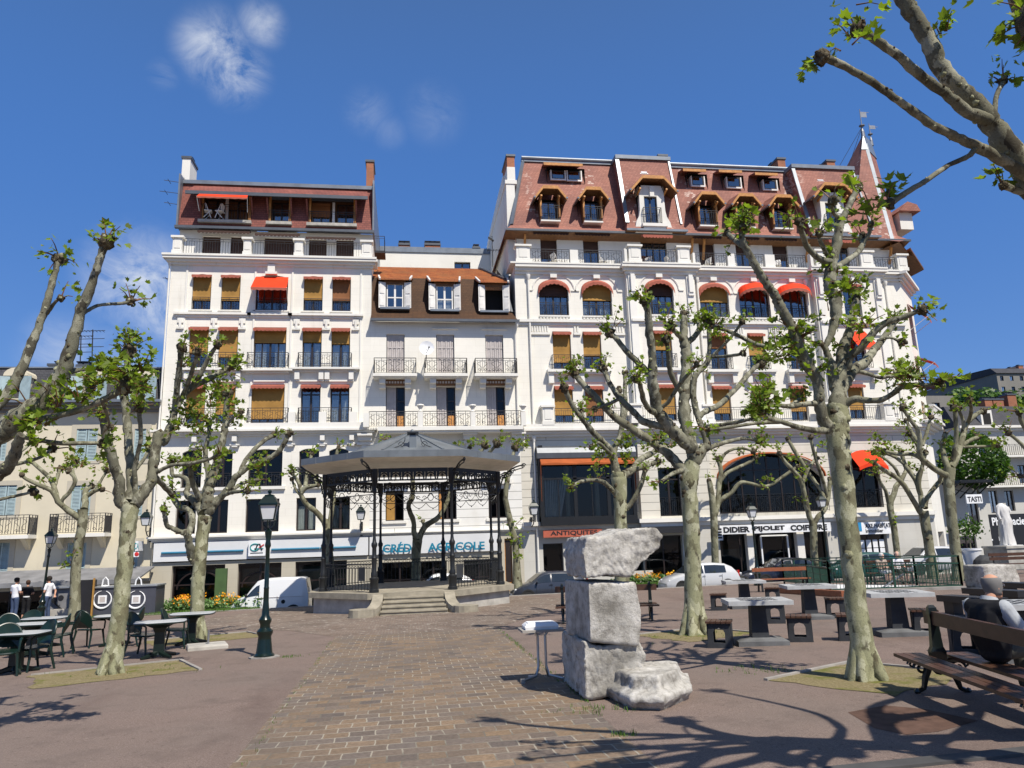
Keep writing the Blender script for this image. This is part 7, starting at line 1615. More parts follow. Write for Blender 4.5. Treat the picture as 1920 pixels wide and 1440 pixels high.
# ------------------------------------------------------------ lamps
def lantern_into(root,c,s=1.):
    """lantern hanging point: c is the bottom centre"""
    L_=MB(); c=Vector(c); b,t,h=.115*s,.17*s,.30*s
    for i in range(4):
        a0=pi/4+i*pi/2; p=c+Vector((b*1.41*cos(a0),b*1.41*sin(a0),0)); q=c+Vector((t*1.41*cos(a0),t*1.41*sin(a0),h)); L_.bar(p,q,.022*s)
        a1=a0+pi/2; p2=c+Vector((b*1.41*cos(a1),b*1.41*sin(a1),0)); q2=c+Vector((t*1.41*cos(a1),t*1.41*sin(a1),h)); L_.bar(p,p2,.022*s); L_.bar(q,q2,.03*s)
    r4=1.41
    L_.lathe([(t*r4*1.12,h),(t*r4*1.1,h+.03*s),(t*r4*.95,h+.07*s),(t*r4*.62,h+.16*s),(t*r4*.5,h+.18*s),(t*r4*.5,h+.2*s),(.035*s,h+.215*s),(.03*s,h+.24*s),(.055*s,h+.26*s),(.05*s,h+.28*s),(.01,h+.31*s)],c,4,0,pi/4)
    L_.lathe([(b*r4,-.02*s),(b*r4,.005)],c,4,0,pi/4)
    o=L_.build('lantern','green_iron',root)
    g=MB(); g.lathe([(b*r4*.93,.01),(t*r4*.93,h-.005)],c,4,0,pi/4); g.build('glass','lantern_glass',o)
def lamp_post(label,loc,H,s=1.,lean=0):
    r=thing('street_lamp',label,'lamp',loc,'green street lamps on the square'); p=MB(); k=s; x,y,z=loc
    prof=[(.20,0),(.20,.05),(.16,.09),(.15,.16),(.13,.34),(.125,.40),(.155,.46),(.16,.50),(.10,.56),(.095,.62),(.12,.68),(.125,.72),(.075,.80),(.07,.9),(.055,1.05),(.05,1.3),(.055,1.32),(.05,1.34)]
    Hp=H-.80*k; prof=[(a*k,b*k) for a,b in prof]+[(.047*k,Hp*.55),(.04*k,Hp-.35*k),(.06*k,Hp-.3*k),(.06*k,Hp-.27*k),(.045*k,Hp-.2*k),(.07*k,Hp-.04*k),(.07*k,Hp),(.03*k,Hp+.03*k)]
    p.lathe(prof,(x,y,z),14); p.build('post','green_iron',r,True,35)
    f=MB(); zb=z+Hp+.03*k
    for s_ in (-1,1): f.tube([(x+s_*.02*k,y,zb),(x+s_*.11*k,y,zb+.08*k),(x+s_*.12*k,y,zb+.19*k)],.014*k,6); f.tube([(x,y+s_*.02*k,zb),(x,y+s_*.11*k,zb+.08*k),(x,y+s_*.12*k,zb+.19*k)],.014*k,6)
    f.build('lantern_cradle','green_iron',r); lantern_into(r,(x,y,zb+.19*k),k)
    if lean: r.rotation_euler.y=lean
    return r
g=G(495,1233); lamp_post('tall dark green street lamp standing alone between the café tables and the bandstand',g,P(495,921,g.y).z-g.z)
st_=MB(); a=[(g.x+.3*cos(t),g.y+.26*sin(t)) for t in [2*pi*i/8 for i in range(8)]]; st_.prism([(x,y,gz(x,y)-.05) for x,y in a],(0,0,.075)); struct(st_.build('lamp_plinth','kerb_stone'))
g=G(75,1163); lamp_post('slightly leaning green street lamp beside the three standing people',g,P(88,992,g.y).z-g.z,1.05,R(2.2))
gx=P(1421,1085,33); gg=Vector((gx.x,33,gz(gx.x,33))); lamp_post('green street lamp in front of the black lettered hairdresser sign',gg,P(1421,944,33).z-gg.z,1.05)
gx=P(1556,1085,34); gg=Vector((gx.x,34,gz(gx.x,34))); lamp_post('green street lamp half hidden by the tallest plane tree',gg,P(1556,926,34).z-gg.z,1.05)
def wall_lamp(label,px,py,Y,s=1.3,wall=.8):
    c=P(px,py,Y); r=thing('wall_lamp',label,'lamp',c,'lanterns on wall brackets'); b=MB(); b.tube([c+Vector((0,wall,-.65)),c+Vector((0,.25,-.5)),c+Vector((0,0,-.25)),c],.03,6); b.tube([c+Vector((0,wall,-.25)),c+Vector((0,.3,-.3)),c+Vector((0,.1,-.38))],.022,6); b.box(c.x-.07,c.x+.07,c.y+wall-.05,c.y+wall,c.z-.85,c.z-.1); b.build('bracket','black_iron',r); lantern_into(r,c,s)
wall_lamp('lantern on a bracket at the corner between the cream house and the white building',274,985,FY-.75,1.35)
wall_lamp('lantern on a bracket just above the bank fascia left of the bandstand doorway',676.5,974,FY-.85,1.3)
wall_lamp('lantern on a bracket beside the downpipes left of the bow window',1001,965,FY-1.0,1.35,.95)
# ------------------------------------------------------------ café furniture
def make_chair():
    r=thing('cafe_chair','x','chair',(0,0,0),'green plastic chairs of the café terrace')
    s=MB(); n=8; ring=lambda z,k:[(.23*k*(abs(cos(t))**.6)*(1 if cos(t)>0 else -1),.23*k*(abs(sin(t))**.6)*(1 if sin(t)>0 else -1)-.0,z+.02*sin(t)) for t in [2*pi*i/20 for i in range(20)]]
    s.loft([ring(.40,.96),ring(.42,1.0),ring(.44,.97)]); s.build('seat','green_plastic',r,True,40)
    b=MB(); pts=[]
    def bp(u,v): # u -1..1, v 0..1
        return Vector((u*.235*(1-.05*v),.215+.10*v-.045*(1-u*u)*0+.05*(u*u)*-1+.02,.47+.43*v))
    prof=[]
    for i in range(17):
        t=pi*i/16; prof.append((cos(t)*1.0,.42+.58*sin(t)**.8))
    ol=[( -1.0,.12),(-.8,0.02),(.8,.02),(1.0,.12)]+[(x,z) for x,z in prof]
    f=[bp(u,v)+Vector((0,-.012,0)) for u,v in ol]; g_=[bp(u,v)+Vector((0,.012,0)) for u,v in ol]; c0=bp(0,.45)+Vector((0,.03,0)); n=len(ol)
    for i in range(n): b.face([f[i],f[(i+1)%n],c0]); b.face([g_[(i+1)%n],g_[i],c0+Vector((0,.024,0))]); b.face([f[i],g_[i],g_[(i+1)%n],f[(i+1)%n]])
    b.tube([bp(u,v) for u,v in ol[3:]]+[bp(*ol[0])],.017,6); 
    for u in (-.92,.92): b.tube([bp(u,.12),Vector((u*.23,.2,.42))],.02,6)
    b.build('backrest','green_plastic',r,True,40)
    for s_ in (-1,1):
        a=MB(); a.tube([(s_*.245,.24,.66),(s_*.26,.05,.655),(s_*.26,-.17,.635),(s_*.255,-.215,.60),(s_*.24,-.215,.42)],[.016,.024,.024,.02,.018],6); a.build('armrest','green_plastic',r,True)
        for y0,y1 in ((-.2,-.25),(.19,.27)):
            l=MB(); l.tube([(s_*.21,y0,.42),(s_*.225,y0,.34),(s_*.255,y1,0)],[.034,.026,.02],6); l.build('leg','green_plastic',r,True)
    return r
chair0=make_chair()
cl=[ # px,py,rz(front direction: -Y rotated), label
((165,1214),R(160),'green plastic chair standing alone just left of the leaning plane tree trunk'),
((266,1229),R(75),'green chair at the left side of the nearest pedestal table right of the leaning tree'),
((328,1216),R(95),'green plastic chair between the two pedestal tables right of the leaning tree'),
((238,1212),R(-80),'green plastic chair half hidden behind the leaning plane tree trunk'),
((113,1226),R(-70),'rightmost of the two green chairs seen edge on left of the leaning tree'),
((93,1233),R(-68),'left neighbour of the two green chairs seen edge on left of the leaning tree'),
((60,1257),R(-35),'large green chair in front of the edge on pair at the left'),
((3,1268),R(20),'nearest green chair, cut by the left edge of the view'),
((12,1226),R(30),'green chair at the left edge behind the nearest table'),
((45,1216),R(0),'dark green chair with rounded back below the three standing people'),
((-18,1232),R(60),'green chair cut off by the left edge beside the café tables'),
]
for i,(px,rz,lab) in enumerate(cl):
    o=chair0 if i==0 else copy_tree(chair0); g=G(*px); place(o,g,rz,lab,1.0)
def make_table():
    r=thing('cafe_table','x','table',(0,0,0),'pedestal tables of the café terrace')
    t=MB(); ring=lambda z,k:[((.50*k)*(abs(cos(t))**.45)*(1 if cos(t)>0 else -1),(.36*k)*(abs(sin(t))**.45)*(1 if sin(t)>0 else -1),z) for t in [2*pi*i/28 for i in range(28)]]
    t.loft([ring(.69,.96),ring(.70,1.0),ring(.722,1.0),ring(.728,.985)]); o=t.build('tabletop','pale_table_top',r,True,35)
    e=MB(); e.loft([ring(.688,1.012),ring(.715,1.012)],0,True,False); e.loft([ring(.60,.30),ring(.66,.55),ring(.688,.9)],0,True,False); e.build('rim','dark_green_table',o)
    p=MB(); p.loft([[(x*w,y*w,z) for x,y in ((-1,-.7),(1,-.7),(1,.7),(-1,.7))] for z,w in ((.06,.13),(.12,.105),(.5,.095),(.62,.14),(.67,.2))]); p.build('pedestal','dark_green_table',r)
    for a in range(4):
        f=MB(); t_=R(40)+a*pi/2*1.0; d=Vector((cos(t_),sin(t_),0)); f.tube([d*.05+Vector((0,0,.10)),d*.2+Vector((0,0,.06)),d*.40+Vector((0,0,.025))],[.06,.045,.03],6); f.build('foot','dark_green_table',r)
    return r
tb0=make_table()
for i,(px,rz,lab) in enumerate([((297,1233),R(12),'dark pedestal table with grey top nearest to the leaning tree on its right'),((358,1208),R(5),'dark pedestal table beside the pale parasol base'),((215,1210),R(10),'pale topped table behind the leaning plane tree trunk'),((28,1262),R(-5),'nearest pale topped table at the left edge'),((58,1232),R(0),'middle pale topped table left of the edge on chairs'),((80,1214),R(0),'farthest pale topped table below the leaning street lamp')]):
    o=tb0 if i==0 else copy_tree(tb0); place(o,G(*px),rz,lab,1.0)
g=G(388,1216); b=MB(); b.loft([[(x*.42*k,y*.34*k,z) for x,y in ((-1,-1),(1,-1),(1,1),(-1,1))] for z,k in ((0,1.),(.07,1.),(.10,.96))]); pb=thing('parasol_base','pale concrete parasol base slab with a bare metal tube','parasol base',g); 
b.xf(Matrix.Translation(g)@Matrix.Rotation(R(18),4,'Z')); b.build('slab','concrete',pb); b=MB(); b.lathe([(.025,.08),(.025,.40)],(g.x+.02,g.y,g.z),8); b.build('tube','steel',pb)
# ------------------------------------------------------------ kiosk at the left
def at(px,py,Y): p=P(px,py,Y); return p
Yk=35.2
xa,xb=P(166,1120,Yk).x,P(292,1120,Yk).x; zg_=gz(xa,Yk); zt_=P(230,1101,Yk).z
kk=thing('bar_counter','dark grey folding bar counter with two round white emblems under the trees','counter',((xa+xb)/2,Yk,zg_)); b=MB(); b.box(xa,xb,Yk,Yk+1.2,zg_-.05,zt_); b.box(xa-.05,xb+.05,Yk-.06,Yk+1.2,zt_,zt_+.06,1); b.build('panel',['kiosk_panel','kiosk_steel'],kk)
for px in (192,255):
    c=P(px,1124,Yk-.02); e=MB(); e.tube([(c.x+.36*cos(t),c.y,c.z+.36*sin(t)) for t in [R(100)+R(330)*i/20 for i in range(21)]],[.012+.03*sin(pi*i/20) for i in range(21)],6); e.box(c.x-.17,c.x+.17,c.y-.01,c.y+.02,c.z-.17,c.z+.17); e.box(c.x-.11,c.x+.11,c.y-.015,c.y,c.z-.11,c.z+.11,1); e.build('emblem','sign_white' if False else ['sign_white','shutter_grey'],kk)
for px,lab in ((197,'white swan neck lamp on the left half of the grey counter'),(259,'white swan neck lamp on the right half of the grey counter')):
    c=P(px,1101,Yk+.3); e=MB(); e.tube([c+Vector((-.14,0,-.02)),c+Vector((-.1,0,.3)),c+Vector((.0,0,.42)),c+Vector((.1,0,.3)),c+Vector((.14,0,.05))],.03,6); e.ball(c+Vector((0,0,.02)),.14,0,8,5,(1,1,.6)); tag(e.build('counter_lamp','sign_white'),lab,'lamp')
Yb=35.0; c=P(155,1150,Yb); b=MB(); b.box(c.x-.32,c.x+.28,Yb,Yb+.5,gz(c.x,Yb),P(155,1088,Yb).z); b.box(c.x-.40,c.x-.34,Yb+.02,Yb+.1,gz(c.x,Yb),P(147,1078,Yb).z,1); b.box(c.x+.30,c.x+.36,Yb+.02,Yb+.1,gz(c.x,Yb),P(147,1085,Yb).z,1); tag(b.build('folded_panel',['sign_black','ochre_blind']),'tall black folded stall panel between two timber uprights','panel')
Ys=37.5; xa,xb=P(84,1110,Ys).x,P(134,1110,Ys).x; b=MB(); zg_=gz(xa,Ys)-.3; z1_=P(60,1105,Ys).z; b.box(xa,xb,Ys,Ys+.9,zg_,z1_,0); b.box(xa-.1,xb+.1,Ys-.15,Ys+1,z1_,z1_+.08,1)
sv=thing('serving_stall','pale grey serving stall with dark round openings behind the three people','stall',((xa+xb)/2,Ys,zg_)); b.build('body',['fascia_grey','kiosk_steel'],sv)
for px,py in ((102,1125),(114,1121)): c=P(px,py,Ys-.02); e=MB(); e.tube([(c.x,c.y,c.z),(c.x,c.y+.03,c.z)],.12,10); e.build('round_opening','sign_black',sv)
e=MB(); p,q=P(95,1125,Ys-.1),P(115,1142,Ys-.1); e.bar(p,q,.07,.05); e.build('handrail','black_iron',sv)
Yw=35.4; xa,xb=P(88,1150,Yw).x,P(133,1150,Yw).x; b=MB(); b.box(xa,xb,Yw,Yw+.4,gz(xa,Yw)-.3,P(110,1143,Yw).z); tag(b.build('low_wall','concrete'),'low concrete wall beside the leaning street lamp','wall')
Yc=40.2; xa,xb=P(-60,1095,Yc).x,P(268,1090,Yc).x; b=MB(); z0,z1=P(100,1094,Yc).z,P(100,1086,Yc).z; b.prism([(xa,Yc-.9,z0),(xb,Yc-.9,z0),(xb,Yc+1.6,z1+.35),(xa,Yc+1.6,z1+.35)],(0,0,.08)); b.box(xa,xb,Yc-.95,Yc-.9,z0-.1,z0+.12); tag(b.build('shop_awning','fascia_grey'),'long grey flat awning along the foot of the cream house','awning')
c=P(413,1127,40.9); b=MB(); b.box(c.x-.28,c.x+.28,40.8,41.0,sz(c.x,41)+.1,P(413,1066,40.9).z); tag(b.build('poster_panel','poster_green'),'tall narrow green poster panel by the bank entrance','poster')
# ------------------------------------------------------------ stone sculpture
def stone(label,rings,seed,amp=.05,mat='rough_stone',sub=4):
    """rings: closed outlines from bottom to top"""
    bm=bmesh.new(); vs=[[bm.verts.new(p) for p in r] for r in rings]; n=len(rings[0])
    for a,b in zip(vs,vs[1:]):
        for j in range(n): bm.faces.new((a[j],a[(j+1)%n],b[(j+1)%n],b[j]))
    bm.faces.new(list(reversed(vs[0]))); bm.faces.new(vs[-1])
    bmesh.ops.triangulate(bm,faces=[f for f in bm.faces if len(f.verts)>4])
    for f in range(sub): bmesh.ops.subdivide_edges(bm,edges=[e for e in bm.edges if e.calc_length()>.028],cuts=1,use_grid_fill=True)
    bmesh.ops.smooth_vert(bm,verts=bm.verts,factor=.5,use_axis_x=True,use_axis_y=True,use_axis_z=True)
    from mathutils import noise
    bm.normal_update(); so_=Vector((seed*3.1,seed*1.7,0))
    for v in bm.verts:
        q=v.co; d=noise.fractal(q*2.6+so_,.8,2,4)*amp*.55+noise.fractal(q*19+so_,.6,2,4)*amp*.30-abs(noise.noise(q*11+so_))*amp*.22
        v.co=q+v.normal*d
    me=bpy.data.meshes.new('stone'); bm.to_mesh(me); bm.free(); me.materials.append(MT[mat]); me.polygons.foreach_set('use_smooth',[True]*len(me.polygons))
    o=bpy.data.objects.new('stone_block',me); COL.objects.link(o); tag(o,label,'stone',"blocks of the stone sculpture")
    return o
# front face corners through pixels; side recedes along depth
def sp(px,py,Y): return P(px,py,Y)
def block_px(fl,fr,depth_,skew=(0,0)):
    """fl: list of (px,py) around the front outline at Y=fy ; returns front/back outlines"""
    pass
fy=9.35; dv=Vector((-.06,.95,0)); SB=lambda pts,Y:[P(x,y,Y) for x,y in pts]
def slabstone(label,front,Y,dvec,seed,amp=.04,taper=1.):
    f=SB(front,Y); c=sum(f,Vector())/len(f); b=[c+(p-c)*taper+dvec for p in f]; m=[p.lerp(q,.5) for p,q in zip(f,b)]
    return stone(label,[f,m,b],seed,amp)
slabstone('upper of the two bottom stones: rough upright stone under the smooth cube'.replace('upper of the two bottom stones: ',''),[(1125,1312),(1205,1290),(1208,1225),(1200,1202),(1130,1212),(1096,1204),(1098,1260),(1100,1312)],9.25,Vector((-0.03,1.15,.0)),2,.05)
slabstone('smoother cube shaped stone in the middle of the sculpture stack',[(1108,1204),(1198,1212),(1202,1150),(1192,1092),(1104,1092),(1106,1150)],9.2,Vector((-0.097,.95,0)),3,.016)
slabstone('widest jagged stone on top of the stack, overhanging to the right',[(1100,1084),(1140,1078),(1182,1082),(1206,1056),(1236,1028),(1242,1002),(1228,990),(1180,992),(1130,1006),(1100,1008),(1094,1035),(1098,1066)],9.15,Vector((-0.027,1.0,0)),4,.05)
# fallen profiled stone in front
def lowstone():
    a=[(1130,1296),(1172,1318),(1232,1322),(1290,1302),(1296,1280),(1280,1256),(1262,1251),(1215,1250),(1180,1262),(1150,1268),(1135,1284)]
    y0=8.75
    bot=[G(x,y) for x,y in ((1133,1308),(1185,1332),(1245,1334),(1293,1312),(1290,1286),(1150,1282))]; h=[.0,.20,.27,.44]
    c=sum(bot,Vector())/6
    def rg(k,z): return [Vector((c.x+(p.x-c.x)*k,c.y+(p.y-c.y)*k,p.z+z)) for p in bot]
    return stone('low moulded stone fragment lying in front of the stacked stones',[rg(.92,-.02),rg(1.06,.10),rg(1.04,.15),rg(.84,.20),rg(.76,.33)],6,.035)
lowstone()
# small table with papers
g=G(1018,1277); r=thing('folding_table','small pale grey folding table with curved tube legs beside the stacked stones','table',g); hT=P(1018,1178,g.y).z-g.z; t=MB(); t.box(g.x-.30,g.x+.30,g.y-.22,g.y+.24,g.z+hT-.03,g.z+hT); t.build('tabletop','kerb_stone',r)
for s in (-1,1):
    l=MB(); l.tube([(g.x+s*.10,g.y,g.z+hT-.03),(g.x+s*.055,g.y,g.z+hT-.10),(g.x+s*.055,g.y,g.z+.2),(g.x+s*.09,g.y-.02,g.z+.08),(g.x+s*.30,g.y-.1,g.z+.03)],.019,8); l.tube([(g.x+s*.055,g.y,g.z+.16),(g.x+s*.1,g.y+.12,g.z+.05),(g.x+s*.16,g.y+.24,g.z+.03)],.017,8); l.box(g.x+s*.30-.03,g.x+s*.30+.03,g.y-.13,g.y-.07,g.z,g.z+.06); l.build('leg','steel',r,True)
b=MB(); zz_=g.z+hT; b.loft([[(g.x-.24,g.y-.14,zz_),(g.x+.22,g.y-.14,zz_),(g.x+.22,g.y+.16,zz_),(g.x-.24,g.y+.16,zz_)],[(g.x-.25,g.y-.15,zz_+.04),(g.x+.23,g.y-.15,zz_+.045),(g.x+.23,g.y+.17,zz_+.05),(g.x-.25,g.y+.17,zz_+.045)],[(g.x-.22,g.y-.11,zz_+.08),(g.x+.2,g.y-.12,zz_+.085),(g.x+.2,g.y+.14,zz_+.085),(g.x-.21,g.y+.14,zz_+.08)]]); b.box(g.x-.2,g.x+.17,g.y-.1,g.y+.12,zz_+.082,zz_+.094); tag(b.build('white_bundle','sign_white'),'flat white bundle lying on the small folding table','bundle')
# ------------------------------------------------------------ chess tables and stools
def make_ct():
    r=thing('chess_table','x','table',(0,0,0),'concrete chess tables'); t=MB(); t.box(-.56,.56,-.42,.42,.70,.775)
    o=t.build('tabletop','table_slab',r); c=MB(); n=8; s=.08
    for i in range(n):
        for j in range(n):
            if (i+j)%2: x=(i-n/2)*s; y=(j-n/2)*s; c.face([(x,y,.777),(x+s,y,.777),(x+s,y+s,.777),(x,y+s,.777)])
    c.build('chessboard','dark_concrete',o)
    p=MB(); p.loft([[(x*w,y*w,z) for x,y in ((-1,-1),(1,-1),(1,1),(-1,1))] for z,w in ((.1,.15),(.70,.125))]); p.build('pedestal','dark_concrete',r)
    b=MB(); b.loft([[(x*w*1.15,y*w,z) for x,y in ((-1,-1),(1,-1),(1,1),(-1,1))] for z,w in ((0,.38),(.085,.38),(.125,.16))]); b.build('base','slab_grey',r); return r
def make_stool():
    r=thing('stool','x','stool',(0,0,0),'concrete stools with slatted seats'); b=MB()
    for y in (-.19,.13):
        ol=[(-.215,0),(.215,0),(.175,.42),(-.175,.42)]; inn=[(-.10,.09),(.10,.09),(.10,.26),(.07,.32),(0,.34),(-.07,.32),(-.10,.26)]
        f=[]; # frame pieces as prisms
        def pr(pts): b.prism([(x,y,z) for x,z in pts],(0,.06,0))
        pr([(-.215,0),(-.10,0),(-.10,.26),(-.185,.3)]); pr([(.215,0),(.185,.3),(.10,.26),(.10,0)]); pr([(-.10,0),(.10,0),(.10,.09),(-.10,.09)]); pr([(-.185,.3),(-.10,.26),(-.07,.32),(0,.34),(.07,.32),(.10,.26),(.185,.3),(.175,.42),(-.175,.42)])
    b.box(-.212,-.13,-.13,.13,0,.40) ; b.box(.13,.212,-.13,.13,0,.40); b.build('frame','dark_concrete',r)
    s=MB()
    for k in range(5): x=-.22+k*.09; s.box(x,x+.078,-.23,.23,.42,.455)
    s.build('seat','bench_wood_dark',r); return r
ct=make_ct()
for i,(px,rz,lab) in enumerate([((1425,1207),R(-14),'nearest grey chess table, between two slatted stools'),((1398,1140),R(-14),'chess table farthest left, in front of the red plank bench'),((1520,1160),R(-14),'chess table seen left of the tallest plane tree trunk, in front of the railing'),((1686,1190),R(-14),'chess table standing right of the tallest plane tree trunk'),((1925,1236),R(-14),'chess table in front of the seated man at the right edge')]):
    o=ct if i==0 else copy_tree(ct); place(o,G(*px),rz,lab)
stl=make_stool()
for i,(px,rz,lab) in enumerate([((1352,1213),R(-28),'slatted stool nearest the trunk between sculpture and tables'),((1502,1202),R(-28),'slatted stool at the right of the nearest chess table'),((1349,1144),R(-28),'slatted stool left of the farthest left chess table'),((1450,1130),R(-28),'slatted stool right of the farthest left chess table'),((1455,1168),R(-28),'slatted stool half hidden behind the nearest chess table'),((1568,1158),R(-28),'slatted stool left beside the tallest tree trunk, farther back'),((1597,1200),R(-28),'slatted stool partly hidden by the tallest tree trunk'),((1737,1190),R(-28),'dark stool behind the iron end of the foreground bench'),((1815,1226),R(-28),'pale topped stool seen over the foreground bench seat')]):
    o=stl if i==0 else copy_tree(stl); place(o,G(*px),rz,lab)
# ------------------------------------------------------------ benches
def make_double_bench(label,L=2.3):
    """back to back bench: axis along local +X, post at both ends"""
    r=thing('park_bench',label,'bench',(0,0,0)); 
    for e in (.18,L-.18):
        p=MB()
        p.loft([[(e-w,-d,z),(e+w,-d,z),(e+w,d,z),(e-w,d,z)] for z,w,d in ((.36,.035,.08),(.45,.045,.085),(.5,.04,.06),(.8,.03,.04),(.86,.04,.05),(.93,.03,.045),(.96,.02,.02))])
        for k in range(6): 
            for s in (-1,1): p.ball((e-.03,s*.0,.52+k*.05),.02,0,6,4)
        for s in (-1,1):
            p.tube([(e,s*.05,.36),(e,s*.12,.28),(e,s*.17,.16),(e,s*.20,.05),(e,s*.27,.015)],[.045,.05,.04,.03,.025],6); p.ball((e,s*.28,.02),.035,0,6,4)
            p.tube([(e,s*.04,.34),(e,s*.22,.35),(e,s*.39,.368)],[.03,.025,.018],6)
            p.tube([(e,s*(.2+.09*cos(t)*(1-t/11)),.27+.08*sin(t)*(1-t/11)) for t in [i*.5 for i in range(16)]],.016,5); p.tube([(e,s*(.30+.05*cos(t)*(1-t/11)),.315+.045*sin(t)*(1-t/11)) for t in [i*.5 for i in range(16)]],.012,5)
        p.ball((e,0,.28),.09,0,8,6,(.5,1,1)); p.build('iron_end','bench_iron',r)
    for y in (-.37,-.265,-.16,.16,.265,.37):
        s=MB(); s.box(0,L,y-.048,y+.048,.375,.41); s.build('seat_plank','bench_wood_dark',r)
    s=MB(); s.box(.0,L,-.025,.025,.74,.89); s.build('back_plank','bench_wood_dark',r); return r
fb=make_double_bench('dark wooden back to back bench with ornate iron ends, the seated man on it',2.6)
def orient(o,p,q):
    o.location=p; o.rotation_euler.z=math.atan2(q[1]-p[1],q[0]-p[0])
g=G(1768,1299); ax=Vector((-.22,-.975)); orient(fb,(g.x-ax.x*.18,g.y-ax.y*.18,g.z),(g.x+ax.x,g.y+ax.y))
b2=copy_tree(fb); b2['label']='dark back to back bench seen end on behind the stone sculpture'; g=G(1222,1163); orient(b2,(g.x+.18,g.y,g.z),(g.x-1,g.y+.25))
def make_bench(label,loc,rz,L=2.0,m='bench_wood_red'):
    r=thing('park_bench',label,'bench',loc); x0=-L/2; 
    for e in (x0+.2,-x0-.2):
        p=MB(); p.bar((e,-.25,0),(e,-.2,.42),.06,.06); p.bar((e,.2,0),(e,.12,.42),.06,.06); p.bar((e,-.24,.42),(e,.16,.42),.05,.05); p.bar((e,.14,.42),(e,.26,.9),.05,.05); p.xf(Matrix.Translation(loc)); p.build('iron_end','black_iron',r)
    for y in (-.2,-.07,.06): s=MB(); s.box(x0,-x0,y-.055,y+.055,.44,.475); s.xf(Matrix.Translation(loc)); s.build('seat_plank',m,r)
    for z,y in (((.74,.215),) if m=='bench_wood_red' else ((.62,.185),(.80,.225))): s=MB(); s.box(x0,-x0,y-.045,y-.015,z,z+.14); s.xf(Matrix.Translation(loc)); s.build('back_plank',m,r)
    r.rotation_euler.z=rz; return r
make_bench('red plank bench in front of the black parked car',G(1468,1108),R(-6),2.15)
make_bench('dark bench with the elderly couple sitting on it',G(1672,1095),R(-10),1.9,'bench_wood_dark')
make_bench('dark bench in front of the white statue plinth',G(1908,1076),R(-5),2.2,'bench_wood_dark')
for k,(a,b_,h,lab) in enumerate((((1775,1150),(1880,1160),.42,'nearest dark stone bench block left of the seated man'),((1822,1136),(1930,1146),.45,'second dark stone bench block behind the seated man'),((1880,1122),(1990,1130),.45,'farthest dark stone bench block behind the seated man'))):
    p,q=G(*a),G(*b_); s=MB(); s.bar((p.x,p.y,p.z+h-.07),(q.x,q.y,q.z+h-.07),.42,.14)
    for t_ in (.15,.85): w=p.lerp(q,t_); s.box(w.x-.12,w.x+.12,w.y-.15,w.y+.15,w.z-.02,w.z+h-.14)
    tag(s.build('stone_bench','sign_black'),lab,'bench','dark stone bench blocks')
# ------------------------------------------------------------ railing round the stairwell
A=G(1516,1100);B=G(1558,1112);C=G(1805,1104);D=A+Vector((.5,3.0,0)); Ee=C+Vector((.6,3.2,0))
for v in (D,Ee): v.z=gz(v.x,v.y)
fr=thing('green_railing','green metal railing with close vertical bars around the stairwell','railing',A)
def panel(p,q,name='railing_panel'):
    m=MB(); L=(q-p).length; up=Vector((0,0,1)); n=max(2,int(L/1.6))
    for k in range(n+1): c=p.lerp(q,k/n); m.bar(c,c+up*1.12,.055,.055)
    for z in (.12,.86,1.1): m.bar(p+up*z,q+up*z,.05,.045)
    k=int(L/.11)
    for i in range(k): c=p.lerp(q,i/k); m.bar(c+up*.14,c+up*.86,.014,.014)
    for z in (.36,.6): m.bar(p+up*z,q+up*z,.014,.014)
    m.build(name,'green_fence_paint',fr)
panel(A,B); panel(B,C); panel(A,D); panel(D,Ee); panel(C,Ee)
m=MB(); p,q=G(1655,1110)+Vector((0,.8,-.2)),P(1748,1040,31.5); m.tube([p,q],.03,8); m.build('diagonal_handrail','steel',fr)
s=MB(); B2_=B+Vector((.1,.25,0)); 
m=MB(); 
for a,b_ in ((A,B),(B,C)): m.bar(a+Vector((0,-.12,.03)),b_+Vector((0,-.12,.03)),.3,.14)
struct(m.build('stairwell_coping','kerb_stone'))
sheet('stairwell_floor',[(B.x+.3,B.y+.3),(C.x-.3,C.y+.35),(Ee.x-.3,Ee.y-.4),(D.x+.3,D.y-.4)],'fascia_white',.012)
p,q=G(1465,1112),G(1585,1120); m=MB(); m.bar((p.x,p.y,p.z+.1),(q.x,q.y,q.z+.1),.25,.2); tag(m.build('low_parapet','bench_wood_red'),'low reddish parapet strip behind the chess tables','parapet')
# ------------------------------------------------------------ statue, planter, blocks
g=G(1897,1064); Yst=g.y; zt0_=P(1897,1023,Yst).z
pt=thing('stone_plinth','grey square plinth under the white statue','plinth',g); m=MB(); w=.85; m.box(g.x-w,g.x+w,Yst-w,Yst+w,g.z-.05,zt0_-.12); m.box(g.x-w-.06,g.x+w+.06,Yst-w-.06,Yst+w+.06,zt0_-.12,zt0_); m.build('block','concrete',pt)
Hs=P(1897,943,Yst).z-zt0_; m=MB(); rings=[]
def fold(t,z,amp): return 1+amp*sin(9*t+z*2.2)+amp*.6*sin(15*t-z*3)
for f,rx,ry,cx,amp in ((0,.40,.34,0,.10),(.05,.37,.32,0,.12),(.3,.33,.29,.0,.12),(.5,.34,.29,.04,.10),(.58,.36,.30,.06,.06),(.68,.30,.24,.04,.05),(.8,.34,.24,.0,.06),(.9,.36,.22,-.03,.05),(.95,.26,.18,-.04,.03),(.985,.12,.11,-.05,.0),(1.0,.085,.085,-.05,0)):
    rings.append([(g.x+cx+rx*fold(t,f*6,amp)*cos(t)*Hs/2.35,Yst+ry*fold(t,f*6,amp)*sin(t)*Hs/2.35,zt0_+Hs*f) for t in [2*pi*i/40 for i in range(40)]])
m.loft(rings); k=Hs/2.35
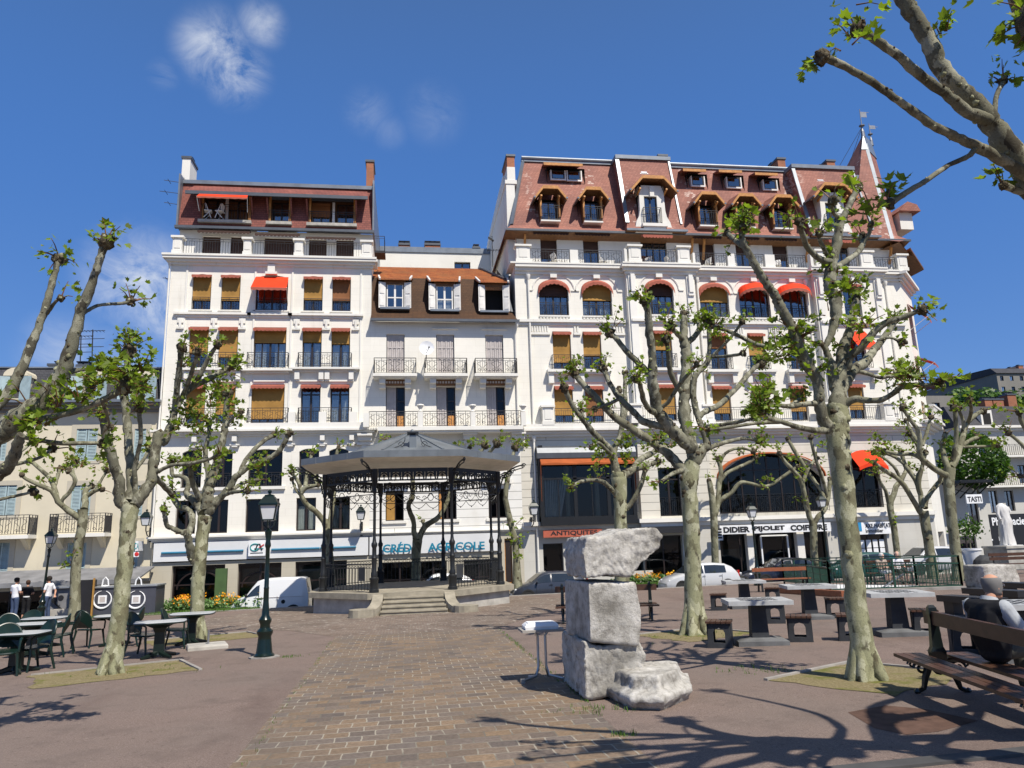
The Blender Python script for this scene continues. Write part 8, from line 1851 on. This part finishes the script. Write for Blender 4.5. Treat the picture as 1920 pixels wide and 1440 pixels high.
m.tube([(g.x-.3*k,Yst-.05,zt0_+Hs*.9),(g.x-.42*k,Yst-.1,zt0_+Hs*.75),(g.x-.40*k,Yst-.2,zt0_+Hs*.62)],[.10*k,.09*k,.07*k],8); m.tube([(g.x+.3*k,Yst-.02,zt0_+Hs*.9),(g.x+.40*k,Yst-.05,zt0_+Hs*.78)],[.10*k,.085*k],8); m.tube([(g.x-.1*k,Yst-.28*k,zt0_+.03),(g.x-.12*k,Yst-.42*k,zt0_+.04)],.07*k,6); m.box(g.x-.5*k,g.x+.5*k,Yst-.5*k,Yst+.45*k,zt0_,zt0_+.04)
tag(m.build('statue','marble_white',None,True),'white headless draped statue standing on a grey plinth','statue')
g=G(1826,1066); pp_=thing('potted_tree','small tree in a big white round pot near the statue','potted plant',g); m=MB(); h=P(1826,1028,g.y).z-g.z; m.lathe([(.34,0),(.36,.05),(.50,h-.12),(.54,h-.1),(.54,h),(.46,h),(.44,h-.1)],g,20); m.build('pot','sign_white',pp_,True,35)
m=MB(); m.tube([(g.x,g.y,g.z+h-.1),(g.x+.03,g.y,g.z+h+.5),(g.x,g.y,g.z+h+1.0)],.035,6); m.build('stem','plane_bark_far',pp_); m=MB(); random.seed(4)
for k in range(420): leaf_pts(m,(g.x+random.gauss(0,.38),g.y+random.gauss(0,.3),g.z+h+1.05+random.gauss(0,.27)),(random.gauss(0,1),random.gauss(0,1),.5),(random.gauss(0,1),0,1),random.uniform(.08,.16))
m.build('foliage','hedge_leaf',pp_)
def boulder(label,rings,seed,amp,mat): o=stone(label,rings,seed,amp,mat,3); del o['group']; return o
g=G(1862,1101); w=.66; boulder('pale square stone block behind the seated man',[[(g.x-w,g.y-.5,g.z-.05),(g.x+w,g.y-.5,g.z-.05),(g.x+w,g.y+.5,g.z),(g.x-w,g.y+.5,g.z)],[(g.x-w,g.y-.5,g.z+.36),(g.x+w,g.y-.5,g.z+.36),(g.x+w,g.y+.5,g.z+.36),(g.x-w,g.y+.5,g.z+.36)],[(g.x-w,g.y-.5,g.z+.76),(g.x+w-.1,g.y-.5,g.z+.76),(g.x+w-.1,g.y+.5,g.z+.76),(g.x-w,g.y+.5,g.z+.76)]],8,.03,'rough_stone')
g=G(1854,1076); w=.75; boulder('dark rounded boulder behind the pale square stone block',[[(g.x+w*k*cos(t),g.y+.5*k*sin(t),g.z+z) for t in [2*pi*i/10 for i in range(10)]] for z,k in ((-.05,1.),(.3,1.02),(.65,.8),(.85,.4))],9,.05,'dark_concrete')
# ------------------------------------------------------------ vehicles
def make_car(name,label,loc,paintm,L,W,Hh,kind='hatch',rz=0,grp=None):
    r=thing(name,label,'van' if kind=='van' else 'car',(0,0,0),grp)
    if kind=='van':
        st=[(0,.55,.60),(.03,.72,.74),(.10,.98,.99),(.20,1.06,1.10),(.27,1.08,1.45),(.34,1.10,1.72),(.42,1.10,1.80),(.60,1.10,1.83),(.90,1.10,1.82),(.965,1.08,1.74),(1.0,.95,1.05)]
        A,Bc=.155,.42; hs=Hh/1.83
    elif kind=='sedan':
        st=[(0,.50,.55),(.04,.66,.68),(.14,.76,.78),(.27,.84,.86),(.36,.88,1.12),(.46,.90,1.36),(.55,.91,1.41),(.68,.92,1.38),(.78,.93,1.22),(.87,.93,.97),(.96,.88,.90),(1.,.6,.65)]
        A,Bc=.27,.86; hs=Hh/1.41
    else:
        st=[(0,.48,.53),(.03,.66,.68),(.10,.80,.82),(.22,.92,.94),(.30,.95,1.16),(.39,.96,1.42),(.48,.97,1.49),(.65,.97,1.49),(.80,.98,1.44),(.90,.98,1.26),(.965,.95,1.0),(1.,.62,.68)]
        A,Bc=.22,.93; hs=Hh/1.49
    hw=W/2; rings=[]; sec=[]
    for t,zb,zr in st:
        x=(t-.5)*L; zb*=hs; zr*=hs; nose=1-.16*max(0,(.12-t)/.12)**1.5-.10*max(0,(t-.9)/.1)**1.5; w=hw*nose; tum=1-.22*min(1,max(0,(zr-zb)/(.45*hs))) if zr-zb>.05 else .97; 
        if kind=='van': tum=1-.10*min(1,max(0,(zr-zb)/(.6*hs)))
        half=[(w*.90,.20),(w*.985,.30),(w,.52*hs),(w*.985,zb*.97),(w*tum*1.0,zr-.07*hs),(w*tum*.86,zr)]
        sec.append((x,w,zb,zr,tum)); rings.append([(x,-a,b) for a,b in half]+[(x,a,b) for a,b in reversed(half)])
    b=MB(); b.loft(rings); body=b.build('body',paintm,r,True,38)
    def S(t):
        for (t0,_,_),(t1,_,_),a,c in zip(st,st[1:],sec,sec[1:]):
            if t0<=t<=t1: f=(t-t0)/(t1-t0); return [a[i]+(c[i]-a[i])*f for i in range(5)]
    def gl(ts,lo,hi,nm='side_window'):
        for s in (-1,1):
            g=MB()
            for ta,tb in zip(ts,ts[1:]):
                q=[]
                for t,f in ((ta,lo),(tb,lo),(tb,hi),(ta,hi)):
                    x,w,zb,zr,tm=S(t); z0=zb*.97; z1=zr-.07*hs; q.append((x,s*(w*(.985+(tm-.985)*f)+.012),z0+(z1-z0)*f))
                g.face(q)
            g.build(nm,'car_glass' if False else 'dark_glass',r)
    if kind=='van': gl([.19,.235,.28,.33,.37],.06,.80)
    elif kind=='sedan': gl([.345,.40,.46,.53],.10,.92); gl([.545,.62,.70,.76],.10,.92)
    else: gl([.30,.36,.42,.49],.10,.93); gl([.51,.58,.66,.74,.80],.10,.93)
    g=MB(); ta,tb={'van':(.205,.36),'sedan':(.30,.455),'hatch':(.245,.40)}[kind]
    n=5
    for k in range(n):
        q=[]
        for t,s in ((ta+(tb-ta)*k/n,-1),(ta+(tb-ta)*k/n,1),(ta+(tb-ta)*(k+1)/n,1),(ta+(tb-ta)*(k+1)/n,-1)):
            x,w,zb,zr,tm=S(t); q.append((x-.012,s*w*tm*.84,zr+.012))
        g.face(q)
    g.build('windscreen','dark_glass',r)
    g=MB(); ta,tb={'van':(.955,.985),'sedan':(.70,.85),'hatch':(.82,.945)}[kind]
    for k in range(n):
        q=[]
        for t,s in ((ta+(tb-ta)*k/n,-1),(ta+(tb-ta)*k/n,1),(ta+(tb-ta)*(k+1)/n,1),(ta+(tb-ta)*(k+1)/n,-1)):
            x,w,zb,zr,tm=S(t); q.append((x+.012,s*w*tm*.82,zr+.012))
        g.face(q)
    g.build('rear_window','dark_glass',r)
    rw=.31
    for t in (.19,.81):
        for s in (-1,1):
            x=(t-.5)*L; w=MB(); 
            def disc(y0,y1,rad,prof,m): pass
            rot=Matrix.Translation((x,s*(hw-.10),rw))@Matrix.Rotation(pi/2*(1 if s<0 else -1),4,'X')
            w.lathe([(rw*.66,-.10),(rw*.97,-.10),(rw,-.06),(rw,.06),(rw*.97,.10),(rw*.66,.10)],(0,0,0),20); w.xf(rot); ty=w.build('wheel','rubber',r,True,40)
            w=MB(); w.lathe([(rw*.66,.085),(rw*.6,.075),(rw*.2,.095),(.02,.10)],(0,0,0),20); w.xf(rot); w.build('rim','steel',ty,True,40)
            a=MB(); a.lathe([(rw*1.14,-.02),(rw*1.14,.105+.012),(rw*.9,.105+.012)],(0,0,0),20,0,0,False); a.xf(rot); a.build('wheel_arch','rubber',r)
    for s in (-1,1):
        x=(.045-.5)*L; h=MB(); h.ball((x,s*hw*.68,.60*hs+.03),.16,0,10,6,(.6,.9,.55)); h.build('headlight','lamp_clear',r,True)
        zt={'van':.85,'sedan':.74,'hatch':.92}[kind]*hs; x=(.985-.5)*L; h=MB(); h.box(x-.06,x+.02,s*hw*.80-.07,s*hw*.80+.09,zt-.14,zt+.16); h.build('taillight','lamp_red',r)
        tm={'van':.20,'sedan':.36,'hatch':.30}[kind]; x,w,zb,zr,_=S(tm); m=MB(); m.ball((x+.02,s*(w+.08),zb+.06),.10,0,8,5,(.6,1,.8)); m.build('wing_mirror',paintm if kind!='van' else 'rubber',r,True)
        for t in ((.38,) if kind=='van' else (.49,.72)):
            x,w,zb,zr,_=S(t); m=MB(); m.box(x-.09,x+.09,s*w-.02,s*(w)+s*.02,zb*.86,zb*.86+.035); m.build('door_handle','rubber' if kind=='van' else paintm,r)
    m=MB(); m.box(-.5*L-.01,-.5*L+.05,-.30,.30,.36,.46); m.box(.5*L-.06,.5*L+.005,-.26,.26,.45,.56); m.build('number_plate','sign_white',r)
    for s in (-1,1):
        m=MB()
        for t in ((.155,.40,.60) if kind=='van' else (.30,.50,.74)):
            x,w,zb,zr,_=S(t); m.box(x-.006,x+.006,s*(w*.99)-.004,s*w+s*.004,.34,zb*.95)
        m.build('door_seam','rubber',r)
    if kind=='van':
        for s in (-1,1): c=MB(); c.tube([(.18*L,s*hw*.985,.80),(.18*L,s*(hw+.012),.80)],.09,12); c.build('fuel_cap','rubber',r); c=MB(); c.box(-.11*L-.3,.44*L,s*hw-.004*s,s*(hw+.012),1.0,1.015); c.build('side_rail','shutter_grey',r)
    place(r,loc,rz); return r
simple('dark_glass',(.02,.026,.032),.04,0,.9)
def car_at(px0,px1,ptop,Y,H,name,label,paintm,W,kind,grp,rz=R(0.5),Lmin=0):
    a,b=P(px0,1090,Y),P(px1,1090,Y); L=max(b.x-a.x,Lmin); cx=b.x-L/2; zt=P((px0+px1)/2,ptop,Y).z; return make_car(name,label,(cx,Y+W/2,zt-H),paintm,L,W,H,kind,rz,grp)
gp='cars parked along the street'
car_at(432,578,1084.5,36.4,1.85,'parked_van','white panel van parked left of the bandstand','paint_white',1.75,'van',None)
car_at(962,1105,1072,36.6,1.44,'parked_car','dark slate hatchback partly hidden by the stone sculpture','paint_slate',1.68,'hatch',gp,Lmin=3.7)
car_at(1252,1391,1056,36.8,1.45,'parked_car','silver white hatchback between the two plane trees, in front of the shops','paint_silver',1.66,'hatch',gp)
car_at(1406,1562,1046,37.0,1.40,'parked_car','black low car behind the red plank bench','paint_navy',1.75,'sedan',gp)
car_at(1606,1702,1035,37.0,1.45,'parked_car','dark teal car behind the elderly couple','paint_teal',1.7,'hatch',gp,Lmin=3.9)
car_at(1735,1823,1024,39.0,1.48,'parked_car','silver car with red rear lamps between the pair of plane trees and the white pot','paint_silver',1.7,'hatch',gp,Lmin=3.8)
car_at(790,895,1076,37.6,1.45,'parked_car','white car seen through the bandstand railings','paint_white',1.68,'hatch',gp,Lmin=3.6)
# ------------------------------------------------------------ people
def skin(verts,edges,rad,sub=2,root=0):
    """closed tapered limbs with round joints; fused into one surface afterwards"""
    m=MB(); V=[Vector(v) for v in verts]; Q=[(q,q) if isinstance(q,(int,float)) else q for q in rad]
    for v,q in zip(V,Q): m.ball(v,1.,0,12,8,(q[0],q[1],(q[0]+q[1])/2 if q[0]==q[1] else q[1]*.9))
    for a,b in edges:
        d=V[b]-V[a]
        if d.length<1e-4: continue
        el=Q[a][0]!=Q[a][1] and Q[b][0]!=Q[b][1]; rings=[]
        if el: X=Vector((1,0,0)); Y=d.normalized().cross(X).normalized()
        else: X=d.orthogonal().normalized(); Y=d.normalized().cross(X)
        for k in range(5):
            t=k/4; c=V[a].lerp(V[b],t); ra=[Q[a][h]+(Q[b][h]-Q[a][h])*t for h in (0,1)]
            if not el: ra=[min(Q[a])+(min(Q[b])-min(Q[a]))*t]*2
            rings.append([c+X*ra[0]*cos(w)+Y*ra[1]*sin(w) for w in [2*pi*h/12 for h in range(12)]])
        m.loft(rings)
    return (m.v,m.f)
def fuse(name,parts,vox,mat,parent,smooth=3):
    V=[];Fc=[]
    for v,f in parts: b=len(V); V+=[tuple(q) for q in v]; Fc+=[tuple(b+i for i in q) for q in f]
    me=bpy.data.meshes.new(name); me.from_pydata(V,[],Fc); o=bpy.data.objects.new(name,me); COL.objects.link(o)
    if vox:
        m=o.modifiers.new('r','REMESH'); m.mode='VOXEL'; m.voxel_size=vox; m.use_smooth_shade=True
        if smooth: s=o.modifiers.new('s','SMOOTH'); s.iterations=smooth; s.factor=.5
        dg=bpy.context.evaluated_depsgraph_get(); dg.update(); e=bpy.data.meshes.new_from_object(o.evaluated_get(dg)); bpy.data.objects.remove(o); o=bpy.data.objects.new(name,e); COL.objects.link(o); me=e
    me.polygons.foreach_set('use_smooth',[True]*len(me.polygons)); me.materials.clear(); me.materials.append(MT[mat]); o.parent=parent; return o
def head_parts(c,fw,s=1.):
    """head: loft of ellipses; c centre, fw: yaw of the face (rad, 0 = local +Y)"""
    m=MB(); rows=[(-.118,.030,.030,.045),(-.105,.046,.048,.035),(-.08,.056,.070,.018),(-.045,.064,.085,.006),(-.01,.070,.094,.0),(.03,.074,.098,-.004),(.065,.072,.094,-.008),(.095,.058,.074,-.012),(.115,.034,.044,-.014),(.124,.01,.012,-.014)]
    rings=[[(a*cos(t)*s,(cy+b*sin(t))*s,z*s) for t in [2*pi*i/16 for i in range(16)]] for z,a,b,cy in rows]; m.loft(rings)
    m.loft([[(x*w*s,(y+.0)*s,z*s) for x in (-1,1) for _ in (0,)]+[(0,(y+d)*s,z*s)] for z,y,w,d in ((.025,.088,.010,.006),(-.005,.088,.014,.018),(-.028,.086,.018,.026),(-.036,.084,.016,.006))])
    for q in (-1,1):
        m.ball((q*.074*s,-.008*s,-.008*s),.03*s,0,8,5,(.35,.7,1.1)); m.ball((q*.030*s,.082*s,.010*s),.013*s,0,8,5)
    m.ball((0,.084*s,-.066*s),.024*s,0,8,4,(1.1,.4,.45)); m.ball((0,.074*s,-.10*s),.026*s,0,8,5)
    M_=Matrix.Translation(Vector(c))@Matrix.Rotation(fw,4,'Z'); m.xf(M_); return (m.v,m.f),M_
def hair(par,M_,mat,kind,s=1.):
    m=MB(); rows=[]
    lo={'short':-.06,'bald':-.085,'long':-.09}[kind]; n=18
    zs=[lo,lo+.03,0,.03,.06,.09,.112,.126] if kind!='bald' else [lo,lo+.03,lo+.06,0,.03,.06,.078]
    for z in zs:
        k=[q for q in ((-.118,.030,.030,.045),(-.08,.056,.070,.018),(-.045,.064,.085,.006),(-.01,.070,.094,.0),(.03,.074,.098,-.004),(.065,.072,.094,-.008),(.095,.058,.074,-.012),(.115,.034,.044,-.014),(.128,.008,.01,-.014))]
        for a,b in zip(k,k[1:]):
            if a[0]<=z<=b[0]: f=(z-a[0])/(b[0]-a[0]); w=a[1]+(b[1]-a[1])*f; d=a[2]+(b[2]-a[2])*f; cy=a[3]+(b[3]-a[3])*f
        ex=.006 if kind=='bald' else .011; ring=[]
        for i in range(n+1):
            open_=((1.75 if z<-.03 else 1.35) if kind=='bald' else (1.25 if z<.035 else (.7 if z<.07 else .0))); t0=pi/2+open_*.78; t=t0+(2*pi-2*open_*.78)*i/n; ring.append(((w+ex)*cos(t)*s,(cy+(d+ex)*sin(t))*s,z*s))
        rows.append(ring)
    if kind=='bald': rows.append([(x*.9,y*.92-.006,.088*s) for x,y,z in rows[-1]])
    m.loft(rows,0,False,False)
    inner=[[(x*.9,y*.9,z) for x,y,z in r_] for r_ in (rows[0],rows[-1])]; 
    m.xf(M_); o=m.build('hair',mat,None,True); o.parent=par
    sd=o.modifiers.new('thick','SOLIDIFY'); sd.thickness=.008; sd.offset=1
    return o
def hand(wr,d,up,s=1.,curl=.4,side=1):
    """palm with four unequal curled fingers and a thumb; d: pointing direction, up: back of hand"""
    d=Vector(d).normalized(); up=(Vector(up)-d*Vector(up).dot(d)).normalized(); r_=d.cross(up)*side; m=MB(); wr=Vector(wr); k=s
    m.loft([[wr+d*a*k+r_*x*w*k+up*z*t*k for x,z in ((-1,-1),(1,-1),(1.05,0),(1,1),(-1,1),(-1.05,0))] for a,w,t in ((-.02,.026,.018),(.02,.034,.016),(.06,.040,.014),(.09,.040,.012))])
    for i,(off,ln) in enumerate(((-.030,.072),(-.010,.082),(.010,.076),(.030,.060))):
        p=wr+d*.088*k+r_*off*k; pts=[p-d*.015*k,p]; dd=d.copy()
        for j,f in enumerate((.42,.32,.26)):
            ax=r_; dd=(Matrix.Rotation(-curl*(1+.25*j)*side,3,ax)@dd); p=p+dd*ln*f*k; pts.append(p)
        m.tube(pts,[.0095*k,.0095*k,.0090*k,.0083*k,.0070*k],7)
    p=wr+d*.03*k-r_*.034*k; m.tube([p,p+(d*.5-r_*.8-up*.15).normalized()*.03*k,p+(d*.8-r_*.55-up*.3).normalized()*.062*k,p+(d*.95-r_*.3-up*.4).normalized()*.085*k],[.014*k,.0125*k,.0105*k,.008*k],7)
    return (m.v,m.f)
def person(label,loc,rz,J,cl,head,hairc,skinm='skin',vox=.012,sc=1.,extra=None,hands=((0,.3,-1),(0,.3,-1)),curl=.5):
    """J: joints dict; cl: clothing list (name, mat, chain keys, radii)"""
    r=thing('person',label,'person',(0,0,0)); J={k:Vector(v) for k,v in J.items()}
    keys=['pel','spi','che','nec','hea','shL','elL','wrL','shR','elR','wrR','hiL','knL','anL','toL','hiR','knR','anR','toR']; ix={k:i for i,k in enumerate(keys)}
    ed=[('pel','spi'),('spi','che'),('che','nec'),('nec','hea'),('che','shL'),('shL','elL'),('elL','wrL'),('che','shR'),('shR','elR'),('elR','wrR'),('pel','hiL'),('hiL','knL'),('knL','anL'),('anL','toL'),('pel','hiR'),('hiR','knR'),('knR','anR'),('anR','toR')]
    rad=dict(pel=(.145,.10),spi=(.13,.09),che=(.155,.105),nec=.055,hea=.05,shL=.06,elL=.042,wrL=.027,shR=.06,elR=.042,wrR=.027,hiL=.085,knL=.055,anL=.036,toL=.03,hiR=.085,knR=.055,anR=.036,toR=.03)
    bp=[skin([J[k] for k in keys],[(ix[a],ix[b]) for a,b in ed],[rad[k] for k in keys])]
    hp,M_=head_parts(J['hea']+Vector(head.get('off',(0,.0,.06))),head.get('yaw',0)); bp.append(hp)
    for s,w,e,h in ((1,'wrL','elL',hands[0]),(-1,'wrR','elR',hands[1])):
        d=J[w]-J[e]; bp.append(hand(J[w],d,h,1.,curl,s))
    body=fuse('body',bp,vox,skinm,r,2)
    for nm,mat,chains in cl:
        vs=[];es=[];rs=[];im={}
        for ch in chains:
            pv=None
            for k,q in ch:
                key=k if isinstance(k,str) else tuple(k)
                if key not in im:
                    im[key]=len(vs)
                    if isinstance(k,str): vs.append(J[k])
                    elif len(k)==3 and isinstance(k[2],(int,float)) and isinstance(k[0],str): vs.append(J[k[0]].lerp(J[k[1]],k[2]))
                    else: vs.append(Vector(k))
                    rs.append(q)
                if pv is not None: es.append((pv,im[key]))
                pv=im[key]
        v,f=skin(vs,es,rs); fuse(nm,[(v,f)],vox*1.1,mat,r,2)
    if hairc: hair(r,M_,hairc[0],hairc[1])
    if extra: extra(r,J,M_)
    place(r,loc,rz,None,sc); return r
def stand(**k):
    J=dict(pel=(0,0,.97),spi=(0,-.01,1.12),che=(0,-.01,1.36),nec=(0,0,1.50),hea=(0,.02,1.60),shL=(-.17,-.01,1.42),elL=(-.23,-.03,1.14),wrL=(-.21,.10,.92),shR=(.17,-.01,1.42),elR=(.23,-.03,1.14),wrR=(.21,.10,.92),hiL=(-.09,0,.90),knL=(-.10,.02,.49),anL=(-.11,-.02,.08),toL=(-.13,.13,.035),hiR=(.09,0,.90),knR=(.10,.02,.49),anR=(.11,-.02,.08),toR=(.13,.13,.035)); J.update(k); return J
TS=lambda m,nm='shirt':(nm,m,[[('pel',(.165,.118)),('spi',(.15,.108)),('che',(.172,.122)),(('che','nec',.6),.078)],[('che',(.172,.122)),('shL',.078),(('shL','elL',.62),.064)],[('che',(.172,.122)),('shR',.078),(('shR','elR',.62),.064)]])
TR=lambda m,e=.93,q=.062:('trousers',m,[[(('pel','spi',.25),(.152,.108)),('pel',(.158,.114)),('hiL',.102),('knL',.073),(('knL','anL',e),q)],[('pel',(.158,.114)),('hiR',.102),('knR',.073),(('knR','anR',e),q)]])
SH=('shoe','shoe',[[('anL',.045),('toL',.042)]]),('shoe','shoe',[[('anR',.045),('toR',.042)]])
gpt=lambda px:G(*px)
person('man in white t-shirt and jeans seen from behind, leftmost of three standing people',G(24,1164),R(-25),stand(elL=(-.25,.02,1.15),wrL=(-.10,.20,1.16),elR=(.25,.02,1.15),wrR=(.10,.20,1.13)),[TS('cloth_white'),TR('denim'),*SH],{'yaw':R(-35)},('hair_dark','short'),vox=.016,hands=((0,-1,.3),(0,-1,.3)))
def belt(r,J,M_): m=MB(); m.lathe([(.148,1.005),(.152,1.02),(.152,1.05),(.146,1.06)],(0,0,0),16); m.build('belt','belt_white',None,True).parent=r
person('person in black top, black cropped trousers and white belt, middle of three standing people',G(46,1162),R(5),stand(elL=(-.26,.02,1.16),wrL=(-.14,.18,1.14),elR=(.26,.02,1.16),wrR=(.14,.18,1.14)),[TS('cloth_black'),TR('cloth_black',.5,.07),*SH],{'yaw':R(0)},('hair_brown','short'),vox=.016,extra=belt,sc=.93,hands=((0,-1,.3),(0,-1,.3)))
person('man in white v-neck t-shirt and blue jeans facing left beside the leaning street lamp',G(86,1162),R(75),stand(elR=(.27,-.12,1.16),wrR=(.14,-.20,.98),elL=(-.24,.0,1.15),wrL=(-.18,.16,1.0)),[TS('cloth_white'),TR('denim'),*SH],{'yaw':R(10)},('hair_dark','short'),vox=.016)
def seated(**k):
    J=dict(pel=(0,0,.53),spi=(0,-.05,.68),che=(0,-.02,.90),nec=(0,.04,1.02),hea=(0,.09,1.10),shL=(-.17,-.0,.95),elL=(-.24,.06,.70),wrL=(-.14,.28,.66),shR=(.17,0,.95),elR=(.24,.06,.70),wrR=(.14,.28,.66),hiL=(-.09,.04,.51),knL=(-.12,.44,.50),anL=(-.12,.46,.09),toL=(-.13,.60,.035),hiR=(.09,.04,.51),knR=(.12,.44,.50),anR=(.12,.46,.09),toR=(.13,.60,.035)); J.update(k); return J
cp=G(1672,1095)
def on(dx): return Vector((cp.x+dx,cp.y-.02,gz(cp.x+dx,cp.y)))
person('elderly woman with short white hair, beige top and folded arms on the far bench',on(-.36),R(178),seated(elL=(-.22,.06,.72),wrL=(.06,.20,.74),elR=(.22,.06,.72),wrR=(-.06,.20,.71),knL=(-.05,.44,.52),anL=(.05,.56,.14),toL=(.06,.70,.09)),[TS('cloth_beige','blouse'),('skirt','cloth_grey',[[(('pel','spi',.3),(.15,.11)),('pel',(.158,.118)),('hiL',.105),('knL',.085)],[('pel',(.158,.118)),('hiR',.105),('knR',.085)]]),*SH],{'yaw':R(25)},('hair_white','short'),'skin_pale',vox=.016,sc=.97,hands=((0,1,.3),(0,1,.3)))
person('elderly man in white t-shirt and dark shorts sitting beside the woman on the far bench',on(.34),R(172),seated(),[TS('cloth_white'),TR('cloth_olive',.05,.085),*SH],{'yaw':R(-35)},('hair_white','bald'),'skin_pale',vox=.016)
# foreground man on the bench
d_=8.12; hp_=Vector((0,0,CZ))+ray(1863,1110)*d_
rzm=math.atan2(-.975,-.22) ; rzm=R(-80)
fwd=Vector((-sin(rzm),cos(rzm),0)); base=hp_-fwd*.08; base.z=gz(base.x,base.y)
def glasses(r,J,M_):
    m=MB(); 
    for s in (-1,1): m.tube([(s*.032+.022*cos(t),.098,.008+.018*sin(t)) for t in [2*pi*i/12 for i in range(12)]],.0022,5,0,False,True); m.tube([(s*.055,.096,.012),(s*.078,.05,.014),(s*.08,-.005,.008)],.0022,5)
    m.tube([(-.011,.10,.012),(.011,.10,.012)],.002,5); m.xf(M_); m.build('glasses','steel',None).parent=r
    c=MB(); c.xf(M_)
    k=MB(); cc=J['nec']+Vector((0,-.005,-.005)); k.loft([[(cc.x+.068*q*cos(t),cc.y+.07*q*sin(t),cc.z+z-.02*sin(t)) for t in [2*pi*i/18 for i in range(18)]] for z,q in ((-.035,1.25),(.0,1.05),(.028,1.0),(.03,1.06),(-.01,1.32))],0,True,False); k.build('collar','cloth_grey',None,True).parent=r
JM=seated(pel=(0,-.02,.53),spi=(0,-.09,.67),che=(0,-.06,.86),nec=(0,.01,.99),hea=(0,.045,1.06),shL=(-.185,-.04,.915),shR=(.185,-.04,.915),elR=(.27,.06,.69),wrR=(.20,.29,.64),elL=(-.27,.08,.69),wrL=(-.16,.30,.64))
person('balding grey haired man in black waistcoat seated with his back turned on the foreground bench',base,rzm,JM,[
('shirt','cloth_grey',[[('pel',(.16,.115)),('spi',(.165,.115)),('che',(.185,.12)),(('che','nec',.7),.078)],[('che',(.185,.12)),('shL',.085),(('shL','elL',.8),.070)],[('che',(.185,.12)),('shR',.085),(('shR','elR',.8),.070)]]),
('waistcoat','cloth_black',[[((0,-.02,.48),(.175,.13)),('pel',(.185,.135)),('spi',(.19,.135)),('che',(.20,.138)),(('che','nec',.45),.10)],[('che',(.20,.138)),(('che','shL',.86),.094)],[('che',(.20,.138)),(('che','shR',.86),.094)]]),
TR('cloth_olive'),*SH],{'yaw':R(-4),'off':(0,.03,.055)},('hair_grey','bald'),vox=.009,sc=1.05,extra=glasses)

# ------------------------------------------------------------ every moulding, bracket and panel of a facade as a part of its own
def split_parts(o,gap=.012):
    me=o.data; n=len(me.vertices); par=list(range(n))
    def f(a):
        while par[a]!=a: par[a]=par[par[a]]; a=par[a]
        return a
    for p in me.polygons:
        v=p.vertices
        for k in v[1:]: par[f(k)]=f(v[0])
    isl={}
    for i in range(n): isl.setdefault(f(i),[]).append(i)
    bx=[]
    for r_,ids in isl.items():
        cs=[me.vertices[i].co for i in ids]; bx.append([[min(c[k] for c in cs)-gap for k in range(3)],[max(c[k] for c in cs)+gap for k in range(3)],[r_]])
    ch=True
    g=list(range(len(bx)))
    def h(a):
        while g[a]!=a: a=g[a]
        return a
    for a in range(len(bx)):
        for b in range(a+1,len(bx)):
            if all(bx[a][0][k]<=bx[b][1][k] and bx[b][0][k]<=bx[a][1][k] for k in range(3)): g[h(b)]=h(a)
    cl={}
    for a in range(len(bx)): cl.setdefault(h(a),set()).add(bx[a][2][0])
    if len(cl)<2: return
    mats=list(me.materials); name=o.name.split('.')[0]; par_o=o.parent
    for rs in cl.values():
        fs=[p for p in me.polygons if f(p.vertices[0]) in rs]; ids=sorted({i for p in fs for i in p.vertices}); ix={q:k for k,q in enumerate(ids)}
        m2=bpy.data.meshes.new(name); m2.from_pydata([tuple(me.vertices[i].co) for i in ids],[],[tuple(ix[i] for i in p.vertices) for p in fs])
        for q in mats: m2.materials.append(q)
        if len(mats)>1: m2.polygons.foreach_set('material_index',[p.material_index for p in fs])
        d=[max(me.vertices[i].co[k] for i in ids)-min(me.vertices[i].co[k] for i in ids) for k in range(3)]
        nm=name
        if name=='cornice_moulding': nm='cornice_moulding' if d[0]>2.2 else ('corbel' if d[2]>d[0]*.8 else 'sill_moulding')
        q=bpy.data.objects.new(nm,m2); COL.objects.link(q); q.parent=par_o
    bpy.data.objects.remove(o)
for o in list(bpy.data.objects):
    if o.type=='MESH' and o.parent and o.name.split('.')[0] in ('cornice_moulding','fluted_frieze','window_surround','balcony_bracket','wall_panel','window_notice','shop_pilaster','balcony_slab','corner_balcony'): split_parts(o)
